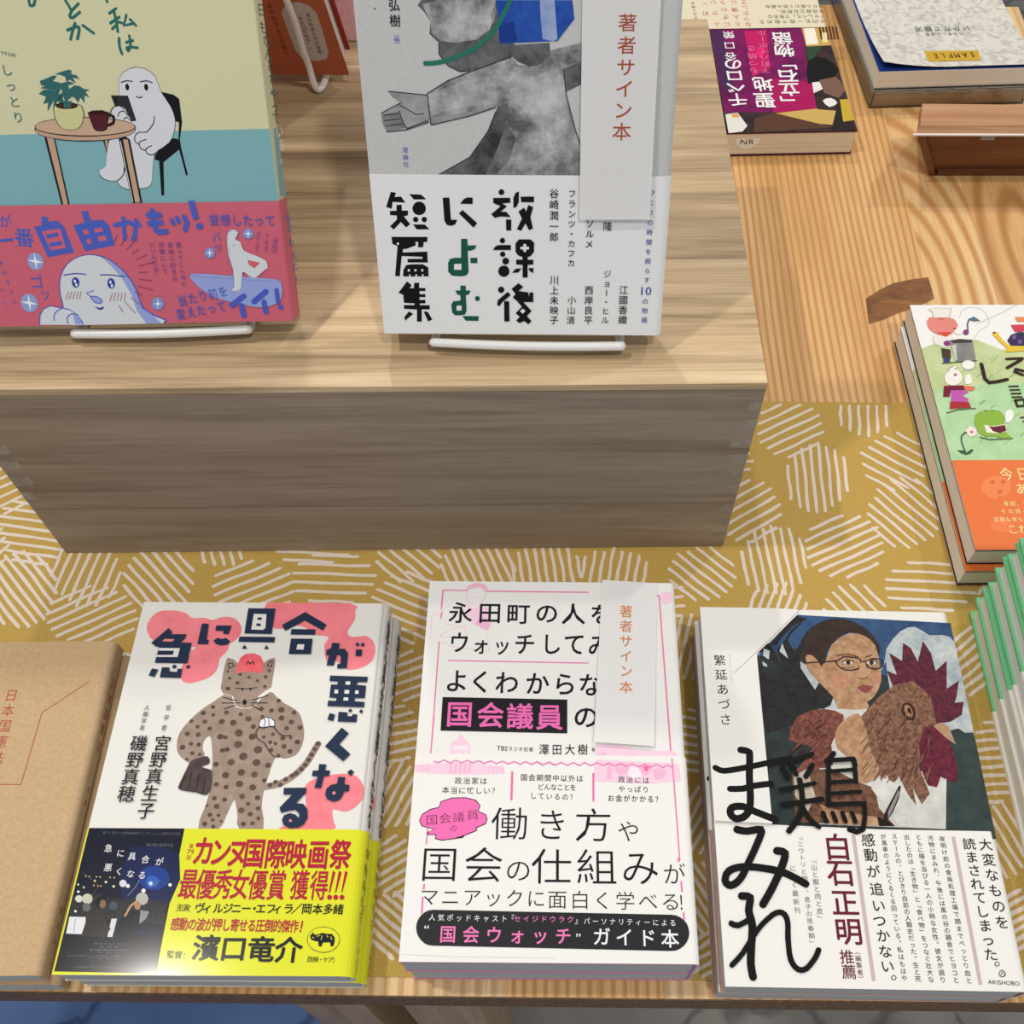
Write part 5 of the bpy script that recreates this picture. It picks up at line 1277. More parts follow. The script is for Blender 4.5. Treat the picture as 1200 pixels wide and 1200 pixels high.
ART['Y']=[
('p','7fb2b8',[0,829,312,830,1480,837,1480,421,0,448]),
('s','2c6a66',11,[552,1345,552,1335,553,1325,561,1324,569,1327,574,1336,578,1345]),
('s','2c6a66',11,[700,1346,705,1335,712,1321,716,1310,718,1301,712,1292,707,1285,709,1279,718,1277,735,1287,752,1298]),
('s','2c6a66',11,[721,1305,753,1329]),
('s','2c6a66',12,[688,1232,709,1239,731,1245,737,1241,736,1231,729,1214,722,1199]),
('s','2c6a66',11,[724,1258,716,1244,707,1227,699,1210,693,1197]),
('s','2c6a66',11,[754,1249,794,1219]),
('s','2c6a66',10,[873,1292,904,1310]),
('s','2c6a66',11,[871,1256,911,1278]),
('s','2c6a66',11,[894,1297,896,1252,895,1224]),
('s','2c6a66',10,[898,1252,874,1234]),
('s','2c6a66',10,[900,1261,919,1256]),
('s','2c6a66',10,[942,1285,925,1247,964,1253]),
('s','2c6a66',10,[954,1269,975,1246]),
('s','2c6a66',11,[896,1199,893,1184,892,1165,894,1150,897,1140]),
('s','2c6a66',10,[923,1183,952,1190]),
('s','2c6a66',10,[940,1208,940,1190,938,1169,931,1157,925,1151,921,1155,922,1163,930,1164,942,1165,956,1163,967,1162]),
('s','2c6a66',10,[871,1346,872,1335]),
('f','4a6a66','TTORI',390,1149,452,1139,14,0),
('t','3a6c6c','しっとり',401,1084,406,899,51,48,2,0,1),
('p','35696a',[599,1066,627,1074,659,1082,673,1079,667,1065,690,1060,699,1046,671,1052,681,1029,657,1044,641,1038,641,1055,622,1063]),
('p','35696a',[530,1040,562,1050,591,1061,606,1058,584,1039,612,1033,622,1022,597,989,576,1006,553,1009,526,1012,550,1023,532,1023]),
('p','35696a',[513,990,540,1006,570,1006,598,992,613,978,612,944,627,932,641,938,654,971,632,983,610,994,588,961,564,933,574,967,536,920,547,956,525,951,543,978,516,990]),
('p','35696a',[643,1005,673,1021,694,1018,709,1007,733,1003,713,996,727,973,707,982,701,951,688,974,674,954,663,974,643,980]),
('p','35696a',[611,1028,650,1038,675,1029,646,1022,649,977,620,955,616,994]),
('p','16171b',[1034,991,1086,979,1108,962,1105,869,1084,800,1084,765,1095,656,1087,650,1074,759,997,708,977,571,964,568,979,714,959,720,973,749,1057,806,1078,800,1092,869,1075,875]),
('p','1a1c22',[855,981,858,1006,863,1031,874,1053,890,1070,915,1082,942,1089,967,1087,989,1080,1007,1069,1021,1052,1029,1022,1037,990,1053,960,1068,933,1075,906,1078,881,1075,857,1067,835,1055,811,1037,788,1009,770,981,754,967,743,957,725,946,680,935,636,927,615,917,606,896,600,871,597,844,594,819,595,799,603,785,614,780,626,783,638,797,647,812,659,823,681,825,703,811,713,794,727,784,765,784,804,803,823,821,838,812,861,799,885,800,907,807,925,824,933,841,941,849,959]),
('p','d9dae0',[856,980,859,1005,864,1030,874,1051,890,1068,915,1080,942,1086,966,1085,988,1078,1006,1067,1020,1050,1028,1021,1036,988,1052,959,1066,932,1074,905,1076,880,1073,857,1065,835,1053,811,1036,789,1008,771,980,755,966,744,957,726,945,682,935,638,927,618,917,608,896,602,871,600,845,597,821,598,801,605,787,616,782,628,785,640,798,649,814,660,824,682,826,705,812,715,795,729,786,766,785,804,805,823,823,838,814,861,801,885,801,906,808,924,825,932,842,941,850,958]),
('p','1a1c22',[778,801,799,813,819,812,833,790,839,758,836,727,828,698,824,678,817,662,800,644,778,632,751,632,727,639,712,650,706,663,708,673,716,682,728,685,741,693,749,721,756,753,765,780]),
('p','d9dae0',[778,799,798,810,817,810,830,788,836,757,833,727,825,699,821,679,814,663,798,646,777,634,752,634,729,641,715,652,708,665,710,675,718,683,730,686,742,694,750,721,757,753,766,779]),
('s','1a1c22',4,[782,634,797,643,814,660,825,696,833,728]),
('p','2e2f30',[819,980,892,978,910,878,888,875,829,935]),
('p','17181b',[843,965,844,960,843,955,841,952,838,951,835,953,833,956,831,961,831,967,832,971,834,974,836,975,839,973,842,970]),
('p','d9dae0',[805,907,808,919,816,930,831,937,848,939,860,935,870,926,874,914,877,900,885,887,888,878,875,876,855,878,833,883,814,890,806,898]),
('s','1a1c22',4,[805,907,809,918,817,930,832,937,848,939,859,932,866,923]),
('s','1a1c22',4,[833,895,837,904,843,912,854,917,865,917,872,907,875,898]),
('s','1a1c22',4,[856,884,863,889,873,892,881,885,888,876]),
('p','d9dae0',[892,814,900,825,914,831,931,835,950,828,973,796,988,761,974,744,952,738,939,744,928,756,915,767,904,779,895,797]),
('s','1a1c22',4,[989,894,988,882,981,865,964,846,944,831,928,831,914,832,900,825,891,814,888,802,891,791,898,785,905,782]),
('s','1a1c22',4,[939,802,923,798,906,791,904,778,908,765,918,760,928,759]),
('s','1a1c22',4,[959,777,945,772,931,764,928,754,932,744,944,739,959,739,972,747,987,758,1011,769,1031,777]),
('p','17171b',[904,1012,903,1007,900,1002,897,999,893,998,890,1001,888,1005,887,1010,888,1016,890,1021,894,1024,898,1025,901,1022,903,1018]),
('p','17171b',[984,1011,983,1005,981,1000,977,997,973,997,970,999,968,1003,967,1009,968,1015,971,1020,974,1022,978,1023,981,1021,984,1016]),
('s','17171b',4,[872,1030,883,1033,896,1036,911,1035,923,1033]),
('s','17171b',4,[953,1031,965,1033,981,1035,995,1031,1006,1026]),
('s','17171b',4,[926,976,931,972,939,968,947,971,953,975]),
('p','1a1c22',[501,817,545,817,551,535,515,535]),
('p','c2a186',[511,817,540,817,544,535,524,535]),
('p','1a1c22',[751,805,776,805,757,747]),
('p','c2a186',[759,805,773,805,758,758]),
('p','1a1c22',[820,807,852,815,868,803,874,539,830,540]),
('p','c2a186',[838,804,859,803,866,541,843,541]),
('s','e8e4dc',3,[826,798,833,543]),
('p','1a1c22',[901,843,893,832,875,822,848,814,812,807,769,801,722,799,673,798,625,800,579,804,539,811,506,819,482,828,468,839,465,850,473,860,491,870,519,879,555,886,598,891,644,894,693,894,741,892,786,888,826,882,859,874,883,864,897,854]),
('p','c2a186',[897,840,890,831,872,822,845,815,810,809,768,804,722,802,674,802,626,803,581,807,542,813,509,820,486,828,472,837,468,847,476,856,494,864,521,872,556,878,597,882,643,885,691,885,738,883,783,880,822,874,855,867,879,859,893,850]),
('p','1a1c22',[903,853,896,845,878,836,851,829,815,824,772,820,726,817,677,817,629,819,583,822,543,828,510,835,485,842,471,851,468,860,475,868,493,877,520,884,556,889,598,893,644,896,693,896,741,894,786,891,827,885,860,879,884,871,899,862]),
('p','c9a98e',[899,854,893,847,875,839,848,833,813,828,772,824,726,822,678,822,630,824,586,827,546,832,513,838,489,845,475,853,472,861,479,869,496,876,523,882,558,887,599,891,645,893,692,893,740,891,784,888,824,883,857,877,881,870,895,862]),
('p','1a1c22',[577,949,564,935,563,917,562,899,565,882,572,865,584,852,605,845,628,844,648,847,666,856,680,876,689,898,692,914,690,927,689,939,675,948,626,952]),
('p','cfcd94',[579,947,567,934,566,916,565,899,568,882,575,866,586,853,606,847,628,846,647,849,664,858,677,877,686,898,689,913,687,926,686,938,673,946,626,950]),
('p','1a1c22',[672,941,670,938,666,936,660,933,652,931,642,930,632,929,622,929,611,929,601,930,593,932,586,934,581,937,578,940,577,943,579,946,583,948,589,951,597,953,607,954,617,955,627,955,638,955,648,954,656,952,663,950,668,947,671,944]),
('p','4a2a20',[665,941,663,939,660,938,655,936,648,935,640,934,632,933,623,933,614,933,605,934,598,935,592,937,588,939,585,941,585,943,586,945,589,946,594,948,601,949,609,950,617,951,626,951,635,951,644,950,651,949,657,947,661,945,664,943]),
('p','35696a',[612,961,648,960,639,932,612,933]),
('p','1a1c22',[707,913,728,921,771,922,800,912,778,845,758,837,730,839,720,849]),
('p','55222b',[711,909,793,907,774,848,755,841,734,843,725,850]),
('p','3a161c',[793,911,792,909,788,907,783,906,777,905,769,904,760,904,751,903,742,904,734,904,727,906,720,907,716,908,713,910,713,912,714,914,717,915,722,917,729,918,737,919,745,919,754,919,763,919,772,918,779,917,785,916,790,914,792,913]),
('s','3a161c',12,[792,905,804,902,815,896,815,883,809,870,795,864,783,861]),
]
ART['YO']=[
('t','4f62bd','が',252,471,252,471,59,59,10,0,0),
('s','4f62bd',13,[206,387,264,391]),
('t','4f62bd','番',320,399,320,399,86,86,16,-8,0),
('p','4f62bd',[418,490,447,484,441,466,485,469,508,445,530,330,407,311,374,445,409,450]),
('p','cf6678',[405,425,489,436,497,351,425,341]),
('p','4f62bd',[417,408,474,420,477,403,422,392]),
('p','4f62bd',[423,373,482,382,485,365,427,355]),
('p','4f62bd',[598,507,627,511,634,468,685,470,709,447,720,358,580,335,551,447,603,460]),
('p','cf6678',[587,425,611,430,613,410,592,406]),
('p','cf6678',[640,431,675,437,678,420,642,414]),
('p','cf6678',[594,385,614,389,618,370,600,364]),
('p','cf6678',[647,396,684,402,687,382,655,376]),
('s','4f62bd',20,[737,446,802,457,828,440,818,401,806,382]),
('s','4f62bd',19,[780,474,769,385]),
('s','4f62bd',18,[832,465,848,442]),
('t','4f62bd','ゴ',331,202,331,202,67,65,6,0,0),
('t','4f62bd','ツ',358,141,358,141,44,54,4,0,0),
('t','4f62bd','きやすさん',190,288,211,114,23,24,0,0,1),
('t','4f62bd','やーいー',163,168,162,80,18,18,0,0,1),
('p','93a4d6',[382,308,383,291,376,274,364,261,348,255,333,256,320,265,312,280,312,297,319,314,331,326,346,332,362,331,375,322]),
('p','eef2f4',[312,300,349,301,383,287,346,287]),
('p','eef2f4',[350,332,353,294,345,255,342,294]),
('p','93a4d6',[315,122,316,103,309,85,295,71,278,64,261,66,247,76,239,92,239,111,246,129,260,143,277,149,294,148,307,138]),
('p','eef2f4',[239,114,279,114,316,100,276,100]),
('p','eef2f4',[281,149,283,107,274,65,272,107]),
('p','4f62bd',[476,0,405,3,386,42,426,86,426,114,424,139,427,168,434,197,446,228,464,257,487,281,516,300,550,314,586,321,619,320,651,313,681,298,709,277,733,252,753,224,769,193,782,159,788,115,797,76,819,56,844,41,897,16,886,0]),
('p','d6dade',[479,0,411,3,393,42,432,86,432,114,430,139,433,168,439,197,451,227,468,254,490,278,517,296,550,310,585,317,617,316,647,308,677,293,704,273,727,248,747,220,763,190,776,156,782,113,790,73,812,52,837,36,886,14,875,0]),
('p','98a6dc',[647,308,704,273,747,220,776,156,790,73,837,36,869,0,799,0,764,62,754,133,722,215,685,267]),
('p','4f62bd',[301,5,312,53,337,82,375,94,414,84,454,77,484,52,506,13,503,1]),
('p','d6dade',[305,5,317,50,339,77,374,90,413,79,455,71,483,47,500,13,497,1]),
('s','4f62bd',5,[374,25,377,40,384,57,402,70,418,78]),
('s','4f62bd',5,[436,9,434,19,435,33,446,45,460,53,476,52,489,49]),
('p','98a6dc',[466,50,483,47,500,13,491,2,468,5]),
('p','33489f',[527,198,524,187,519,178,511,173,503,172,497,176,492,184,491,194,494,204,499,213,507,219,514,220,521,216,526,208]),
('p','efefec',[512,202,511,198,509,196,506,194,504,194,502,196,501,199,501,202,503,205,505,208,507,209,509,209,511,208,512,205]),
('p','efefec',[516,185,514,182,512,179,510,178,508,178,506,180,505,182,505,186,506,189,508,191,511,193,513,193,515,191,516,189]),
('p','33489f',[688,191,686,180,680,171,673,166,665,165,658,169,654,176,652,187,655,197,660,206,668,212,675,213,682,209,687,201]),
('p','efefec',[673,194,672,191,670,189,668,187,665,187,663,189,663,191,663,195,664,198,666,201,668,202,670,202,672,200,673,198]),
('p','efefec',[677,178,676,175,674,172,672,171,669,171,667,172,666,175,666,178,668,182,670,184,672,186,674,186,676,184,677,181]),
('s','33489f',5,[462,230,483,233,510,236,539,235,562,232]),
('s','33489f',5,[628,228,649,228,678,227,711,222,737,218]),
('s','4f62bd',4,[585,158,548,147,565,131]),
('p','98a6dc',[562,131,576,133,594,130,607,122,614,112,611,104,603,99,590,99,577,104,566,118]),
('s','4f62bd',4,[562,131,577,132,594,130,607,122,614,112,611,104,603,99,590,99,577,104,568,118,562,131]),
('p','33489f',[573,85,582,82,596,78,607,81,616,84,615,78,609,72,601,69,591,70,580,77]),
('s','b08a96',4,[470,156,448,121]),
('s','b08a96',4,[668,147,649,108]),
('s','b08a96',4,[484,156,464,121]),
('s','b08a96',4,[683,147,665,108]),
('s','b08a96',4,[498,155,480,121]),
('s','b08a96',4,[697,147,682,108]),
('s','b08a96',4,[512,155,496,120]),
('s','b08a96',4,[712,147,698,107]),
('s','b08a96',4,[526,155,511,120]),
('s','b08a96',4,[727,146,715,107]),
('s','8a4878',3,[719,371,739,404]),
('s','8a4878',3,[746,358,784,401]),
('s','8a4878',3,[769,340,828,388]),
('s','8a4878',3,[788,318,824,339]),
('s','8a4878',3,[801,293,857,314]),
('s','8a4878',3,[807,265,883,281]),
('s','8a4878',3,[807,236,849,238]),
('s','8a4878',3,[801,206,858,199]),
('s','8a4878',3,[788,177,857,154]),
('s','8a4878',3,[770,150,803,131]),
('s','8a4878',3,[746,125,785,90]),
('s','8a4878',3,[718,104,756,50]),
('s','8a4878',3,[687,88,700,55]),
('s','4f62bd',24,[893,486,945,486]),
('s','4f62bd',24,[893,450,945,454]),
('s','4f62bd',24,[914,505,913,473,914,438,918,421,926,413,945,413,961,415]),
('s','4f62bd',19,[995,462,999,448]),
('s','4f62bd',19,[1020,472,1023,456]),
('s','4f62bd',22,[1052,476,1061,452,1048,422]),
('p','4f62bd',[1080,544,1108,546,1117,468,1091,462]),
('p','4f62bd',[1130,434,1127,428,1122,423,1115,421,1109,421,1103,424,1099,429,1099,435,1101,441,1106,446,1113,449,1120,449,1126,446,1129,441]),
('t','4f62bd','妄想したって',1184,461,1434,454,48,53,10,0,0),
('t','4f62bd','バッ',1182,386,1184,346,44,45,8,8,1),
('p','8296d2',[1167,317,1163,306,1155,298,1144,294,1133,294,1124,299,1119,307,1118,318,1122,328,1130,336,1140,340,1151,340,1160,336,1166,327]),
('p','eef2f4',[1125,318,1140,321,1146,339,1146,321,1159,317,1145,314,1139,296,1139,314]),
('p','8296d2',[1352,398,1349,388,1341,380,1330,375,1320,376,1311,380,1305,389,1304,399,1308,409,1316,417,1326,422,1337,421,1346,417,1351,408]),
('p','eef2f4',[1311,399,1326,402,1331,420,1332,402,1345,398,1331,395,1325,377,1325,395]),
('p','8296d2',[897,92,892,79,882,69,869,63,856,64,845,70,839,80,838,93,843,106,853,116,866,121,879,121,890,115,896,104]),
('p','eef2f4',[847,93,865,96,872,119,871,96,888,92,870,89,863,66,864,89]),
('t','6a4a92','家ってこんなに',1007,355,1004,183,27,25,0,0,1),
('t','6a4a92','自由に好きな',969,356,966,207,27,25,0,0,1),
('t','6a4a92','空間にして',929,357,924,240,27,25,0,0,1),
('t','6a4a92','いいんだな！',888,360,885,223,27,25,0,0,1),
('t','6a4a92','〈今日は',1451,381,1437,322,28,20,0,0,1),
('t','6a4a92','フィギュア',1411,390,1399,323,23,16,0,0,1),
('t','6a4a92','スケーター',1374,397,1356,324,23,18,0,0,1),
('p','98a6dc',[1045,227,1132,223,1243,211,1348,202,1430,193,1451,181,1450,166,1452,146,1448,125,1440,103,1422,84,1385,71,1342,65,1303,70,1261,81,1208,93,1157,107,1121,124,1092,144,1068,164,1051,185,1033,210]),
('s','7080c4',2,[1044,215,1242,198,1443,181]),
('p','d6dade',[1237,405,1250,416,1265,420,1278,414,1286,404,1276,390,1267,376,1276,369,1288,362,1291,344,1298,325,1322,312,1350,301,1375,289,1393,277,1398,260,1396,245,1392,241,1382,237,1360,219,1337,203,1321,203,1308,210,1293,225,1280,230,1271,193,1262,152,1248,141,1233,140,1221,142,1214,147,1221,152,1231,164,1236,199,1237,240,1232,276,1225,309,1225,336,1227,360,1230,385]),
('p','cf6678',[1309,283,1366,269,1336,244,1312,261]),
('s','5a6ab8',2,[1280,230,1262,152,1233,140,1214,147,1231,164,1237,240,1225,309,1227,360,1237,405,1265,420,1286,404,1267,376]),
('s','5a6ab8',2,[1264,354,1251,345]),
('s','5a6ab8',2,[1232,337,1236,320]),
('t','4f62bd','当たり前を',982,105,1177,142,46,53,10,6,0),
('t','4f62bd','変えたって',966,43,1158,75,46,54,10,6,0),
('s','4f5fc0',26,[1210,79,1271,120]),
('s','4f5fc0',26,[1254,76,1257,31]),
('s','4f5fc0',26,[1313,92,1375,138]),
('s','4f5fc0',25,[1360,91,1362,47]),
('s','4f5fc0',21,[1425,144,1425,90]),
('p','4f5fc0',[1446,66,1444,61,1441,57,1436,54,1430,55,1426,57,1423,61,1422,66,1424,71,1428,75,1433,78,1438,78,1443,75,1446,71]),
]
ART['YS']=[
('p','7fb2b8',[79,835,160,833,160,541,49,552]),
('t','2f5f5a','日',110,1304,110,1304,144,54,4,0,0),
('t','2f5f5a','も',109,1238,109,1238,144,55,4,0,0),
('t','2f5f5a','な',144,1185,144,1185,147,55,4,0,0),
('t','2f5f5a','ん',148,1134,148,1134,148,55,4,0,0),
('t','2f5f5a','と',161,1090,161,1090,149,56,4,0,0),
('t','2f5f5a','か',176,1038,176,1038,151,56,4,0,0),
('t','2f5f5a','や',162,975,162,975,151,56,4,0,0),
('t','2f5f5a','っ',155,923,155,923,151,56,4,0,0),
('t','2f5f5a','て',151,876,151,876,152,57,4,0,0),
('t','dfe8e6','い',189,818,189,818,155,57,4,0,0),
('t','dfe8e6','る',203,760,203,760,157,58,4,0,0),
('t','dfe8e6','。',205,711,205,711,158,58,4,0,0),
]
ART['YSO']=[
('t','4f62bd','な',128,450,128,450,134,50,4,0,0),
('t','4f62bd','る',140,404,140,404,135,50,4,0,0),
('t','4f62bd','も',141,339,141,339,136,50,4,0,0),
('t','4f62bd','ん',158,278,158,278,138,51,4,0,0),
('t','4f62bd','だ',166,224,166,224,139,51,4,0,0),
('t','4f62bd','？',173,156,173,156,141,51,4,0,0),
]
ART['G']=[
('p','N:37383a:76787a:50',[266,1388,251,1369,275,1346,287,1329,298,1311,294,1290,292,1268,310,1252,327,1236,326,1217,325,1196,339,1173,359,1153,382,1140,406,1132,419,1129,447,1135,534,1158,617,1188,636,1214,626,1239,596,1254,563,1278,575,1336,558,1390,411,1398]),
('p','N:5e6061:c6c8c8:45',[269,1374,332,1388,558,1390,557,1348,532,1285,475,1248,387,1237,328,1244,298,1272,298,1311]),
('p','N:4a4c4e:9a9c9c:45',[558,1390,537,1334,548,1306,557,1348]),
('p','N:5e6061:c6c8c8:45',[268,1047,356,1097,447,1131,617,1188,641,1159,697,1152,770,1211,921,1248,922,1186,826,1149,840,1044,879,912,920,800,917,728,298,723,433,797,513,902,548,980,598,1011,440,964,276,925,270,955]),
('p','N:77797a:cfd1d1:45',[445,1101,490,1112,559,1117,643,1116,722,1118,771,1143,802,1156,814,1121,819,1067,841,1008,854,951,837,902,805,872,766,884,721,919,676,975,623,1027,545,1041,476,1049,444,1075]),
('p','N:868888:d2d3d3:45',[271,1043,429,1101,558,1049,557,1011,392,994,283,963]),
('p','N:37383a:76787a:50',[298,723,433,797,513,902,548,980,557,1003,598,1011,588,918,553,838,499,725]),
('p','N:707272:cdcfcf:45',[550,725,605,918,721,871,847,840,916,768,917,728]),
('p','N:4a4c4e:9a9c9c:45',[550,732,499,725,553,838,592,934,629,871,602,790]),
('p','N:37383a:76787a:50',[826,1145,922,1186,921,1097,840,1059]),
('p','N:4b4c4e:77797b:60',[618,1231,769,1240,774,1196,730,1159,689,1152,641,1170,616,1191]),
('p','N:808283:a2a4a4:40',[274,955,441,979,557,1003,440,964,280,925]),
('p','N:8b8d8d:b8b9b9:40',[109,1055,267,1041,270,955,269,939,171,907,87,897,73,930,72,969,158,1012,123,1034]),
('p','N:6a6c6d:8a8c8d:60',[76,965,147,977,172,915,95,898,77,926]),
('s','3a3b3d',4,[80,961,143,969]),
('s','3a3b3d',4,[82,941,149,949]),
('s','3a3b3d',4,[85,920,158,929]),
('s','3a3b3d',4,[148,981,160,930,175,911,265,943]),
('s','3a3b3d',4,[150,1004,217,966,250,970]),
('s','3a3b3d',4,[109,1055,267,1041]),
('s','3a3b3d',4,[72,969,158,1012]),
('s','3a3b3d',4,[268,1047,276,925]),
('s','3a3b3d',4,[87,897,171,905,269,937]),
('s','3a3b3d',4,[268,1047,356,1097,447,1131,617,1188]),
('s','3a3b3d',4,[276,925,440,962,548,996]),
('s','3a3b3d',4,[298,725,433,797,513,902,548,980]),
('s','3a3b3d',4,[826,1145,840,1044,879,912,920,800]),
('s','3a3b3d',4,[327,1236,325,1196,359,1153,406,1132,447,1135]),
('p','N:1f46a0:3560bb:40',[558,1390,858,1392,867,1326,801,1247,570,1236,565,1348]),
('p','N:7f98cc:b8c4e2:30',[731,1391,788,1392,801,1254,785,1245,742,1254,734,1321]),
('p','1d3f8e',[564,1299,627,1314,642,1246,572,1238]),
('s','2f7a66',17,[267,1161,299,1162,344,1169,396,1186,450,1208,494,1234,531,1263,559,1294,580,1327,602,1365,617,1394]),
('t','17171b','弘樹',159,1370,158,1315,46,46,8,0,1),
('t','5a78c0','（編）',159,1267,160,1230,24,19,0,0,1),
('t','5470b8','理論社',161,825,160,766,24,24,0,0,1),
('p','17171b',[85,1356,85,1355,84,1354,83,1354,81,1354,80,1354,79,1355,79,1356,80,1358,81,1359,82,1359,83,1359,84,1359,85,1358]),
]
ART['GO']=[
('p','15161a',[86,652,108,648,101,630,129,632,146,606,90,609,84,579,60,587]),
('p','15161a',[106,596,129,597,127,572,155,572,152,551,134,547,160,513,140,498,119,522,85,488,70,503,102,532,104,550,74,552,75,570,104,571]),
('p','15161a',[165,643,216,641,238,621,183,620]),
('p','15161a',[171,512,223,512,244,491,187,490]),
('p','15161a',[233,582,230,569,221,559,208,553,195,553,183,559,176,569,174,582,178,594,187,605,199,611,212,611,224,605,231,595]),
('p','15161a',[197,534,196,528,192,524,187,522,182,522,177,524,174,528,173,533,175,539,179,543,183,545,189,545,193,543,196,539]),
('p','15161a',[235,534,233,529,230,525,225,522,219,522,215,525,212,529,211,534,212,539,216,543,221,545,226,545,231,543,234,539]),
('p','15161a',[72,456,232,457,230,435,214,434,210,411,187,410,189,435,176,435,178,419,133,402,120,402,116,386,227,391,226,341,135,341,136,357,203,358,204,367,111,370,95,276,74,278,96,415,74,424]),
('p','15161a',[113,304,127,328,150,332,204,333,227,318,226,277,110,276]),
('p','f2f2f1',[94,430,104,430,103,421,93,421]),
('p','f2f2f1',[134,310,143,310,142,299,133,299]),
('p','f2f2f1',[164,310,173,310,172,300,163,300]),
('p','f2f2f1',[195,310,204,310,203,300,194,300]),
('p','f2f2f1',[138,286,144,286,143,276,137,276]),
('p','f2f2f1',[167,286,174,286,173,276,166,276]),
('p','f2f2f1',[197,287,203,287,203,277,196,277]),
('p','15161a',[126,253,146,235,135,221,155,221,158,246,181,247,179,222,208,222,206,208,180,208,179,193,206,193,205,179,178,179,177,165,204,166,203,149,177,149,177,140,222,140,221,120,184,120,180,60,158,60,162,119,102,122,103,140,152,140,153,149,104,151,104,189,83,199]),
('p','15161a',[124,109,143,98,102,63,102,84]),
('p','15161a',[192,109,211,109,230,71,210,61]),
('p','15161a',[309,629,338,630,340,534,368,534,357,513,338,507,320,512,311,530]),
('p','15161a',[383,604,403,626,418,631,439,630,438,603]),
('p','15161a',[393,577,455,520,438,500,376,562]),
('p','1d5a4c',[381,450,408,450,409,420,448,422,441,405,422,397,408,397,408,300,398,284,378,279,333,281,316,299,317,339,327,359,350,364,377,364]),
('p','1d5a4c',[419,364,450,365,449,340,418,341]),
('p','f2f2f1',[344,335,377,337,376,309,343,309]),
('p','1d5a4c',[368,235,392,235,392,212,414,212,404,193,391,190,391,114,383,97,363,93,337,93,324,105,322,145,332,160,365,164,366,189,352,193,344,212,367,212]),
('p','1d5a4c',[371,89,446,89,445,66,385,67]),
('p','f2f2f1',[346,139,369,140,368,116,345,116]),
('p','1d5a4c',[455,175,454,169,451,165,446,163,440,162,436,165,433,169,432,174,433,180,437,184,441,186,447,186,451,184,454,180]),
('p','15161a',[577,655,576,650,572,645,567,643,562,643,557,645,553,649,552,655,554,660,557,664,562,667,568,667,572,664,576,660]),
('p','15161a',[528,630,602,631,602,610,566,607,587,594,559,571,584,570,603,548,559,550,532,544,518,560,560,595,528,608]),
('p','15161a',[582,537,605,537,604,489,582,489]),
('p','15161a',[616,631,625,652,640,658,639,613,628,591,615,588]),
('p','15161a',[647,636,705,637,705,613,650,613]),
('p','15161a',[637,573,662,589,671,573,680,601,702,592,689,549,700,499,683,491,667,521,648,488,629,495,652,542]),
('p','15161a',[576,444,575,439,572,435,567,432,561,432,557,435,553,439,552,444,554,449,557,453,562,456,567,456,572,454,575,449]),
('p','15161a',[576,383,575,377,572,373,567,371,561,370,557,373,553,377,552,382,553,388,557,392,562,394,567,394,572,392,575,388]),
('p','15161a',[592,351,591,344,586,339,580,336,573,335,567,338,563,344,562,351,563,357,568,363,574,366,581,366,587,363,591,358]),
('p','15161a',[593,305,591,294,583,284,573,279,561,279,551,284,544,293,542,305,545,316,552,325,563,330,574,330,584,326,591,316]),
('p','15161a',[520,401,533,418,549,424,601,424,601,402]),
('p','15161a',[622,432,638,450,689,450,705,436,704,394,688,374,676,371,676,358,701,358,701,337,675,335,675,276,652,276,653,335,624,336,624,358,653,358,653,371,634,377,622,393]),
('p','15161a',[604,297,621,316,648,319,633,299]),
('p','15161a',[678,319,701,321,701,296,685,306]),
('p','f2f2f1',[657,429,670,429,670,417,682,417,682,405,670,405,669,394,657,394,657,405,644,405,644,417,657,417]),
('p','15161a',[568,217,566,211,562,206,556,203,550,203,544,206,541,211,539,217,541,224,545,229,551,232,557,232,563,229,567,224]),
('p','15161a',[583,208,597,193,556,157,543,138,533,146,537,167]),
('p','15161a',[566,163,589,163,589,65,565,65]),
('p','15161a',[633,249,655,232,632,212,655,209,678,206,681,182,684,206,700,206,700,160,654,160,692,117,670,91,692,68,677,52,657,68,637,57,620,68,637,89,618,106,648,137,622,168,606,181,619,198,601,222]),
('p','f2f2f1',[638,116,651,128,664,117,651,103]),
('t','1b1b1f','谷崎潤一郎',792,651,793,462,42,42,8,0,1),
('t','1b1b1f','フランツ・カフカ',870,651,871,345,36,36,8,0,1),
('t','1b1b1f','ソルメ',951,522,950,431,38,38,12,0,1),
('t','1b1b1f','隆',1029,511,1029,511,43,43,2,0,0),
('t','1b1b1f','川上未映子',796,265,796,73,42,44,8,0,1),
('t','1b1b1f','小山清',877,171,874,73,41,43,2,0,1),
('t','1b1b1f','西岸良平',955,219,955,74,42,44,8,0,1),
('t','1b1b1f','ジョー・ヒル',1036,295,1034,75,37,38,2,0,1),
('t','1b1b1f','江國香織',1113,221,1115,77,43,45,6,0,1),
('t','35539e','ひとりの時間を照らす',1215,660,1216,268,28,28,4,0,1),
('t','35539e','の物語',1215,167,1216,77,29,30,4,0,1),
('f','35539e','10',1194,217,1240,217,39,4),
]
ART['SG']=[
('t','b0563c','著',180,769,180,769,77,67,8,0,0),
('t','b0563c','者',180,689,180,689,78,69,8,0,0),
('t','b0563c','サ',180,608,180,608,79,70,8,0,0),
('t','b0563c','イ',177,528,177,528,80,72,8,0,0),
('t','b0563c','ン',174,446,174,446,81,73,8,0,0),
('t','b0563c','本',171,363,171,363,82,75,8,0,0),
]
ART['SB']=[
('t','cf8352','著',130,727,130,727,71,77,8,0,0),
('t','cf8352','者',133,641,133,641,70,75,8,0,0),
('t','cf8352','サ',135,556,135,556,69,74,8,0,0),
('t','cf8352','イ',138,471,138,471,69,73,8,0,0),
('t','cf8352','ン',141,388,141,388,68,72,8,0,0),
('t','cf8352','本',144,301,144,301,68,70,8,0,0),
]
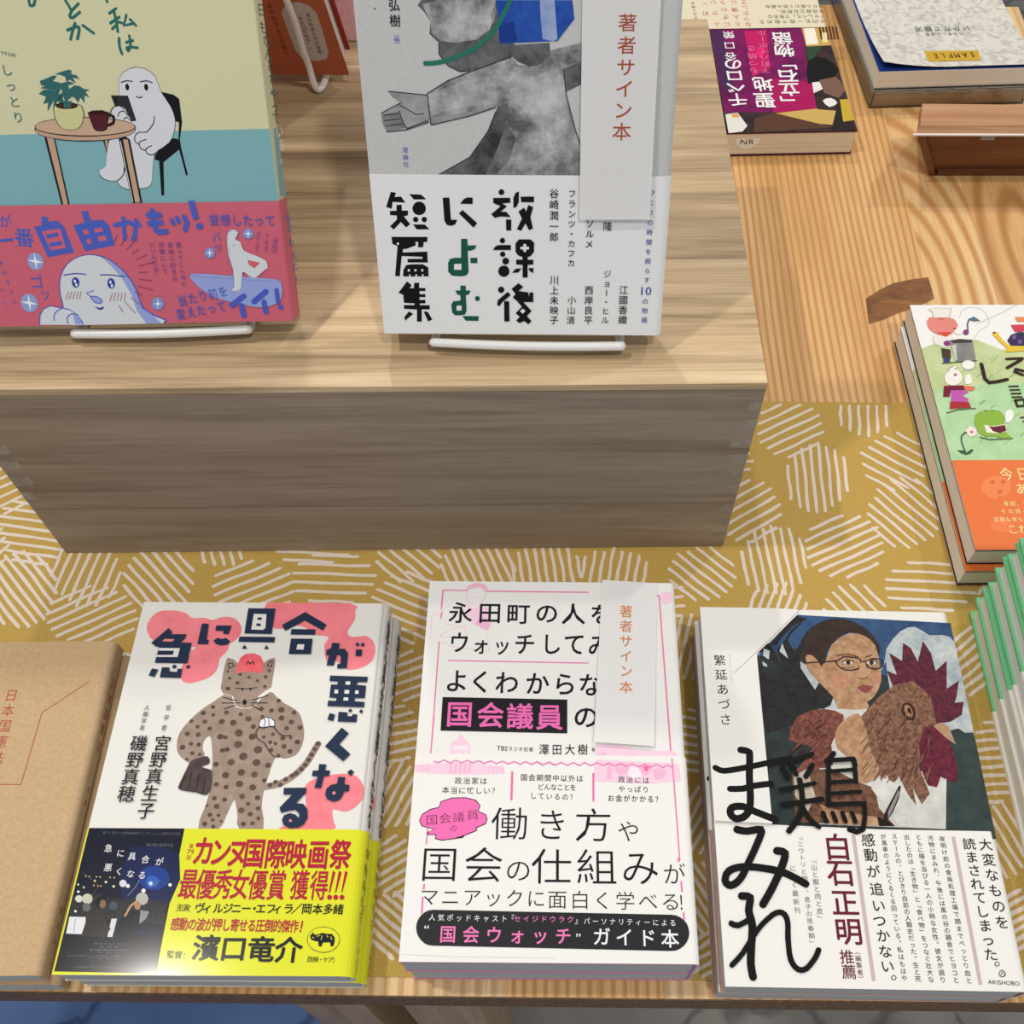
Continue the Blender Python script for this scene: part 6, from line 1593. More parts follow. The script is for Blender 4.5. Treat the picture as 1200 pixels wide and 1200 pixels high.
ART['TA']=[
('p','N:2a2024:453430:60',[993,1880,967,525,0,510,0,1880]),
('p','N:5a1048:8a1560:30',[965,529,196,519,245,1087,268,1633,986,1631]),
('p','c2185e',[686,556,501,550,547,1078,706,1181]),
('p','4a2450',[962,536,860,535,863,1283,971,1364]),
('p','a81458',[566,1207,242,1259,268,1633,607,1643]),
('p','e8216a',[610,787,582,785,560,812,569,869,590,923,612,931,628,910,625,847]),
('p','c8a25a',[203,519,0,516,0,777,207,788]),
('s','5a3a20',18,[52,516,62,690]),
('s','5a3a20',18,[25,517,35,690]),
('s','5a3a20',18,[-3,517,8,691]),
('s','5a3a20',18,[-30,518,-19,692]),
('s','5a3a20',18,[-57,519,-46,693]),
('s','5a3a20',18,[-84,520,-73,693]),
('p','f2ead8',[185,535,95,531,101,757,204,765]),
('p','e8d8a0',[46,598,5,599,23,736,64,740]),
('p','2e4a30',[207,788,72,781,183,957,226,978]),
('p','16130f',[226,978,152,934,75,949,22,1024,0,1114,0,1116,38,1176,98,1221,148,1246,196,1261,247,1291,278,1279,267,1131]),
('p','7a5a4a',[180,1240,42,1201,0,1301,0,1381,67,1475,171,1409]),
('p','e8e4de',[244,1270,183,1261,174,1357,254,1407]),
('p','c9a85c',[615,1653,263,1602,95,1556,179,1806,614,1733]),
('p','3a2c24',[246,1469,67,1475,85,1638,258,1613]),
('p','e8e6e0',[200,1502,170,1478,131,1473,102,1499,91,1536,123,1570,164,1585,191,1548]),
('p','2a2422',[95,1556,41,1475,17,1880,188,1855]),
('p','c9a838',[64,1495,0,1491,0,1752,90,1769]),
('p','e2ded4',[982,1652,885,1634,831,1796,878,1864,986,1880]),
('p','5a3c2c',[770,1718,607,1643,172,1836,792,1876]),
('p','d8a050',[938,1653,886,1644,880,1695,930,1693]),
('t','efefec','千ベロの',863,1472,838,1015,156,167,16,0,1),
('t','efefec','聖地',654,1488,636,1279,167,200,18,0,1),
('t','efefec','「立石」物語',448,1525,388,669,170,179,18,0,1),
('t','efefec','谷口榮',844,904,822,610,100,109,10,0,1),
('t','e070a8','もつ焼き',682,1106,660,809,79,85,4,0,1),
('t','e070a8','下町ハイボール',587,1098,542,595,77,81,4,0,1),
]
ART['TAO']=[
('t','5c5448','千円札一枚で飲める',12,440,520,442,52,62,2,0,0),
('t','5c5448','「せんべろ」で有名な',0,369,441,368,47,58,2,0,0),
('t','5c5448','京成線立石駅前。',-6,297,374,296,47,58,2,0,0),
('t','5c5448','昼から賑わう飲み屋街',-12,225,439,217,44,54,2,0,0),
('t','c04a55','なつかしさ',641,474,631,150,58,68,4,0,1),
('t','c04a55','と人情に',730,471,721,148,58,67,4,0,1),
('t','c04a55','にぎわう',818,469,811,145,58,67,4,0,1),
('t','c04a55','ふかい',900,466,895,143,58,67,4,0,1),
('t','c04a55','「町」',981,464,978,141,58,67,4,0,1),
('t','5c5448','文化と歴史',1066,367,1069,150,36,43,0,0,1),
]
ART['SA']=[
('p','caa233',[839,1427,403,1431,425,1572,845,1573]),
('t','3a2c14','S',486,1498,486,1498,62,97,6,0,0),
('t','3a2c14','A',541,1499,541,1499,62,97,6,0,0),
('t','3a2c14','M',601,1500,601,1500,62,97,6,0,0),
('t','3a2c14','P',661,1501,661,1501,62,97,6,0,0),
('t','3a2c14','L',723,1502,723,1502,62,97,6,0,0),
('t','3a2c14','E',780,1503,780,1503,62,96,6,0,0),
('t','55555a','いかだで銀河',412,1123,804,1111,64,76,2,0,0),
('t','55555a','ハルキ・小説集',475,1194,750,1186,35,45,2,0,0),
]
ART['FO']=[
('p','N:b9c98c:cfd7a4:40',[0,1500,150,1564,365,1575,507,1487,803,1562,544,584,0,587]),
('p','N:a9cf98:bcdcae:40',[0,1018,12,1173,715,1231,544,584,0,587]),
('s','9cc48a',5,[99,1048,137,1078]),
('s','8fb36c',5,[498,1098,537,1128]),
('s','7ea56e',4,[248,789,285,818]),
('s','7ea56e',5,[161,1277,199,1308]),
('s','7ea56e',5,[271,1044,309,1074]),
('s','c9d388',5,[396,1339,436,1371]),
('s','8fb36c',5,[462,1062,501,1092]),
('s','8fb36c',5,[431,1405,471,1437]),
('s','9cc48a',5,[219,1432,258,1464]),
('s','7ea56e',4,[204,923,242,952]),
('s','7ea56e',4,[306,781,344,809]),
('s','c9d388',5,[373,1023,411,1053]),
('s','c9d388',5,[546,1379,587,1411]),
('s','7ea56e',5,[293,1258,332,1290]),
('s','7ea56e',4,[354,826,391,855]),
('s','9cc48a',5,[279,1163,317,1194]),
('s','c9d388',5,[291,1147,329,1178]),
('s','8fb36c',5,[454,948,493,977]),
('s','c9d388',4,[374,732,411,761]),
('s','8fb36c',5,[399,1207,439,1238]),
('s','9cc48a',5,[429,1293,468,1325]),
('s','7ea56e',5,[204,1407,243,1439]),
('s','9cc48a',5,[263,1340,302,1371]),
('s','8fb36c',5,[228,1142,266,1173]),
('s','9cc48a',4,[99,810,136,838]),
('s','9cc48a',4,[178,728,215,756]),
('s','7ea56e',4,[203,762,240,791]),
('s','8fb36c',5,[175,1255,213,1286]),
('s','9cc48a',5,[560,1196,599,1227]),
('s','7ea56e',4,[447,797,485,826]),
('s','7ea56e',4,[126,817,164,846]),
('s','8fb36c',5,[321,1010,360,1040]),
('s','9cc48a',4,[251,767,288,796]),
('s','c9d388',4,[180,922,218,951]),
('s','9cc48a',5,[516,1124,556,1155]),
('s','8fb36c',5,[259,1045,298,1075]),
('s','9cc48a',4,[337,735,374,763]),
('s','9cc48a',5,[408,1408,448,1440]),
('s','9cc48a',4,[207,951,245,980]),
('s','7ea56e',5,[356,1242,395,1274]),
('s','9cc48a',4,[278,752,316,780]),
('s','9cc48a',5,[363,1228,403,1259]),
('s','9cc48a',5,[121,1314,160,1346]),
('s','7ea56e',5,[495,1253,534,1284]),
('s','c9d388',5,[492,946,530,976]),
('s','9cc48a',5,[192,1286,231,1317]),
('s','7ea56e',5,[156,1312,195,1344]),
('s','9cc48a',5,[412,1380,452,1412]),
('s','c9d388',5,[481,953,519,982]),
('s','c9d388',4,[163,827,200,856]),
('s','9cc48a',5,[84,1031,121,1061]),
('s','c9d388',5,[159,1363,198,1395]),
('s','c9cbc9',3,[300,1764,312,1797,332,1832,361,1850,395,1855,433,1849,465,1832,478,1799,482,1764,485,1739,480,1719,466,1698,446,1679,422,1666,399,1652,384,1629,372,1608,360,1594,351,1586]),
('p','e9e5dc',[98,1609,124,1611,159,1608,203,1633,232,1641,215,1576,179,1510,133,1508,94,1532,87,1572]),
('s','b8b2aa',3,[98,1609,91,1583,87,1554,98,1534,117,1521,143,1519,165,1521]),
('p','e2897e',[101,1765,167,1772,234,1765,259,1750,268,1731,274,1711,272,1691,261,1673,243,1652,215,1620,182,1597,142,1607,107,1631,86,1656,77,1686,79,1729]),
('p','e9e5dc',[112,1839,185,1850,263,1844,234,1765,130,1765,133,1816]),
('s','9a948c',3,[130,1765,133,1816,112,1839,185,1850,263,1844,234,1765]),
('s','3a2a26',5,[158,1751,196,1751]),
('p','3a2020',[252,1668,251,1665,248,1664,245,1662,242,1663,239,1664,237,1666,237,1668,238,1670,241,1672,244,1673,247,1673,250,1672,252,1670]),
('p','d2503c',[124,1636,227,1639,173,1594]),
('p','8a3a78',[330,1635,326,1625,319,1616,310,1612,302,1612,295,1616,292,1625,292,1636,297,1646,304,1655,312,1659,321,1659,327,1654,331,1646]),
('p','8a3a78',[195,1540,191,1530,182,1521,172,1517,161,1517,152,1522,147,1530,147,1540,151,1551,160,1559,171,1564,182,1564,190,1559,195,1551]),
('s','4e6474',9,[326,1641,337,1708,360,1753]),
('p','5a7080',[350,1747,393,1773,426,1736,384,1730]),
('s','a8a29a',3,[227,1636,245,1623,267,1613,288,1621,304,1632]),
('p','N:7a7a76:96968f:60',[191,1564,340,1558,319,1391,190,1391]),
('p','45403c',[191,1564,259,1578,339,1569,325,1544,211,1542]),
('p','c9c9c4',[194,1521,225,1531,204,1402,191,1397]),
('p','4a3834',[124,1499,181,1488,168,1413,114,1413]),
('p','3a3f7a',[117,1408,162,1413,152,1376,114,1376]),
('s','4d5a44',8,[106,1373,323,1393]),
('p','f2f0ea',[305,1359,297,1343,282,1329,264,1322,246,1322,231,1330,222,1343,222,1359,229,1376,244,1389,262,1397,281,1396,296,1389,305,1376]),
('s','aaa8a2',3,[220,1365,233,1375,249,1386,261,1390,274,1391,293,1388,308,1380,310,1363,304,1343,286,1326,265,1315,247,1317,232,1328,224,1347,220,1365]),
('p','f0ece4',[204,1257,192,1228,171,1205,146,1192,121,1192,100,1205,90,1228,90,1257,102,1286,123,1309,149,1322,174,1322,194,1309,205,1286]),
('p','f0ece4',[123,1286,140,1328,177,1349,192,1344,162,1317,151,1286]),
('s','9a948c',3,[90,1234,91,1253,97,1276,114,1292,132,1307,136,1321,141,1333,160,1344,177,1351]),
('p','c0504a',[176,1278,174,1273,170,1269,165,1267,161,1267,157,1269,154,1273,154,1278,156,1282,160,1286,165,1288,170,1288,174,1286,176,1282]),
('p','7a1a34',[75,1188,198,1192,198,1156,110,1152,91,1101,52,1101]),
('p','bf5ab0',[110,1152,197,1151,217,1136,172,1111,205,1080,183,1055,94,1060]),
('p','a83038',[88,1065,200,1060,205,1015,71,1005]),
('p','e07a5a',[195,1187,265,1182,252,1151,204,1149]),
('p','f2efe8',[226,1265,243,1281,257,1280,260,1248,254,1213,232,1200,212,1203,215,1232]),
('s','556648',8,[49,975,124,1000,228,1010]),
('p','8eb544',[206,930,221,957,244,980,276,990,310,994,343,996,371,989,385,967,390,939,382,910,372,880,367,850,369,822,385,800,398,783,387,772,364,769,330,783,294,798,269,796,247,794,225,804,208,823,200,851,198,881,199,906]),
('p','f0ead8',[252,881,296,871,377,885,379,832,322,817,254,823]),
('p','6a2430',[277,871,303,866,376,880,376,836,330,817,295,832]),
('s','40502a',5,[278,989,301,991]),
('s','40502a',5,[316,989,336,989]),
('p','f0f0ec',[403,979,424,996,443,998,450,983,449,959,438,932,421,909,402,897,388,900,391,937]),
('s','4f6a40',8,[208,789,257,770,397,778]),
('p','f2e2dc',[126,833,165,872,199,852,188,804,147,789]),
('p','d06a60',[176,828,173,824,170,820,165,818,160,818,156,820,154,824,154,828,156,832,160,835,165,837,169,837,173,835,175,832]),
('s','2f4a38',7,[133,828,117,817,99,799,91,775,88,746,91,710,96,680]),
('p','3a5a44',[49,692,87,689,97,671,134,699,148,694,119,666,95,659,67,671]),
('p','e8c23a',[474,1624,511,1638,521,1596,544,1541,570,1514,708,1513,700,1481,558,1465,518,1465,542,1497,506,1552]),
('p','2a2a2a',[500,1629,498,1626,495,1623,491,1622,486,1622,483,1623,481,1626,481,1629,482,1633,486,1635,490,1637,494,1637,498,1635,500,1633]),
('p','3a2f52',[558,1563,595,1612,649,1634,738,1628,710,1518,572,1519]),
('p','7a5a9a',[601,1607,626,1607,618,1574,593,1574]),
('p','7a5a9a',[629,1568,653,1568,645,1535,620,1535]),
('p','7a5a9a',[675,1606,700,1606,691,1573,667,1573]),
('p','d2405a',[613,1696,724,1701,683,1640,625,1638]),
('p','e88a5a',[657,1765,741,1768,714,1727,664,1725]),
('s','33201c',24,[347,1364,341,1243,361,1212,419,1222,478,1238]),
('s','33201c',19,[515,1406,618,1411]),
('s','33201c',21,[607,1400,501,1332]),
('s','33201c',21,[583,1274,542,1300,555,1321,599,1305]),
('s','33201c',11,[476,1181,532,1183]),
('s','33201c',11,[476,1152,533,1154]),
('s','33201c',11,[475,1123,534,1125]),
('s','33201c',11,[474,1095,534,1097]),
('s','33201c',15,[486,1069,488,1023,536,1028,541,1078,486,1069]),
('s','33201c',9,[485,934,510,939]),
('s','33201c',7,[490,904,507,914]),
('s','c0c0b8',3,[395,1708,527,1775,721,1889]),
]
ART['FOO']=[
('p','f08650',[301,422,284,387,253,359,214,344,176,344,145,360,127,388,127,423,143,458,174,487,213,502,252,502,284,486,301,458]),
('p','d46a38',[215,459,212,453,207,448,200,445,194,445,188,448,185,453,185,459,188,465,194,470,200,473,207,473,212,470,215,465]),
('p','d46a38',[279,460,276,454,270,449,264,446,257,446,252,449,249,454,249,461,252,467,257,472,264,475,270,475,276,472,279,467]),
('p','d46a38',[243,391,240,385,235,380,228,377,222,377,217,380,214,385,214,391,217,397,222,402,229,405,235,405,240,402,243,397]),
('p','d46a38',[228,358,226,355,224,353,220,351,217,351,215,353,213,355,213,358,215,361,217,364,221,365,224,365,226,364,228,361]),
('p','ee8048',[248,158,236,136,214,119,186,109,157,109,133,119,120,137,118,159,130,182,152,199,181,209,210,209,234,199,247,181]),
('t','f3dfa0','今日',296,515,392,515,78,99,8,0,0),
('t','f3dfa0','ある',359,411,436,411,74,88,8,0,0),
('t','f3dfa0','季節、食べもの',245,307,468,305,32,36,2,0,0),
('t','f3dfa0','その時々の',216,256,381,253,31,36,2,0,0),
('t','f3dfa0','言葉も食も豊か',161,202,368,201,32,36,2,0,0),
('t','f3dfa0','これ',239,135,300,134,61,70,4,0,0),
]
ART['D']=[
('t','b0484c','日本国憲法',654,1340,675,1006,67,72,-4,0,1),
('s','b0484c',4,[1028,1408,832,1241,822,870,583,874]),
]
ART['BR']=[
('p','d0c6be',[1096,644,1154,649,1198,618,1221,562,1217,376,1208,214,1185,157,1129,133,1084,136,1042,173,1028,229,1030,390,1033,542,1048,591]),
('t','3c3430','東京新聞の好評連載',1171,544,1160,222,23,36,6,0,1),
('t','3c3430','「東京',1126,556,1124,475,21,33,6,0,1),
('f','3c3430','23',1107,432,1136,443,32,6),
('t','3c3430','区物語」が',1122,400,1116,253,22,33,6,0,1),
('t','2a1512','ふかわりょうが紡ぐ',988,618,970,209,29,45,2,0,1),
]
STRIPES=[(1325,4222,1460,4300),(1301,4135,1587,4300),(1287,4055,1660,4269),(1294,3988,1694,4216),(1338,3943,1700,4148),(1374,3894,1707,4081),(1457,3871,1655,3982),(1825,4132,1844,4300),(1878,4088,1903,4300),(1932,4058,1962,4300),(1988,4044,2021,4300),(2051,4080,2079,4300),(2115,4128,2138,4300),(1441,3553,1447,3810),(1489,3496,1501,3889),(1537,3469,1554,3945),(1586,3460,1606,3972),(1636,3467,1659,3994),(1687,3509,1709,3960),(1739,3550,1759,3937),(1792,3621,1807,3879),(2171,4077,2352,3943),(2088,4051,2348,3859),(2023,4011,2326,3789),(1976,3959,2279,3738),(1919,3915,2242,3681),(1918,3831,2172,3649),(1926,3742,2083,3630),(1028,3580,1202,3698),(1013,3496,1285,3679),(994,3410,1327,3634),(1028,3361,1344,3571),(1036,3295,1368,3515),(1080,3253,1368,3443),(1167,3241,1331,3348),(2227,3717,2346,3568),(2137,3729,2339,3480),(2073,3711,2320,3409),(2020,3679,2293,3348),(1977,3636,2258,3298),(1953,3572,2206,3269),(1913,3527,2153,3241),(1893,3459,2100,3214),(1905,3354,2017,3223),(1528,3335,1739,3443),(1490,3255,1843,3434),(1495,3197,1895,3400),(1492,3136,1937,3360),(1509,3086,1945,3304),(1548,3048,1950,3248),(1604,3017,1943,3185),(1702,3008,1899,3105),(1460,3272,1473,3068),(1404,3342,1429,2964),(1351,3343,1380,2935),(1297,3364,1333,2889),(1247,3335,1282,2896),(1196,3320,1232,2898),(1150,3249,1180,2909),(1105,3176,1126,2950),(2075,3115,2361,3101),(1976,3057,2431,3035),(1927,2997,2439,2973),(1917,2936,2431,2912),(1921,2875,2369,2854),(1983,2812,2279,2798),(922,3201,1050,3077),(843,3198,1055,2994),(789,3171,1032,2939),(726,3155,995,2899),(698,3104,952,2863),(670,3054,889,2849),(675,2974,816,2843),(1106,2762,1166,2908),(1139,2718,1235,2950),(1173,2677,1292,2961),(1210,2644,1348,2969),(1257,2634,1382,2925),(1319,2660,1418,2889),(1377,2676,1447,2836),(1794,2954,1893,2818),(1714,2961,1862,2760),(1648,2949,1826,2709),(1606,2906,1770,2686),(1564,2862,1711,2666),(1539,2797,1632,2674),(1093,3893,1219,3900),(1081,3831,1236,3840),(1090,3770,1211,3777),(2210,2575,2359,2694),(2178,2490,2410,2675),(2169,2425,2432,2633),(2163,2363,2446,2585),(2198,2333,2444,2526),(2219,2293,2445,2469),(2265,2272,2413,2387),(2309,2116,2402,2122),(2255,2063,2430,2075),(2225,2012,2442,2026),(2214,1962,2451,1978),(2205,1914,2440,1929),(2194,1865,2420,1880),(2182,1817,2425,1833),(2184,1771,2389,1784),(2192,1725,2371,1736),(2233,1681,2316,1687),(2369,1665,2426,1518),(2312,1675,2404,1440),(2263,1663,2374,1384),(2226,1623,2334,1355),(2190,1581,2297,1318),(2156,1533,2252,1303),(2132,1467,2196,1314),(-3217,3529,-3036,3502),(-3277,3479,-2962,3432),(-3314,3426,-2898,3364),(-3317,3368,-2874,3303),(-3318,3311,-2864,3244),(-3291,3250,-2863,3187),(-3271,3191,-2882,3134),(-3209,3126,-2898,3081),(-3158,3064,-2944,3033),(-3523,3722,-3388,3819),(-3528,3633,-3315,3785),(-3514,3559,-3260,3739),(-3485,3497,-3201,3697),(-3431,3453,-3166,3638),(-3366,3418,-3150,3567),(-3298,3384,-3151,3486),(-3025,3102,-2862,2931),(-3109,3123,-2840,2842),(-3162,3112,-2845,2783),(-3207,3093,-2842,2715),(-3243,3065,-2863,2674),(-3274,3032,-2901,2650),(-3269,2963,-2936,2624),(-3275,2905,-2993,2621),(-3236,2803,-3077,2643),(-2901,2960,-2880,3142),(-2856,2871,-2818,3184),(-2805,2833,-2758,3212),(-2754,2799,-2704,3187),(-2704,2758,-2649,3172),(-2649,2763,-2599,3123),(-2594,2765,-2548,3078),(-2531,2818,-2505,2987),(-2855,2775,-2657,2894),(-2861,2705,-2557,2887),(-2838,2654,-2498,2856),(-2804,2609,-2438,2826),(-2767,2568,-2397,2785),(-2696,2546,-2364,2740),(-2634,2519,-2341,2689),(-2547,2507,-2347,2623),(-2237,3151,-2087,2999),(-2337,3182,-2071,2913),(-2384,3159,-2085,2858),(-2428,3133,-2091,2795),(-2452,3087,-2123,2760),(-2472,3038,-2167,2736),(-2487,2984,-2235,2737),(-2470,2901,-2302,2736),(-1955,2969,-1753,3075),(-1958,2899,-1656,3057),(-1937,2843,-1585,3026),(-1902,2795,-1527,2989),(-1868,2747,-1503,2935),(-1801,2717,-1491,2875),(-1700,2703,-1499,2806),(-1864,3188,-1823,3086),(-1935,3226,-1861,3043),(-1985,3212,-1916,3042),(-2042,3214,-1971,3041),(-2073,3153,-2031,3055),(-1411,3118,-1143,3111),(-1486,3058,-1071,3047),(-1510,2997,-1027,2984),(-1497,2936,-1038,2924),(-1477,2876,-1072,2865),(-1393,2814,-1139,2807),(-1552,3194,-1231,3178),(-1626,3143,-1202,3122),(-1577,3086,-1286,3072),(-854,3010,-653,2922),(-939,2984,-608,2840),(-972,2936,-608,2778),(-1011,2891,-600,2713),(-1035,2840,-626,2664),(-1021,2773,-647,2613),(-1011,2709,-693,2574),(-979,2636,-776,2550),(-918,2440,-772,2503),(-944,2371,-710,2471),(-942,2315,-671,2430),(-917,2269,-643,2385),(-873,2231,-630,2334),(-800,2206,-656,2267),(-821,3258,-657,3110),(-900,3254,-662,3039),(-967,3240,-703,3002),(-1003,3197,-746,2967),(-1029,3146,-807,2949),(-1037,3080,-880,2941),(-290,3184,-222,3027),(-356,3214,-241,2953),(-422,3242,-283,2928),(-476,3244,-323,2903),(-517,3216,-357,2862),(-569,3214,-411,2868),(-609,3184,-455,2851),(-636,3128,-516,2871),(-659,3066,-580,2896),(136,3131,158,2987),(79,3186,119,2922),(30,3187,73,2912),(-18,3187,31,2872),(-70,3199,-17,2880),(-117,3190,-64,2877),(-165,3180,-111,2868),(-209,3151,-162,2887),(-246,3085,-220,2942),(165,2986,187,3129),(207,2930,245,3167),(257,2925,297,3162),(307,2915,355,3194),(353,2887,402,3166),(407,2904,453,3158),(460,2918,502,3142),(520,2961,545,3097),(659,2924,745,2929),(638,2862,743,2867),(623,2800,749,2806),(655,2741,727,2745),(657,2469,733,2741),(683,2385,786,2752),(723,2352,818,2685),(772,2353,841,2588),(-916,2147,-793,2178),(-945,2088,-744,2138),(-943,2037,-722,2091),(-952,1984,-708,2043),(-925,1940,-700,1995),(-894,1898,-699,1945),(-842,1861,-738,1885),(-947,1707,-884,1846),(-929,1636,-822,1870),(-901,1588,-771,1868),(-870,1547,-734,1838),(-833,1520,-698,1805),(-782,1524,-673,1750),(-728,1532,-661,1672),(-876,1409,-771,1475),(-888,1351,-723,1453),(-885,1303,-687,1425),(-862,1268,-668,1387),(-844,1230,-656,1345),(-806,1204,-639,1306),(-762,1183,-665,1242),(-758,1201,-637,1104),(-807,1191,-620,1042),(-831,1161,-621,994),(-853,1129,-646,966),(-859,1086,-659,929),(-853,1033,-689,906),(-838,975,-735,894),(730,2174,867,2150),(671,2135,887,2096),(629,2093,896,2045),(613,2046,906,1995),(606,1999,896,1948),(617,1949,887,1901),(638,1897,849,1861),(665,1845,793,1823),(610,1585,703,1737),(619,1520,761,1748),(636,1467,805,1737),(665,1435,850,1728),(700,1413,879,1693),(743,1404,889,1632),(805,1423,892,1558),(798,1369,890,1226),(754,1361,874,1176),(708,1356,858,1126),(683,1319,839,1081),(667,1270,813,1048),(646,1228,771,1040),(644,1160,731,1029),(700,996,792,1046),(675,939,845,1030),(676,894,861,994),(680,852,879,959),(718,830,877,914),(800,830,849,855),(-2428,2487,-2284,2436),(-2464,2451,-2245,2373),(-2477,2408,-2226,2319),(-2479,2361,-2225,2271),(-2482,2314,-2206,2218),(-2485,2269,-2229,2179),(-2446,2208,-2241,2137),(-2413,2151,-2272,2102),(-2363,2003,-2291,2135),(-2348,1929,-2238,2129),(-2322,1878,-2190,2114),(-2296,1827,-2162,2065),(-2254,1806,-2130,2023),(-2221,1769,-2098,1983),(-2167,1769,-2088,1904),(2443,2904,2566,3036),(2436,2822,2614,3012),(2448,2762,2622,2946),(2504,2749,2617,2867),(2175,1181,2303,1247),(2145,1126,2335,1222),(2144,1085,2339,1183),(2128,1037,2358,1153),(2148,1008,2345,1106),(2162,975,2340,1064),(2184,947,2312,1011),(-3611,3248,-3519,3386),(-3597,3154,-3448,3374),(-3569,3081,-3379,3360),(-3525,3035,-3331,3316),(-3483,2985,-3277,3281),(-3435,2946,-3245,3216),(-3375,2924,-3205,3164),(-3292,2934,-3197,3066),(-3770,3872,-3580,3875),(-3809,3805,-3491,3809),(-3833,3739,-3456,3744),(-3829,3674,-3414,3679),(-3791,3610,-3405,3615),(-3768,3546,-3385,3552),(-3715,3484,-3412,3488),(-3634,3423,-3438,3426)]

# ------------------------------------------------------------------ floor and table
fm, fnt, fb = base_mat('concrete_floor', 0.7, 0.25)
tc = node(fnt, 'ShaderNodeTexCoord'); sp = node(fnt, 'ShaderNodeSeparateXYZ')
n1 = node(fnt, 'ShaderNodeTexNoise'); n1.inputs['Scale'].default_value = 5.0; n1.inputs['Detail'].default_value = 8
r1 = node(fnt, 'ShaderNodeValToRGB'); r1.color_ramp.elements[0].color = lin('6f6c67'); r1.color_ramp.elements[1].color = lin('a29d95')
r1.color_ramp.elements[0].position = 0.3; r1.color_ramp.elements[1].position = 0.7
r2 = node(fnt, 'ShaderNodeValToRGB'); r2.color_ramp.elements[0].color = lin('4c6390'); r2.color_ramp.elements[1].color = lin('6f8cc0')
r2.color_ramp.elements[0].position = 0.3; r2.color_ramp.elements[1].position = 0.7
vo = node(fnt, 'ShaderNodeTexVoronoi'); vo.feature = 'DISTANCE_TO_EDGE'; vo.inputs['Scale'].default_value = 5.5
nw = node(fnt, 'ShaderNodeTexNoise'); nw.inputs['Scale'].default_value = 7.0; nw.inputs['Detail'].default_value = 4
va = node(fnt, 'ShaderNodeMix', data_type='VECTOR'); va.inputs[0].default_value = 0.12
cr_ = node(fnt, 'ShaderNodeValToRGB'); cr_.color_ramp.elements[0].position = 0.004; cr_.color_ramp.elements[0].color = (0.55, 0.55, 0.58, 1); cr_.color_ramp.elements[1].position = 0.03
mxf = node(fnt, 'ShaderNodeMix', data_type='RGBA'); mcr = node(fnt, 'ShaderNodeMix', data_type='RGBA', blend_type='MULTIPLY'); mcr.inputs[0].default_value = 1.0
edge = node(fnt, 'ShaderNodeMapRange'); edge.inputs[1].default_value = -0.16; edge.inputs[2].default_value = -0.10; edge.inputs[3].default_value = 1.0; edge.inputs[4].default_value = 0.0
K = fnt.links.new
K(tc.outputs['Object'], sp.inputs[0]); K(tc.outputs['Object'], n1.inputs['Vector']); K(n1.outputs['Fac'], r1.inputs['Fac']); K(n1.outputs['Fac'], r2.inputs['Fac'])
K(tc.outputs['Object'], nw.inputs['Vector']); K(tc.outputs['Object'], va.inputs[4]); K(nw.outputs['Color'], va.inputs[5]); K(va.outputs[1], vo.inputs['Vector'])
K(vo.outputs['Distance'], cr_.inputs['Fac'])
K(sp.outputs['X'], edge.inputs[0]); K(edge.outputs[0], mxf.inputs[0]); K(r1.outputs['Color'], mxf.inputs[6]); K(r2.outputs['Color'], mxf.inputs[7])
K(mxf.outputs[2], mcr.inputs[6]); K(cr_.outputs['Color'], mcr.inputs[7]); K(mcr.outputs[2], fb.inputs['Base Color'])
f = MB(); f.box(-2.5, 2.5, -1.5, 3.5, -0.05, 0.0, fm)
tag(f.build('floor'), kind='structure')

PX0, PX1, PY0, PY1, PT = -0.62, 0.405, 0.0735, 0.888, 0.026
pine = [wood('pine_straight_grain', 1, 'cb985e', 'e2b278', 'efc48e', (2.2, 26), seed=1.3, rough=0.42, rings=(0.0052, 2.2, 0.0, None, 'b98648', 0.8)),
        wood('pine_flat_grain', 1, 'dfb077', 'ecc68e', 'f4d4a2', (2.0, 18), seed=4.1, rough=0.42, rings=(0.0105, 0.9, 0.352, (0.06, 0.10), 'bd834a', 0.85)),
        wood('pine_heart_grain', 1, 'cd985c', 'e2b378', 'f0c892', (1.6, 16), seed=8.2, rough=0.42, rings=(0.016, 1.3, 0.44, (0.10, 0.05), 'a8713c', 0.75)),
        wood('pine_pale_grain', 1, 'd9af78', 'e8c592', 'f2d4a8', (2.2, 30), seed=6.4, rough=0.42, rings=(0.0072, 1.5, 0.0, None, 'b98550', 0.6))]
table = empty('table', Matrix.Translation((-0.1, 0.48, 0)), 'pale pine plank table carrying the wooden crate and every pile of books', 'table')
inv = table.matrix_world.inverted()
cuts = [PX0, -0.56, -0.47, -0.405, -0.33, -0.262, -0.185, -0.098, -0.02, 0.052, 0.116, 0.2618, 0.307, 0.362, PX1]
kinds = [3, 0, 3, 1, 0, 3, 0, 3, 0, 3, 0, 1, 2, 3]
# planks keep the plain world axes for their grain: the mesh is laid in the table's own space
t = MB()
for a, b, k in zip(cuts, cuts[1:], kinds):
    t.box(a + 0.1, b + 0.1, PY0 - 0.48, PY1 - 0.48, TZ - PT, TZ, pine[k])
kn = [Vector((p[0] + 0.1, p[1] - 0.48, TZ + 0.00005)) for p in KNOT]
knot_m = wood('pine_knot', 0, '5e3a1e', '8a5a30', 'a87444', (30, 60), seed=2.0, rough=0.45)
t.add([tuple(p) for p in kn], [tuple(range(len(kn)))][:1], knot_m)
eg = wood('pine_end_grain_shade', 2, '5e4630', '76593e', '8a6a4a', (160, 420), seed=5.5, rough=0.6)  # end grain, darkened further: shade on the front edge is in this colour
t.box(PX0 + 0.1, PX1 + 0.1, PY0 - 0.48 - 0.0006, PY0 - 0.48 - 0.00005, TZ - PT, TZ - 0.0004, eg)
top = t.build('tabletop', table)
leg_m = wood('pine_leg', 2, '96795c', 'ac8f70', 'bda284', (3, 60), seed=3.3, rough=0.5)
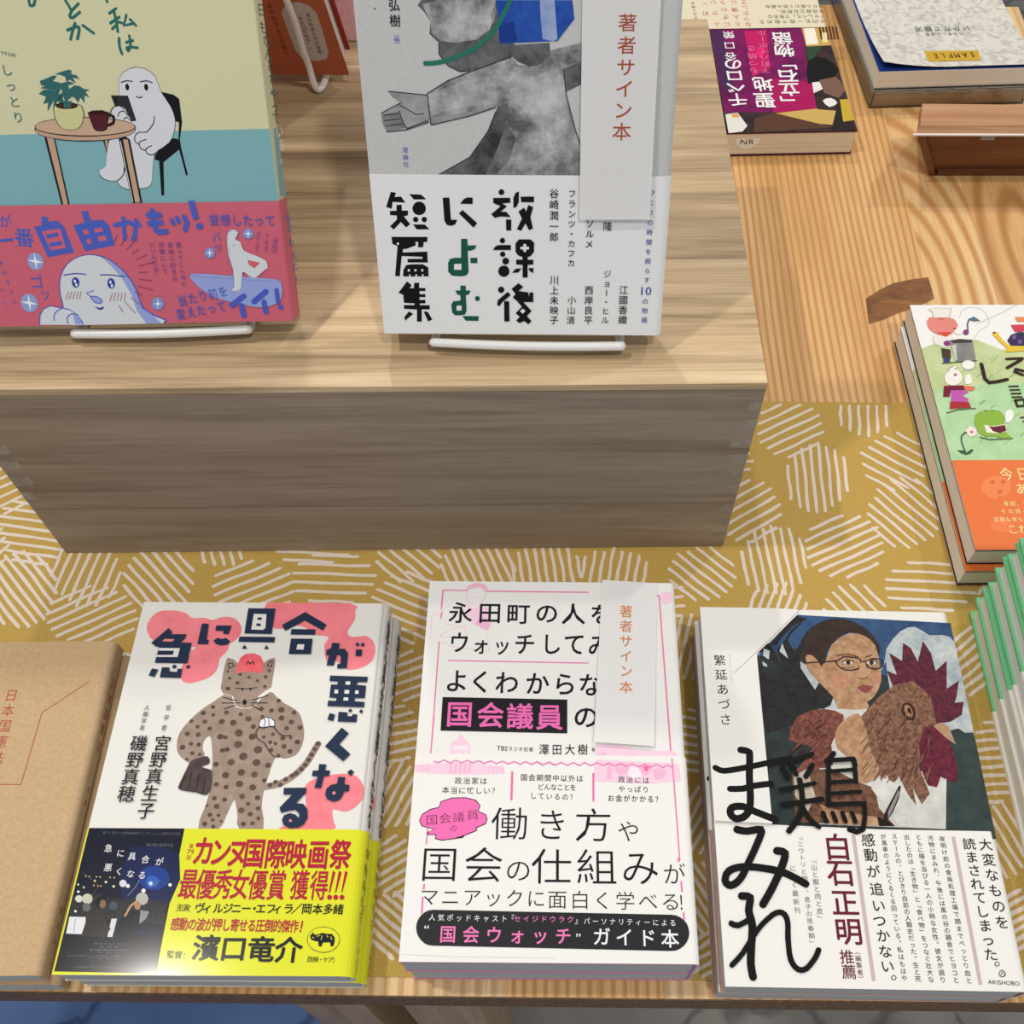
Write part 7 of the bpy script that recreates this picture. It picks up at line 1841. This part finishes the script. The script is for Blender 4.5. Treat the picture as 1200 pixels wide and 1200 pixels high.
for x0, x1, y0, y1 in ((-0.148, -0.108, 0.088, 0.15), (-0.085, -0.040, 0.088, 0.15), (0.33, 0.375, 0.80, 0.86), (-0.148, -0.085, 0.80, 0.86)):
    g = MB(); g.box(x0 + 0.1, x1 + 0.1, y0 - 0.48, y1 - 0.48, 0.0, TZ - PT, leg_m); g.build('leg', table)
g = MB(); g.box(-0.45, 0.48, 0.105 - 0.48, 0.125 - 0.48, TZ - PT - 0.07, TZ - PT - 0.0002, leg_m); g.build('apron', table)

# mustard cloth with printed striped discs
cm, cnt, cb = base_mat('mustard_cloth', 0.9, 0.1)
tcx = node(cnt, 'ShaderNodeTexCoord'); cn = node(cnt, 'ShaderNodeTexNoise'); cn.inputs['Scale'].default_value = 1500; cn.inputs['Detail'].default_value = 2
crp = node(cnt, 'ShaderNodeValToRGB'); crp.color_ramp.elements[0].color = lin('b09046'); crp.color_ramp.elements[1].color = lin('ccac62')
crp.color_ramp.elements[0].position = 0.3; crp.color_ramp.elements[1].position = 0.7
cnt.links.new(tcx.outputs['Object'], cn.inputs['Vector']); cnt.links.new(cn.outputs['Fac'], crp.inputs['Fac']); cnt.links.new(crp.outputs['Color'], cb.inputs['Base Color'])
CT = 0.0006
c = MB()
c.box(PX0 + 0.02, PX1 - 0.004, 0.0815, 0.4325, TZ + 0.00002, TZ + CT, cm)
cw = ink('e2d4c6', 0.9, 0.1)
random.seed(4)
for si, (x0, y0, x1, y1) in enumerate(STRIPES):
    a = Vector((x0 * 1e-4, y0 * 1e-4)); b = Vector((x1 * 1e-4, y1 * 1e-4)); d = b - a
    L = d.length
    if L < 0.002: continue
    d.normalize(); n = Vector((-d.y, d.x)); w0 = 0.00096
    pts = []; seg = 6
    ph = random.uniform(0, 6.28); am = random.uniform(0.0001, 0.00035)
    lft, rgt = [], []
    for i in range(seg + 1):
        p = a + d * (L * i / seg) + n * (am * math.sin(ph + i * 1.3)); w = w0 * random.uniform(0.85, 1.15)
        lft.append(p + n * w); rgt.append(p - n * w)
    zc = TZ + CT + 0.00004 + si * 2e-7
    ring = rgt + [b + d * w0 * 0.8] + lft[::-1] + [a - d * w0 * 0.8]
    m_ = len(ring)
    vs = [(p.x, p.y, zc) for p in ring]
    fs = [(i, i + 1, m_ - 3 - i, m_ - 2 - i) for i in range(seg)] + [(seg, seg + 1, seg + 2), (m_ - 2, m_ - 1, 0)]
    c.add(vs, fs, cw)
tag(c.build('table_cloth'), 'mustard yellow cloth printed with white striped discs spread across the table', 'tablecloth')

# ------------------------------------------------------------------ dovetailed wooden crate used as a riser
bx, by, ba, bw, bd, bh = BOX
bm = Matrix.Translation((bx, by, TZ + CT + 0.0001)) @ Matrix.Rotation(ba, 4, 'Z')
crate = empty('wooden_crate', bm, 'greyish brown wooden crate with finger joints raising two propped books', 'crate')
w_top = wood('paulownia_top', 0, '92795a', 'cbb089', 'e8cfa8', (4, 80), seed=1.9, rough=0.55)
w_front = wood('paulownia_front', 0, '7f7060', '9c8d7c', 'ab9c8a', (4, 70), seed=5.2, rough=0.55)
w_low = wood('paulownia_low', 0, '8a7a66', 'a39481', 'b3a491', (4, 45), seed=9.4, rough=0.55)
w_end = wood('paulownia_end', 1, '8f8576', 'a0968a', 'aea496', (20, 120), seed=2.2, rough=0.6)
bh2 = bh - CT - 0.0001
T_ = 0.011
w_rear = wood('paulownia_rear_shaded', 0, '7a664e', 'b49b79', 'd2b994', (3.5, 62), seed=6.6, rough=0.55)  # rear part of the top browner, shade behind the books put into its colour
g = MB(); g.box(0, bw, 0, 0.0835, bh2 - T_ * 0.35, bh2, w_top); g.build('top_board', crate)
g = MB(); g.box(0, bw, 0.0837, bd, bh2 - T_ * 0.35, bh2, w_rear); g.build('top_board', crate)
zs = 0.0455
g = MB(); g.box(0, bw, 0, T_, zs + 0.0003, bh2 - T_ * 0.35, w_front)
zz = [0.128, 0.1135, 0.099, 0.0855, 0.072, 0.0585]
for i, z in enumerate(zz):
    dp = 0.0065 + (0.004 if i in (2, 3, 4) else 0)
    for s_, x0 in ((1, bw), (-1, 0.0)):
        p = [(x0, z - 0.0042), (x0, z + 0.0042), (x0 - s_ * dp, z + 0.0033), (x0 - s_ * dp, z - 0.0033)]
        g.prism([(x, -0.00012, q) for x, q in (p if s_ < 0 else p[::-1])], (0, 0.0001, 0), w_end)
g.build('front_board', crate)
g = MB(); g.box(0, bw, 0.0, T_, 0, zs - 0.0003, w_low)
for z in (0.044 - 0.0045, 0.026, 0.012):
    g.prism([(bw, -0.00012, z - 0.0036), (bw - 0.007, -0.00012, z - 0.003), (bw - 0.007, -0.00012, z + 0.003), (bw, -0.00012, z + 0.0036)], (0, 0.0001, 0), w_end)
g.build('front_board', crate)
for x0 in (0.0, bw - T_):
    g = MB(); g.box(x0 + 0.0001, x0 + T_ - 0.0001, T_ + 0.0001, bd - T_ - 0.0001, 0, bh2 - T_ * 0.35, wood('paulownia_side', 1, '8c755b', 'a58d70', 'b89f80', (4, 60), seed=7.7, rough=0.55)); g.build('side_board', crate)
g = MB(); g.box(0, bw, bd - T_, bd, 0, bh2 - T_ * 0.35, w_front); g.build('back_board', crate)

# ------------------------------------------------------------------ front row of book piles
def row_pair(key, okey, t, r, band, band_col, label_top, label_low, low, group, **kw):
    o, u, v, W, L = FR[key]
    m = frame(key, t)
    bk = book(m, W, L, t, r, label_top, group=group, art=ART[key], band=(0.0, band), band_art=ART[okey], band_col=band_col, **kw)
    dx, dy, rot = low
    z_low = TZ + CT + 0.0009 - m.translation.z
    dup(bk, shifted(m, dx, dy, z_low, rot), label_low)
    return bk
def sp(txt, col, y0, y1, x, w, h, b=0): return ('t', col, txt, int(x * 1e4), int(y0 * 1e4), int(x * 1e4), int(y1 * 1e4), int(w * 1e4), int(h * 1e4), b, 0, 1)
row_pair('A', 'AO', 0.0144, 0.006, BAND['A'], 'e4e62c',
         'white paperback with spotted cat in red cap, top copy of its pile',
         'lower copy under the spotted cat paperback with yellow band', (0.0028, 0.0003, -0.004), 'two copies of the spotted cat paperback',
         spine=[sp('急に具合が悪くなる', '22304a', 0.172, 0.073, 0.0055, 0.010, 0.0135, 22)],
         band_spine=[sp('宮野真生子', '1a1b20', 0.055, 0.026, 0.0045, 0.004, 0.005, 6), sp('磯野真穂', '1a1b20', 0.055, 0.03, 0.0085, 0.004, 0.005, 6), sp('晶文社', '1a1b20', 0.012, 0.004, 0.007, 0.003, 0.003, 2)], band_rough=0.11)
row_pair('B', 'BO', 0.0228, 0.003, BAND['B'], 'efeeea',
         'white paperback with pink frame and black pill banner, top copy of its pile',
         'lower copy under the pink framed white paperback', (0.0012, 0.0006, 0.003), 'two copies of the pink framed paperback', jacket='ecebe7', board=('d877a8', 0.0007, 0.0003), inset=0.0008)
row_pair('C', 'CO', 0.0162, 0.004, BAND['C'], 'eeece7',
         'white paperback with painting of woman in glasses holding rooster, top copy',
         'lower copy under the rooster painting paperback', (-0.0005, 0.0003, 0.001), 'two copies of the rooster paperback', jacket='e9e7e2', board=('b58a78', 0.0006, 0.0002), inset=0.0012)
# kraft paperback pile
o, u, v, W, L = FR['D']
m = frame('D', 0.0142)
kb = book(m, W, L, 0.0142, 0.004, group='two copies of the kraft paperback', label= 'kraft brown paperback with red zigzag line, top copy at left edge', jacket='N:c2a37a:ceb088:300', art=ART['D'], rough=0.85, inset=0.0018,
          spine=[sp('日本国憲法', '9a4a40', 0.143, 0.109, 0.0075, 0.0046, 0.0062, 2), sp('写真', '9a4a40', 0.086, 0.08, 0.0075, 0.003, 0.0034, 0), sp('港の人', '9a4a40', 0.029, 0.016, 0.0075, 0.0036, 0.004, 0)])
dup(kb, shifted(m, 0.0032, -0.001, TZ + CT + 0.0009 - m.translation.z, -0.006), 'lower copy under the kraft brown paperback')
# translucent signed-copy slips
sm, snt, sb = base_mat('tracing_paper', 0.6, 0.2)
sb.inputs['Base Color'].default_value = lin('f6f4f2')
trn = node(snt, 'ShaderNodeBsdfTransparent'); mixs = node(snt, 'ShaderNodeMixShader'); mixs.inputs[0].default_value = 0.78
outn = [n for n in snt.nodes if n.type == 'OUTPUT_MATERIAL'][0]
snt.links.new(trn.outputs[0], mixs.inputs[1]); snt.links.new(sb.outputs[0], mixs.inputs[2]); snt.links.new(mixs.outputs[0], outn.inputs['Surface'])
def slip(key, rise0, rise1, label):
    o, u, v, W, L = FR[key]
    root_m = frame(key, 0.003)
    s = MB(); n = 14; th = 0.00012
    def zz_(y):
        f = 1 - y / L
        return rise0 + (rise1 - rise0) * f * f
    vs = []; fs = []
    for i in range(n + 1):
        y = L * i / n
        for x in (0, W):
            vs.append((x, y, zz_(y)))
    for i in range(n + 1):
        y = L * i / n
        for x in (0, W):
            vs.append((x, y, zz_(y) - th))
    k = 2 * (n + 1)
    for i in range(n):
        fs.append((2 * i, 2 * i + 1, 2 * i + 3, 2 * i + 2)); fs.append((k + 2 * i, k + 2 * i + 2, k + 2 * i + 3, k + 2 * i + 1))
        fs.append((2 * i, 2 * i + 2, k + 2 * i + 2, k + 2 * i)); fs.append((2 * i + 1, k + 2 * i + 1, k + 2 * i + 3, 2 * i + 3))
    fs += [(0, k, k + 1, 1), (2 * n, 2 * n + 1, k + 2 * n + 1, k + 2 * n)]
    s.add(vs, fs, sm)
    draw(s, ART[key], lambda x, y, z: (x, y, zz_(y) + z))
    o_ = s.build('paper_slip'); o_.matrix_world = root_m
    return tag(o_, label, 'paper slip', 'translucent signed copy slips')
slip('SB', 0.0006, 0.0024, 'translucent white slip with orange letters lying on pink framed paperback')

# ------------------------------------------------------------------ green hardbacks at the right edge
GRN_T = 0.0125
gw, gl_ = 0.132, 0.190
offs = [0.0, -0.0006, 0.0004, 0.0, 0.0010, 0.0012]
posn = ['bottom', 'second from bottom', 'third from bottom', 'fourth from bottom', 'fifth from bottom', 'topmost']
def gm(i): return Matrix.Translation((0.2362 + offs[i], 0.0880 + [0, 0.0012, 0.003, 0.004, 0.004, 0.005][i], TZ + CT + 0.0008 + i * (GRN_T + 0.0014))) @ Matrix.Rotation([0, 0.004, -0.003, 0.002, 0.0, -0.003][i], 4, 'Z')
gb = book(gm(0), gw, gl_, GRN_T, 0.002, 'mint green hardback with white band, bottom of the green pile', jacket='7fcf98', band=(0.0, 0.129), band_col='efece2', inset=0.0014, end=0.003, th=0.0016, fold=0.0016, page=pages('page_edges_offwhite', 'e2e0da', 'f4f3ee'), group='mint green hardbacks in the right pile')
for i in range(1, 6):
    dup(gb, gm(i), 'mint green hardback with white band, %s of the green pile' % posn[i])

# ------------------------------------------------------------------ picture cover cookbooks
o, u, v, W, L = FR['FO']
FT = 0.0152
m = frame('FO', FT)
fo = book(m, W, L, FT, 0.002, group='two copies of the cooking animals book', label= 'book with cooking animals on grass and orange band, upper copy', jacket='f0eeea', art=ART['FO'], band=(0.0, BAND['F']), band_art=ART['FOO'], band_col='e8763a', inset=0.0006, end=0.0006, th=0.0003, board=('201c1a', 0.0006, 0.0003), page=pages('page_edges_pale', 'e2dccf', 'f4efe4'))
dup(fo, shifted(m, -0.0012, -0.0045, TZ + CT + 0.0009 - m.translation.z, 0.006), 'lower copy under the cooking animals book')

# ------------------------------------------------------------------ books facing the far side
o, u, v, W, L = FR['TA']
m = frame('TA', 0.0198)
tb_ = book(m, W, L, 0.0198, 0.002, 'upside down paperback with magenta bar photograph beside the crate', jacket='2a2024', art=ART['TA'], band=(0.0, BAND['T']), band_art=ART['TAO'], band_col='e2d8bc', page=CREAM_PAGES, inset=0.0012, rough=0.35, board=('7a2a50', 0.0006, 0.0002))
# round stamp printed on the page edge
st = MB()
yy = L - 0.0003 + 0.0001
pts = [(0.083 + 0.0095 * math.cos(math.pi * k / 12), yy, 0.0150 - 0.0095 * math.sin(math.pi * k / 12)) for k in range(13)]
st.add(pts, [tuple(range(13))], ink('f0eee8'))
for ch, cx in (('N', 0.0032), ('R', -0.0032)):
    vs, fs = glyph(ch, 10)
    st.add([(0.083 + cx - (x - 0.33) * 0.0075, yy + 0.00006, 0.0118 + (0.34 - y) * -0.0062) for x, y in vs], [tuple(reversed(q)) for q in fs], ink('1a1a1a'))
st.build('page_stamp', tb_)

o, u, v, W, L = FR['SA']
ST_ = 0.0146
m = frame('SA', ST_ + 0.0022)
sa = empty('book', m, 'sample copy with marbled grey cover curling up and navy endpaper', 'book')
g = MB(); g.box(0.002, W - 0.0012, 0.001, L - 0.0004, 0.0006, ST_ - 0.0005, pages('page_edges_sample', 'e6dcc4', 'f8f1e2')); g.build('page_block', sa)
g = MB(); g.box(0.0, W - 0.0006, 0.0006, L - 0.0006, ST_ - 0.0005, ST_ - 0.0002, ink('1f3a86')); g.build('endpaper', sa)
marb, mnt, mb_ = base_mat('marbled_cover', 0.6, 0.25)
mtc = node(mnt, 'ShaderNodeTexCoord'); mn = node(mnt, 'ShaderNodeTexNoise'); mn.inputs['Scale'].default_value = 95; mn.inputs['Detail'].default_value = 9; mn.inputs['Distortion'].default_value = 1.8
mr = node(mnt, 'ShaderNodeValToRGB'); mr.color_ramp.elements[0].position = 0.36; mr.color_ramp.elements[0].color = lin('b9b5aa'); mr.color_ramp.elements[1].position = 0.56; mr.color_ramp.elements[1].color = lin('dad6cb')
mnt.links.new(mtc.outputs['Object'], mn.inputs['Vector']); mnt.links.new(mn.outputs['Fac'], mr.inputs['Fac']); mnt.links.new(mr.outputs['Color'], mb_.inputs['Base Color'])
g = MB(); n = 12; vs = []; fs = []
def lift(x, y):
    a = max(0.0, (x - 0.55 * W) / (0.45 * W)); b = max(0.0, (y - 0.5 * L) / (0.5 * L))
    return 0.0003 + 0.0055 * a * a * b * b + 0.0018 * b * b
for i in range(n + 1):
    for k in range(n + 1):
        x = (W - 0.0018) * k / n; y = (L - 0.001) * i / n
        sx = x - 0.0012 * max(0, (y / L - 0.5)); vs.append((sx, y - 0.003 * max(0, x / W - 0.6) * (y / L), ST_ + lift(x, y)))
q = len(vs); vs += [(x, y, z - 0.00025) for x, y, z in vs]
for i in range(n):
    for k in range(n):
        a = i * (n + 1) + k
        fs.append((a, a + 1, a + n + 2, a + n + 1)); fs.append((q + a, q + a + n + 1, q + a + n + 2, q + a + 1))
for i in range(n):
    for a, b in ((i, i + 1), (n * (n + 1) + i + 1, n * (n + 1) + i), ((i + 1) * (n + 1), i * (n + 1)), (i * (n + 1) + n, (i + 1) * (n + 1) + n)):
        fs.append((a, q + a, q + b, b))
g.add(vs, fs, marb)
draw(g, [a_ for a_ in ART['SA'] if a_[0] == 'p'], lambda x, y, z: (x, y, ST_ + lift(x, y) + z + 0.0002))
draw(g, [a_ for a_ in ART['SA'] if a_[0] == 't'], lambda x, y, z: (x, y, ST_ + lift(x, y) + z + 0.0005))
g.build('cover', sa)
g = MB(); g.box(0.0, W, 0, L, 0.0, 0.0005, ink('a9a69c')); g.build('back_cover', sa)
plm, plnt, plb = base_mat('clear_wrap', 0.08, 0.5)
pt = node(plnt, 'ShaderNodeBsdfTransparent'); pm_ = node(plnt, 'ShaderNodeMixShader'); lw = node(plnt, 'ShaderNodeFresnel'); lw.inputs[0].default_value = 1.6
pg = node(plnt, 'ShaderNodeBsdfGlossy'); pg.inputs['Roughness'].default_value = 0.07
po = [n_ for n_ in plnt.nodes if n_.type == 'OUTPUT_MATERIAL'][0]
plnt.links.new(lw.outputs[0], pm_.inputs[0]); plnt.links.new(pt.outputs[0], pm_.inputs[1]); plnt.links.new(pg.outputs[0], pm_.inputs[2]); plnt.links.new(pm_.outputs[0], po.inputs['Surface'])
zl = TZ + 0.0006 - m.translation.z
wm = shifted(m, -0.0004, 0.0006, zl)
wr = book(wm, W, L, ST_ - 0.0006, 0.002, 'shrink wrapped lower copy under the sample book', jacket='b9b6ac', page=CREAM_PAGES)
g = MB()
g.box(-0.0008, W + 0.0008, -0.0008, L + 0.0014, -0.0003, ST_ - 0.0001, plm); rl = [Vector((W * k / 16 , L + 0.0010 + 0.0004 * math.sin(k * 2.1), ST_ - 0.0016 + 0.0005 * math.sin(k * 1.7))) for k in range(17)]
g.tube(rl, 0.0013, plm, 10)
g.build('plastic_wrap', wr)

# ------------------------------------------------------------------ walnut display stand at the right edge
sd = empty('display_stand', Matrix.Translation((0.2835, 0.6585, TZ)), 'dark wooden display stand leaning forward beside the sample book', 'stand')
wal = wood('walnut', 0, '5f3925', '7a4c32', '8a5a3c', (5, 60), seed=3.0, rough=0.38)
wal_l = wood('walnut_top', 0, 'a87650', 'bd8b62', 'cb9c74', (5, 80), seed=5.0, rough=0.4)
SH = 0.046
def loft(mb, bot, top, mat):
    n = len(bot)
    mb.add(list(bot) + list(top), [tuple(reversed(range(n))), tuple(range(n, 2 * n))] + [(i, (i + 1) % n, n + (i + 1) % n, n + i) for i in range(n)], mat)
g = MB(); loft(g, [(0.006, 0.004, 0.0001), (0.115, 0.006, 0.0001), (0.115, 0.05, 0.0001), (0.006, 0.05, 0.0001)], [(-0.019, -0.0095, SH - 0.004), (0.118, -0.0075, SH - 0.004), (0.118, 0.014, SH - 0.004), (-0.012, 0.014, SH - 0.004)], wal); g.build('back_panel', sd)
g = MB(); loft(g, [(0.0, 0.0, 0.0001), (0.0055, 0.0001, 0.0001), (0.0055, 0.05, 0.0001), (0.0, 0.05, 0.0001)], [(-0.0255, -0.0132, SH), (-0.0195, -0.013, SH), (-0.0125, 0.014, SH), (-0.0185, 0.014, SH)], wal); g.build('side_panel', sd)
g = MB(); g.prism([(0.0057, 0.0001, 0.0001), (0.0057, -0.0012, 0.0042), (0.0057, 0.0035, 0.0042), (0.0057, 0.0035, 0.0001)], (0.109, 0.002, 0), wal); g.build('base_board', sd)
g = MB(); loft(g, [(-0.0256, -0.0133, SH + 0.0001), (0.118, -0.0113, SH + 0.0001), (0.118, 0.0155, SH + 0.0001), (-0.0176, 0.0155, SH + 0.0001)], [(-0.0236, -0.0095, SH + 0.0045), (0.118, -0.0075, SH + 0.0045), (0.118, 0.0155, SH + 0.0045), (-0.0176, 0.0155, SH + 0.0045)], wal_l); g.build('top_board', sd)
g = MB(); g.prism([(-0.0285, -0.0152, SH - 0.0004), (-0.0285, -0.0135, SH - 0.0004), (-0.0285, -0.0135, SH + 0.0006), (-0.0285, -0.0152, SH + 0.0006)], (0.146, 0.002, 0), ink('e6ddd6', 0.3)); g.build('price_rail', sd)
for x in (0.022, 0.078):
    g = MB(); g.box(x, x + 0.010, -0.0132, -0.0116, SH - 0.0045, SH - 0.0006, ink('8f8a86', 0.3)); g.build('clip', sd)

# ------------------------------------------------------------------ propped books on the crate
wire_m = ink('f2f1ee', 0.3, 0.5)
def easel(key, t, xs, lip_y, lip_z, label, wire_r=0.0022, up=0.10, group=None):
    """one bent white wire: lip in front, arms under the book, legs rising behind it"""
    o, u, v, W, L = FR[key]
    m = frame(key, t)
    u = Vector(u); v = Vector(v); n = u.cross(v).normalized()
    base = Vector((o[0], o[1], o[2] + TZ))
    fwd = Vector((n.x, n.y, 0)).normalized()
    zf = TZ + bh + wire_r + 0.0002
    root = empty('book_easel', Matrix.Translation((base.x, base.y, TZ + bh)), label, 'stand', group)
    inv = root.matrix_world.inverted()
    (xa, ya), (xb, yb) = lip_y
    def side(px, py):
        lip = Vector((px, py, TZ + lip_z))
        back0 = base + u * ((lip - base).dot(u)) - n * (t + wire_r + 0.0012)
        top = back0 + v * up
        foot = Vector((back0.x, back0.y, zf)) - fwd * 0.012
        mid = Vector((px, py, zf)) - fwd * 0.006
        return [lip, Vector((px, py, (zf + TZ + lip_z) / 2)) - fwd * 0.0022, mid, Vector((back0.x, back0.y, zf)) - fwd * -0.004, foot, foot + v * 0.010 - fwd * 0.001, back0 + v * 0.035 , top]
    A = side(xa, ya); B = side(xb, yb)
    la, lb = A[0], B[0]
    lipc = [la + (lb - la) * f_ + fwd * (0.0012 * math.sin(math.pi * f_)) for f_ in (0.06, 0.25, 0.5, 0.75, 0.94)]
    path = curve_pts(A[::-1] + lipc + B, 6)
    g = MB(); g.tube([inv @ p for p in path], wire_r, wire_m, 12); g.build('front_wire', root, True)
    # rear prop
    ta, tb2 = A[-1], B[-1]
    ra = Vector((ta.x, ta.y, zf)) - fwd * 0.045; rb = Vector((tb2.x, tb2.y, zf)) - fwd * 0.045
    path = curve_pts([ta, ta + (ra - ta) * 0.5, ra, ra + (rb - ra) * 0.5, rb, rb + (tb2 - rb) * 0.5, tb2], 6)
    g = MB(); g.tube([inv @ p for p in path], wire_r, wire_m, 10); g.build('rear_wire', root, True)
    return root
o, u, v, W, L = FR['Y']
m = frame('Y', 0.0155)
book(m, W, L, 0.0155, 0.0009, 'propped book with white figure drinking at round table and pink band', jacket='d6d3ac', art=ART['Y'], band=(0.0, BAND['Y']), band_art=ART['YO'], band_col='cf6678', spine=ART['YS'], band_spine=ART['YSO'])
easel('Y', 0.0155, None, ((-0.2285, 0.3412), (-0.1478, 0.3452)), 0.1518, 'white wire easel under the yellow and pink propped book', group='white wire book easels')
o, u, v, W, L = FR['G']
m = frame('G', 0.0155)
book(m, W, L, 0.0155, 0.003, 'propped grey book with painted figure spreading arms and blue head box', jacket='N:c8c8c6:d2d2d0:700', art=ART['G'], band=(0.0, BAND['G']), band_art=ART['GO'], band_col='f2f2f1',
     spine=[sp('放課後によむ短篇集', '2a2a2e', 0.17, 0.06, 0.008, 0.006, 0.010, 8)])
easel('G', 0.0155, None, ((-0.0577, 0.3383), (0.0306, 0.3373)), 0.1518, 'white wire easel under the grey propped book', group='white wire book easels')
slip('SG', 0.0008, 0.0030, 'translucent white slip with red letters hanging on grey propped book')
# brown book facing the far side, with its own easel
o, u, v, W, L = FR['BR']
u = Vector(u); v = Vector(v); n = u.cross(v).normalized()
BT = 0.0170
mm = Matrix((-u, v, -n)).transposed().to_4x4()
oo = Vector(o) + u * W
mm.translation = (oo.x, oo.y, oo.z + TZ)
book(mm, W, 0.166, BT, 0.002, 'rust brown book propped with its back cover towards us', jacket='c46c4c', back=ART['BR'], page=pages('page_edges_white', 'cfccc4', 'e2dfd6'), inset=0.003, board=('9a382c', 0.0007, 0.0003), rough=0.6)
root = empty('book_easel', Matrix.Translation((BWIRE[-1][0], BWIRE[-1][1], TZ + bh)), 'white wire easel behind the rust brown book', 'stand', 'white wire book easels')
inv = root.matrix_world.inverted()
def wp(dx, q): return inv @ (Vector((q[0] + dx, q[1], q[2] + TZ)))
zf = TZ + bh + 0.0020
def brace(dx, turn):
    last = BWIRE[-1]
    pts = [wp(dx, q) for q in BWIRE]
    y0 = last[1]
    pts[-1].z = 0.0046
    pts += [inv @ Vector((last[0] + dx + turn * 0.003, y0 + 0.004, zf)), inv @ Vector((last[0] + dx + turn * 0.004, y0 + 0.020, zf)), inv @ Vector((last[0] + dx + turn * 0.004, y0 + 0.034, zf + 0.004)), inv @ Vector((last[0] + dx + turn * 0.004, y0 + 0.036, zf + 0.012))]
    return pts
Aw = brace(0, 1); Bw = brace(-0.085, -1)
g = MB(); g.tube(curve_pts(Aw, 6), 0.0019, wire_m, 12); g.build('side_wire', root, True)
g = MB(); g.tube(curve_pts(Bw, 6), 0.0019, wire_m, 12); g.build('side_wire', root, True)
g = MB(); g.tube([Aw[0], (Aw[0] + Bw[0]) * 0.5, Bw[0]], 0.0019, wire_m, 10); g.build('cross_wire', root, True)
g = MB(); g.tube([Aw[-1], (Aw[-1] + Bw[-1]) * 0.5, Bw[-1]], 0.0019, wire_m, 10); g.build('lip_wire', root, True)
# pink book at the back edge of the crate
pv = Vector((0, -math.sin(math.radians(12)), math.cos(math.radians(12)))); pn = Vector((1, 0, 0)).cross(pv)
pm4 = Matrix((-Vector((1, 0, 0)), pv, -pn)).transposed().to_4x4()
pm4.translation = (-0.100, 0.5905, TZ + bh + 0.0006)
book(pm4, 0.105, 0.15, 0.009, 0.002, 'pink paperback standing behind the rust brown book', jacket='N:e6b4c4:f0c8d4:160')
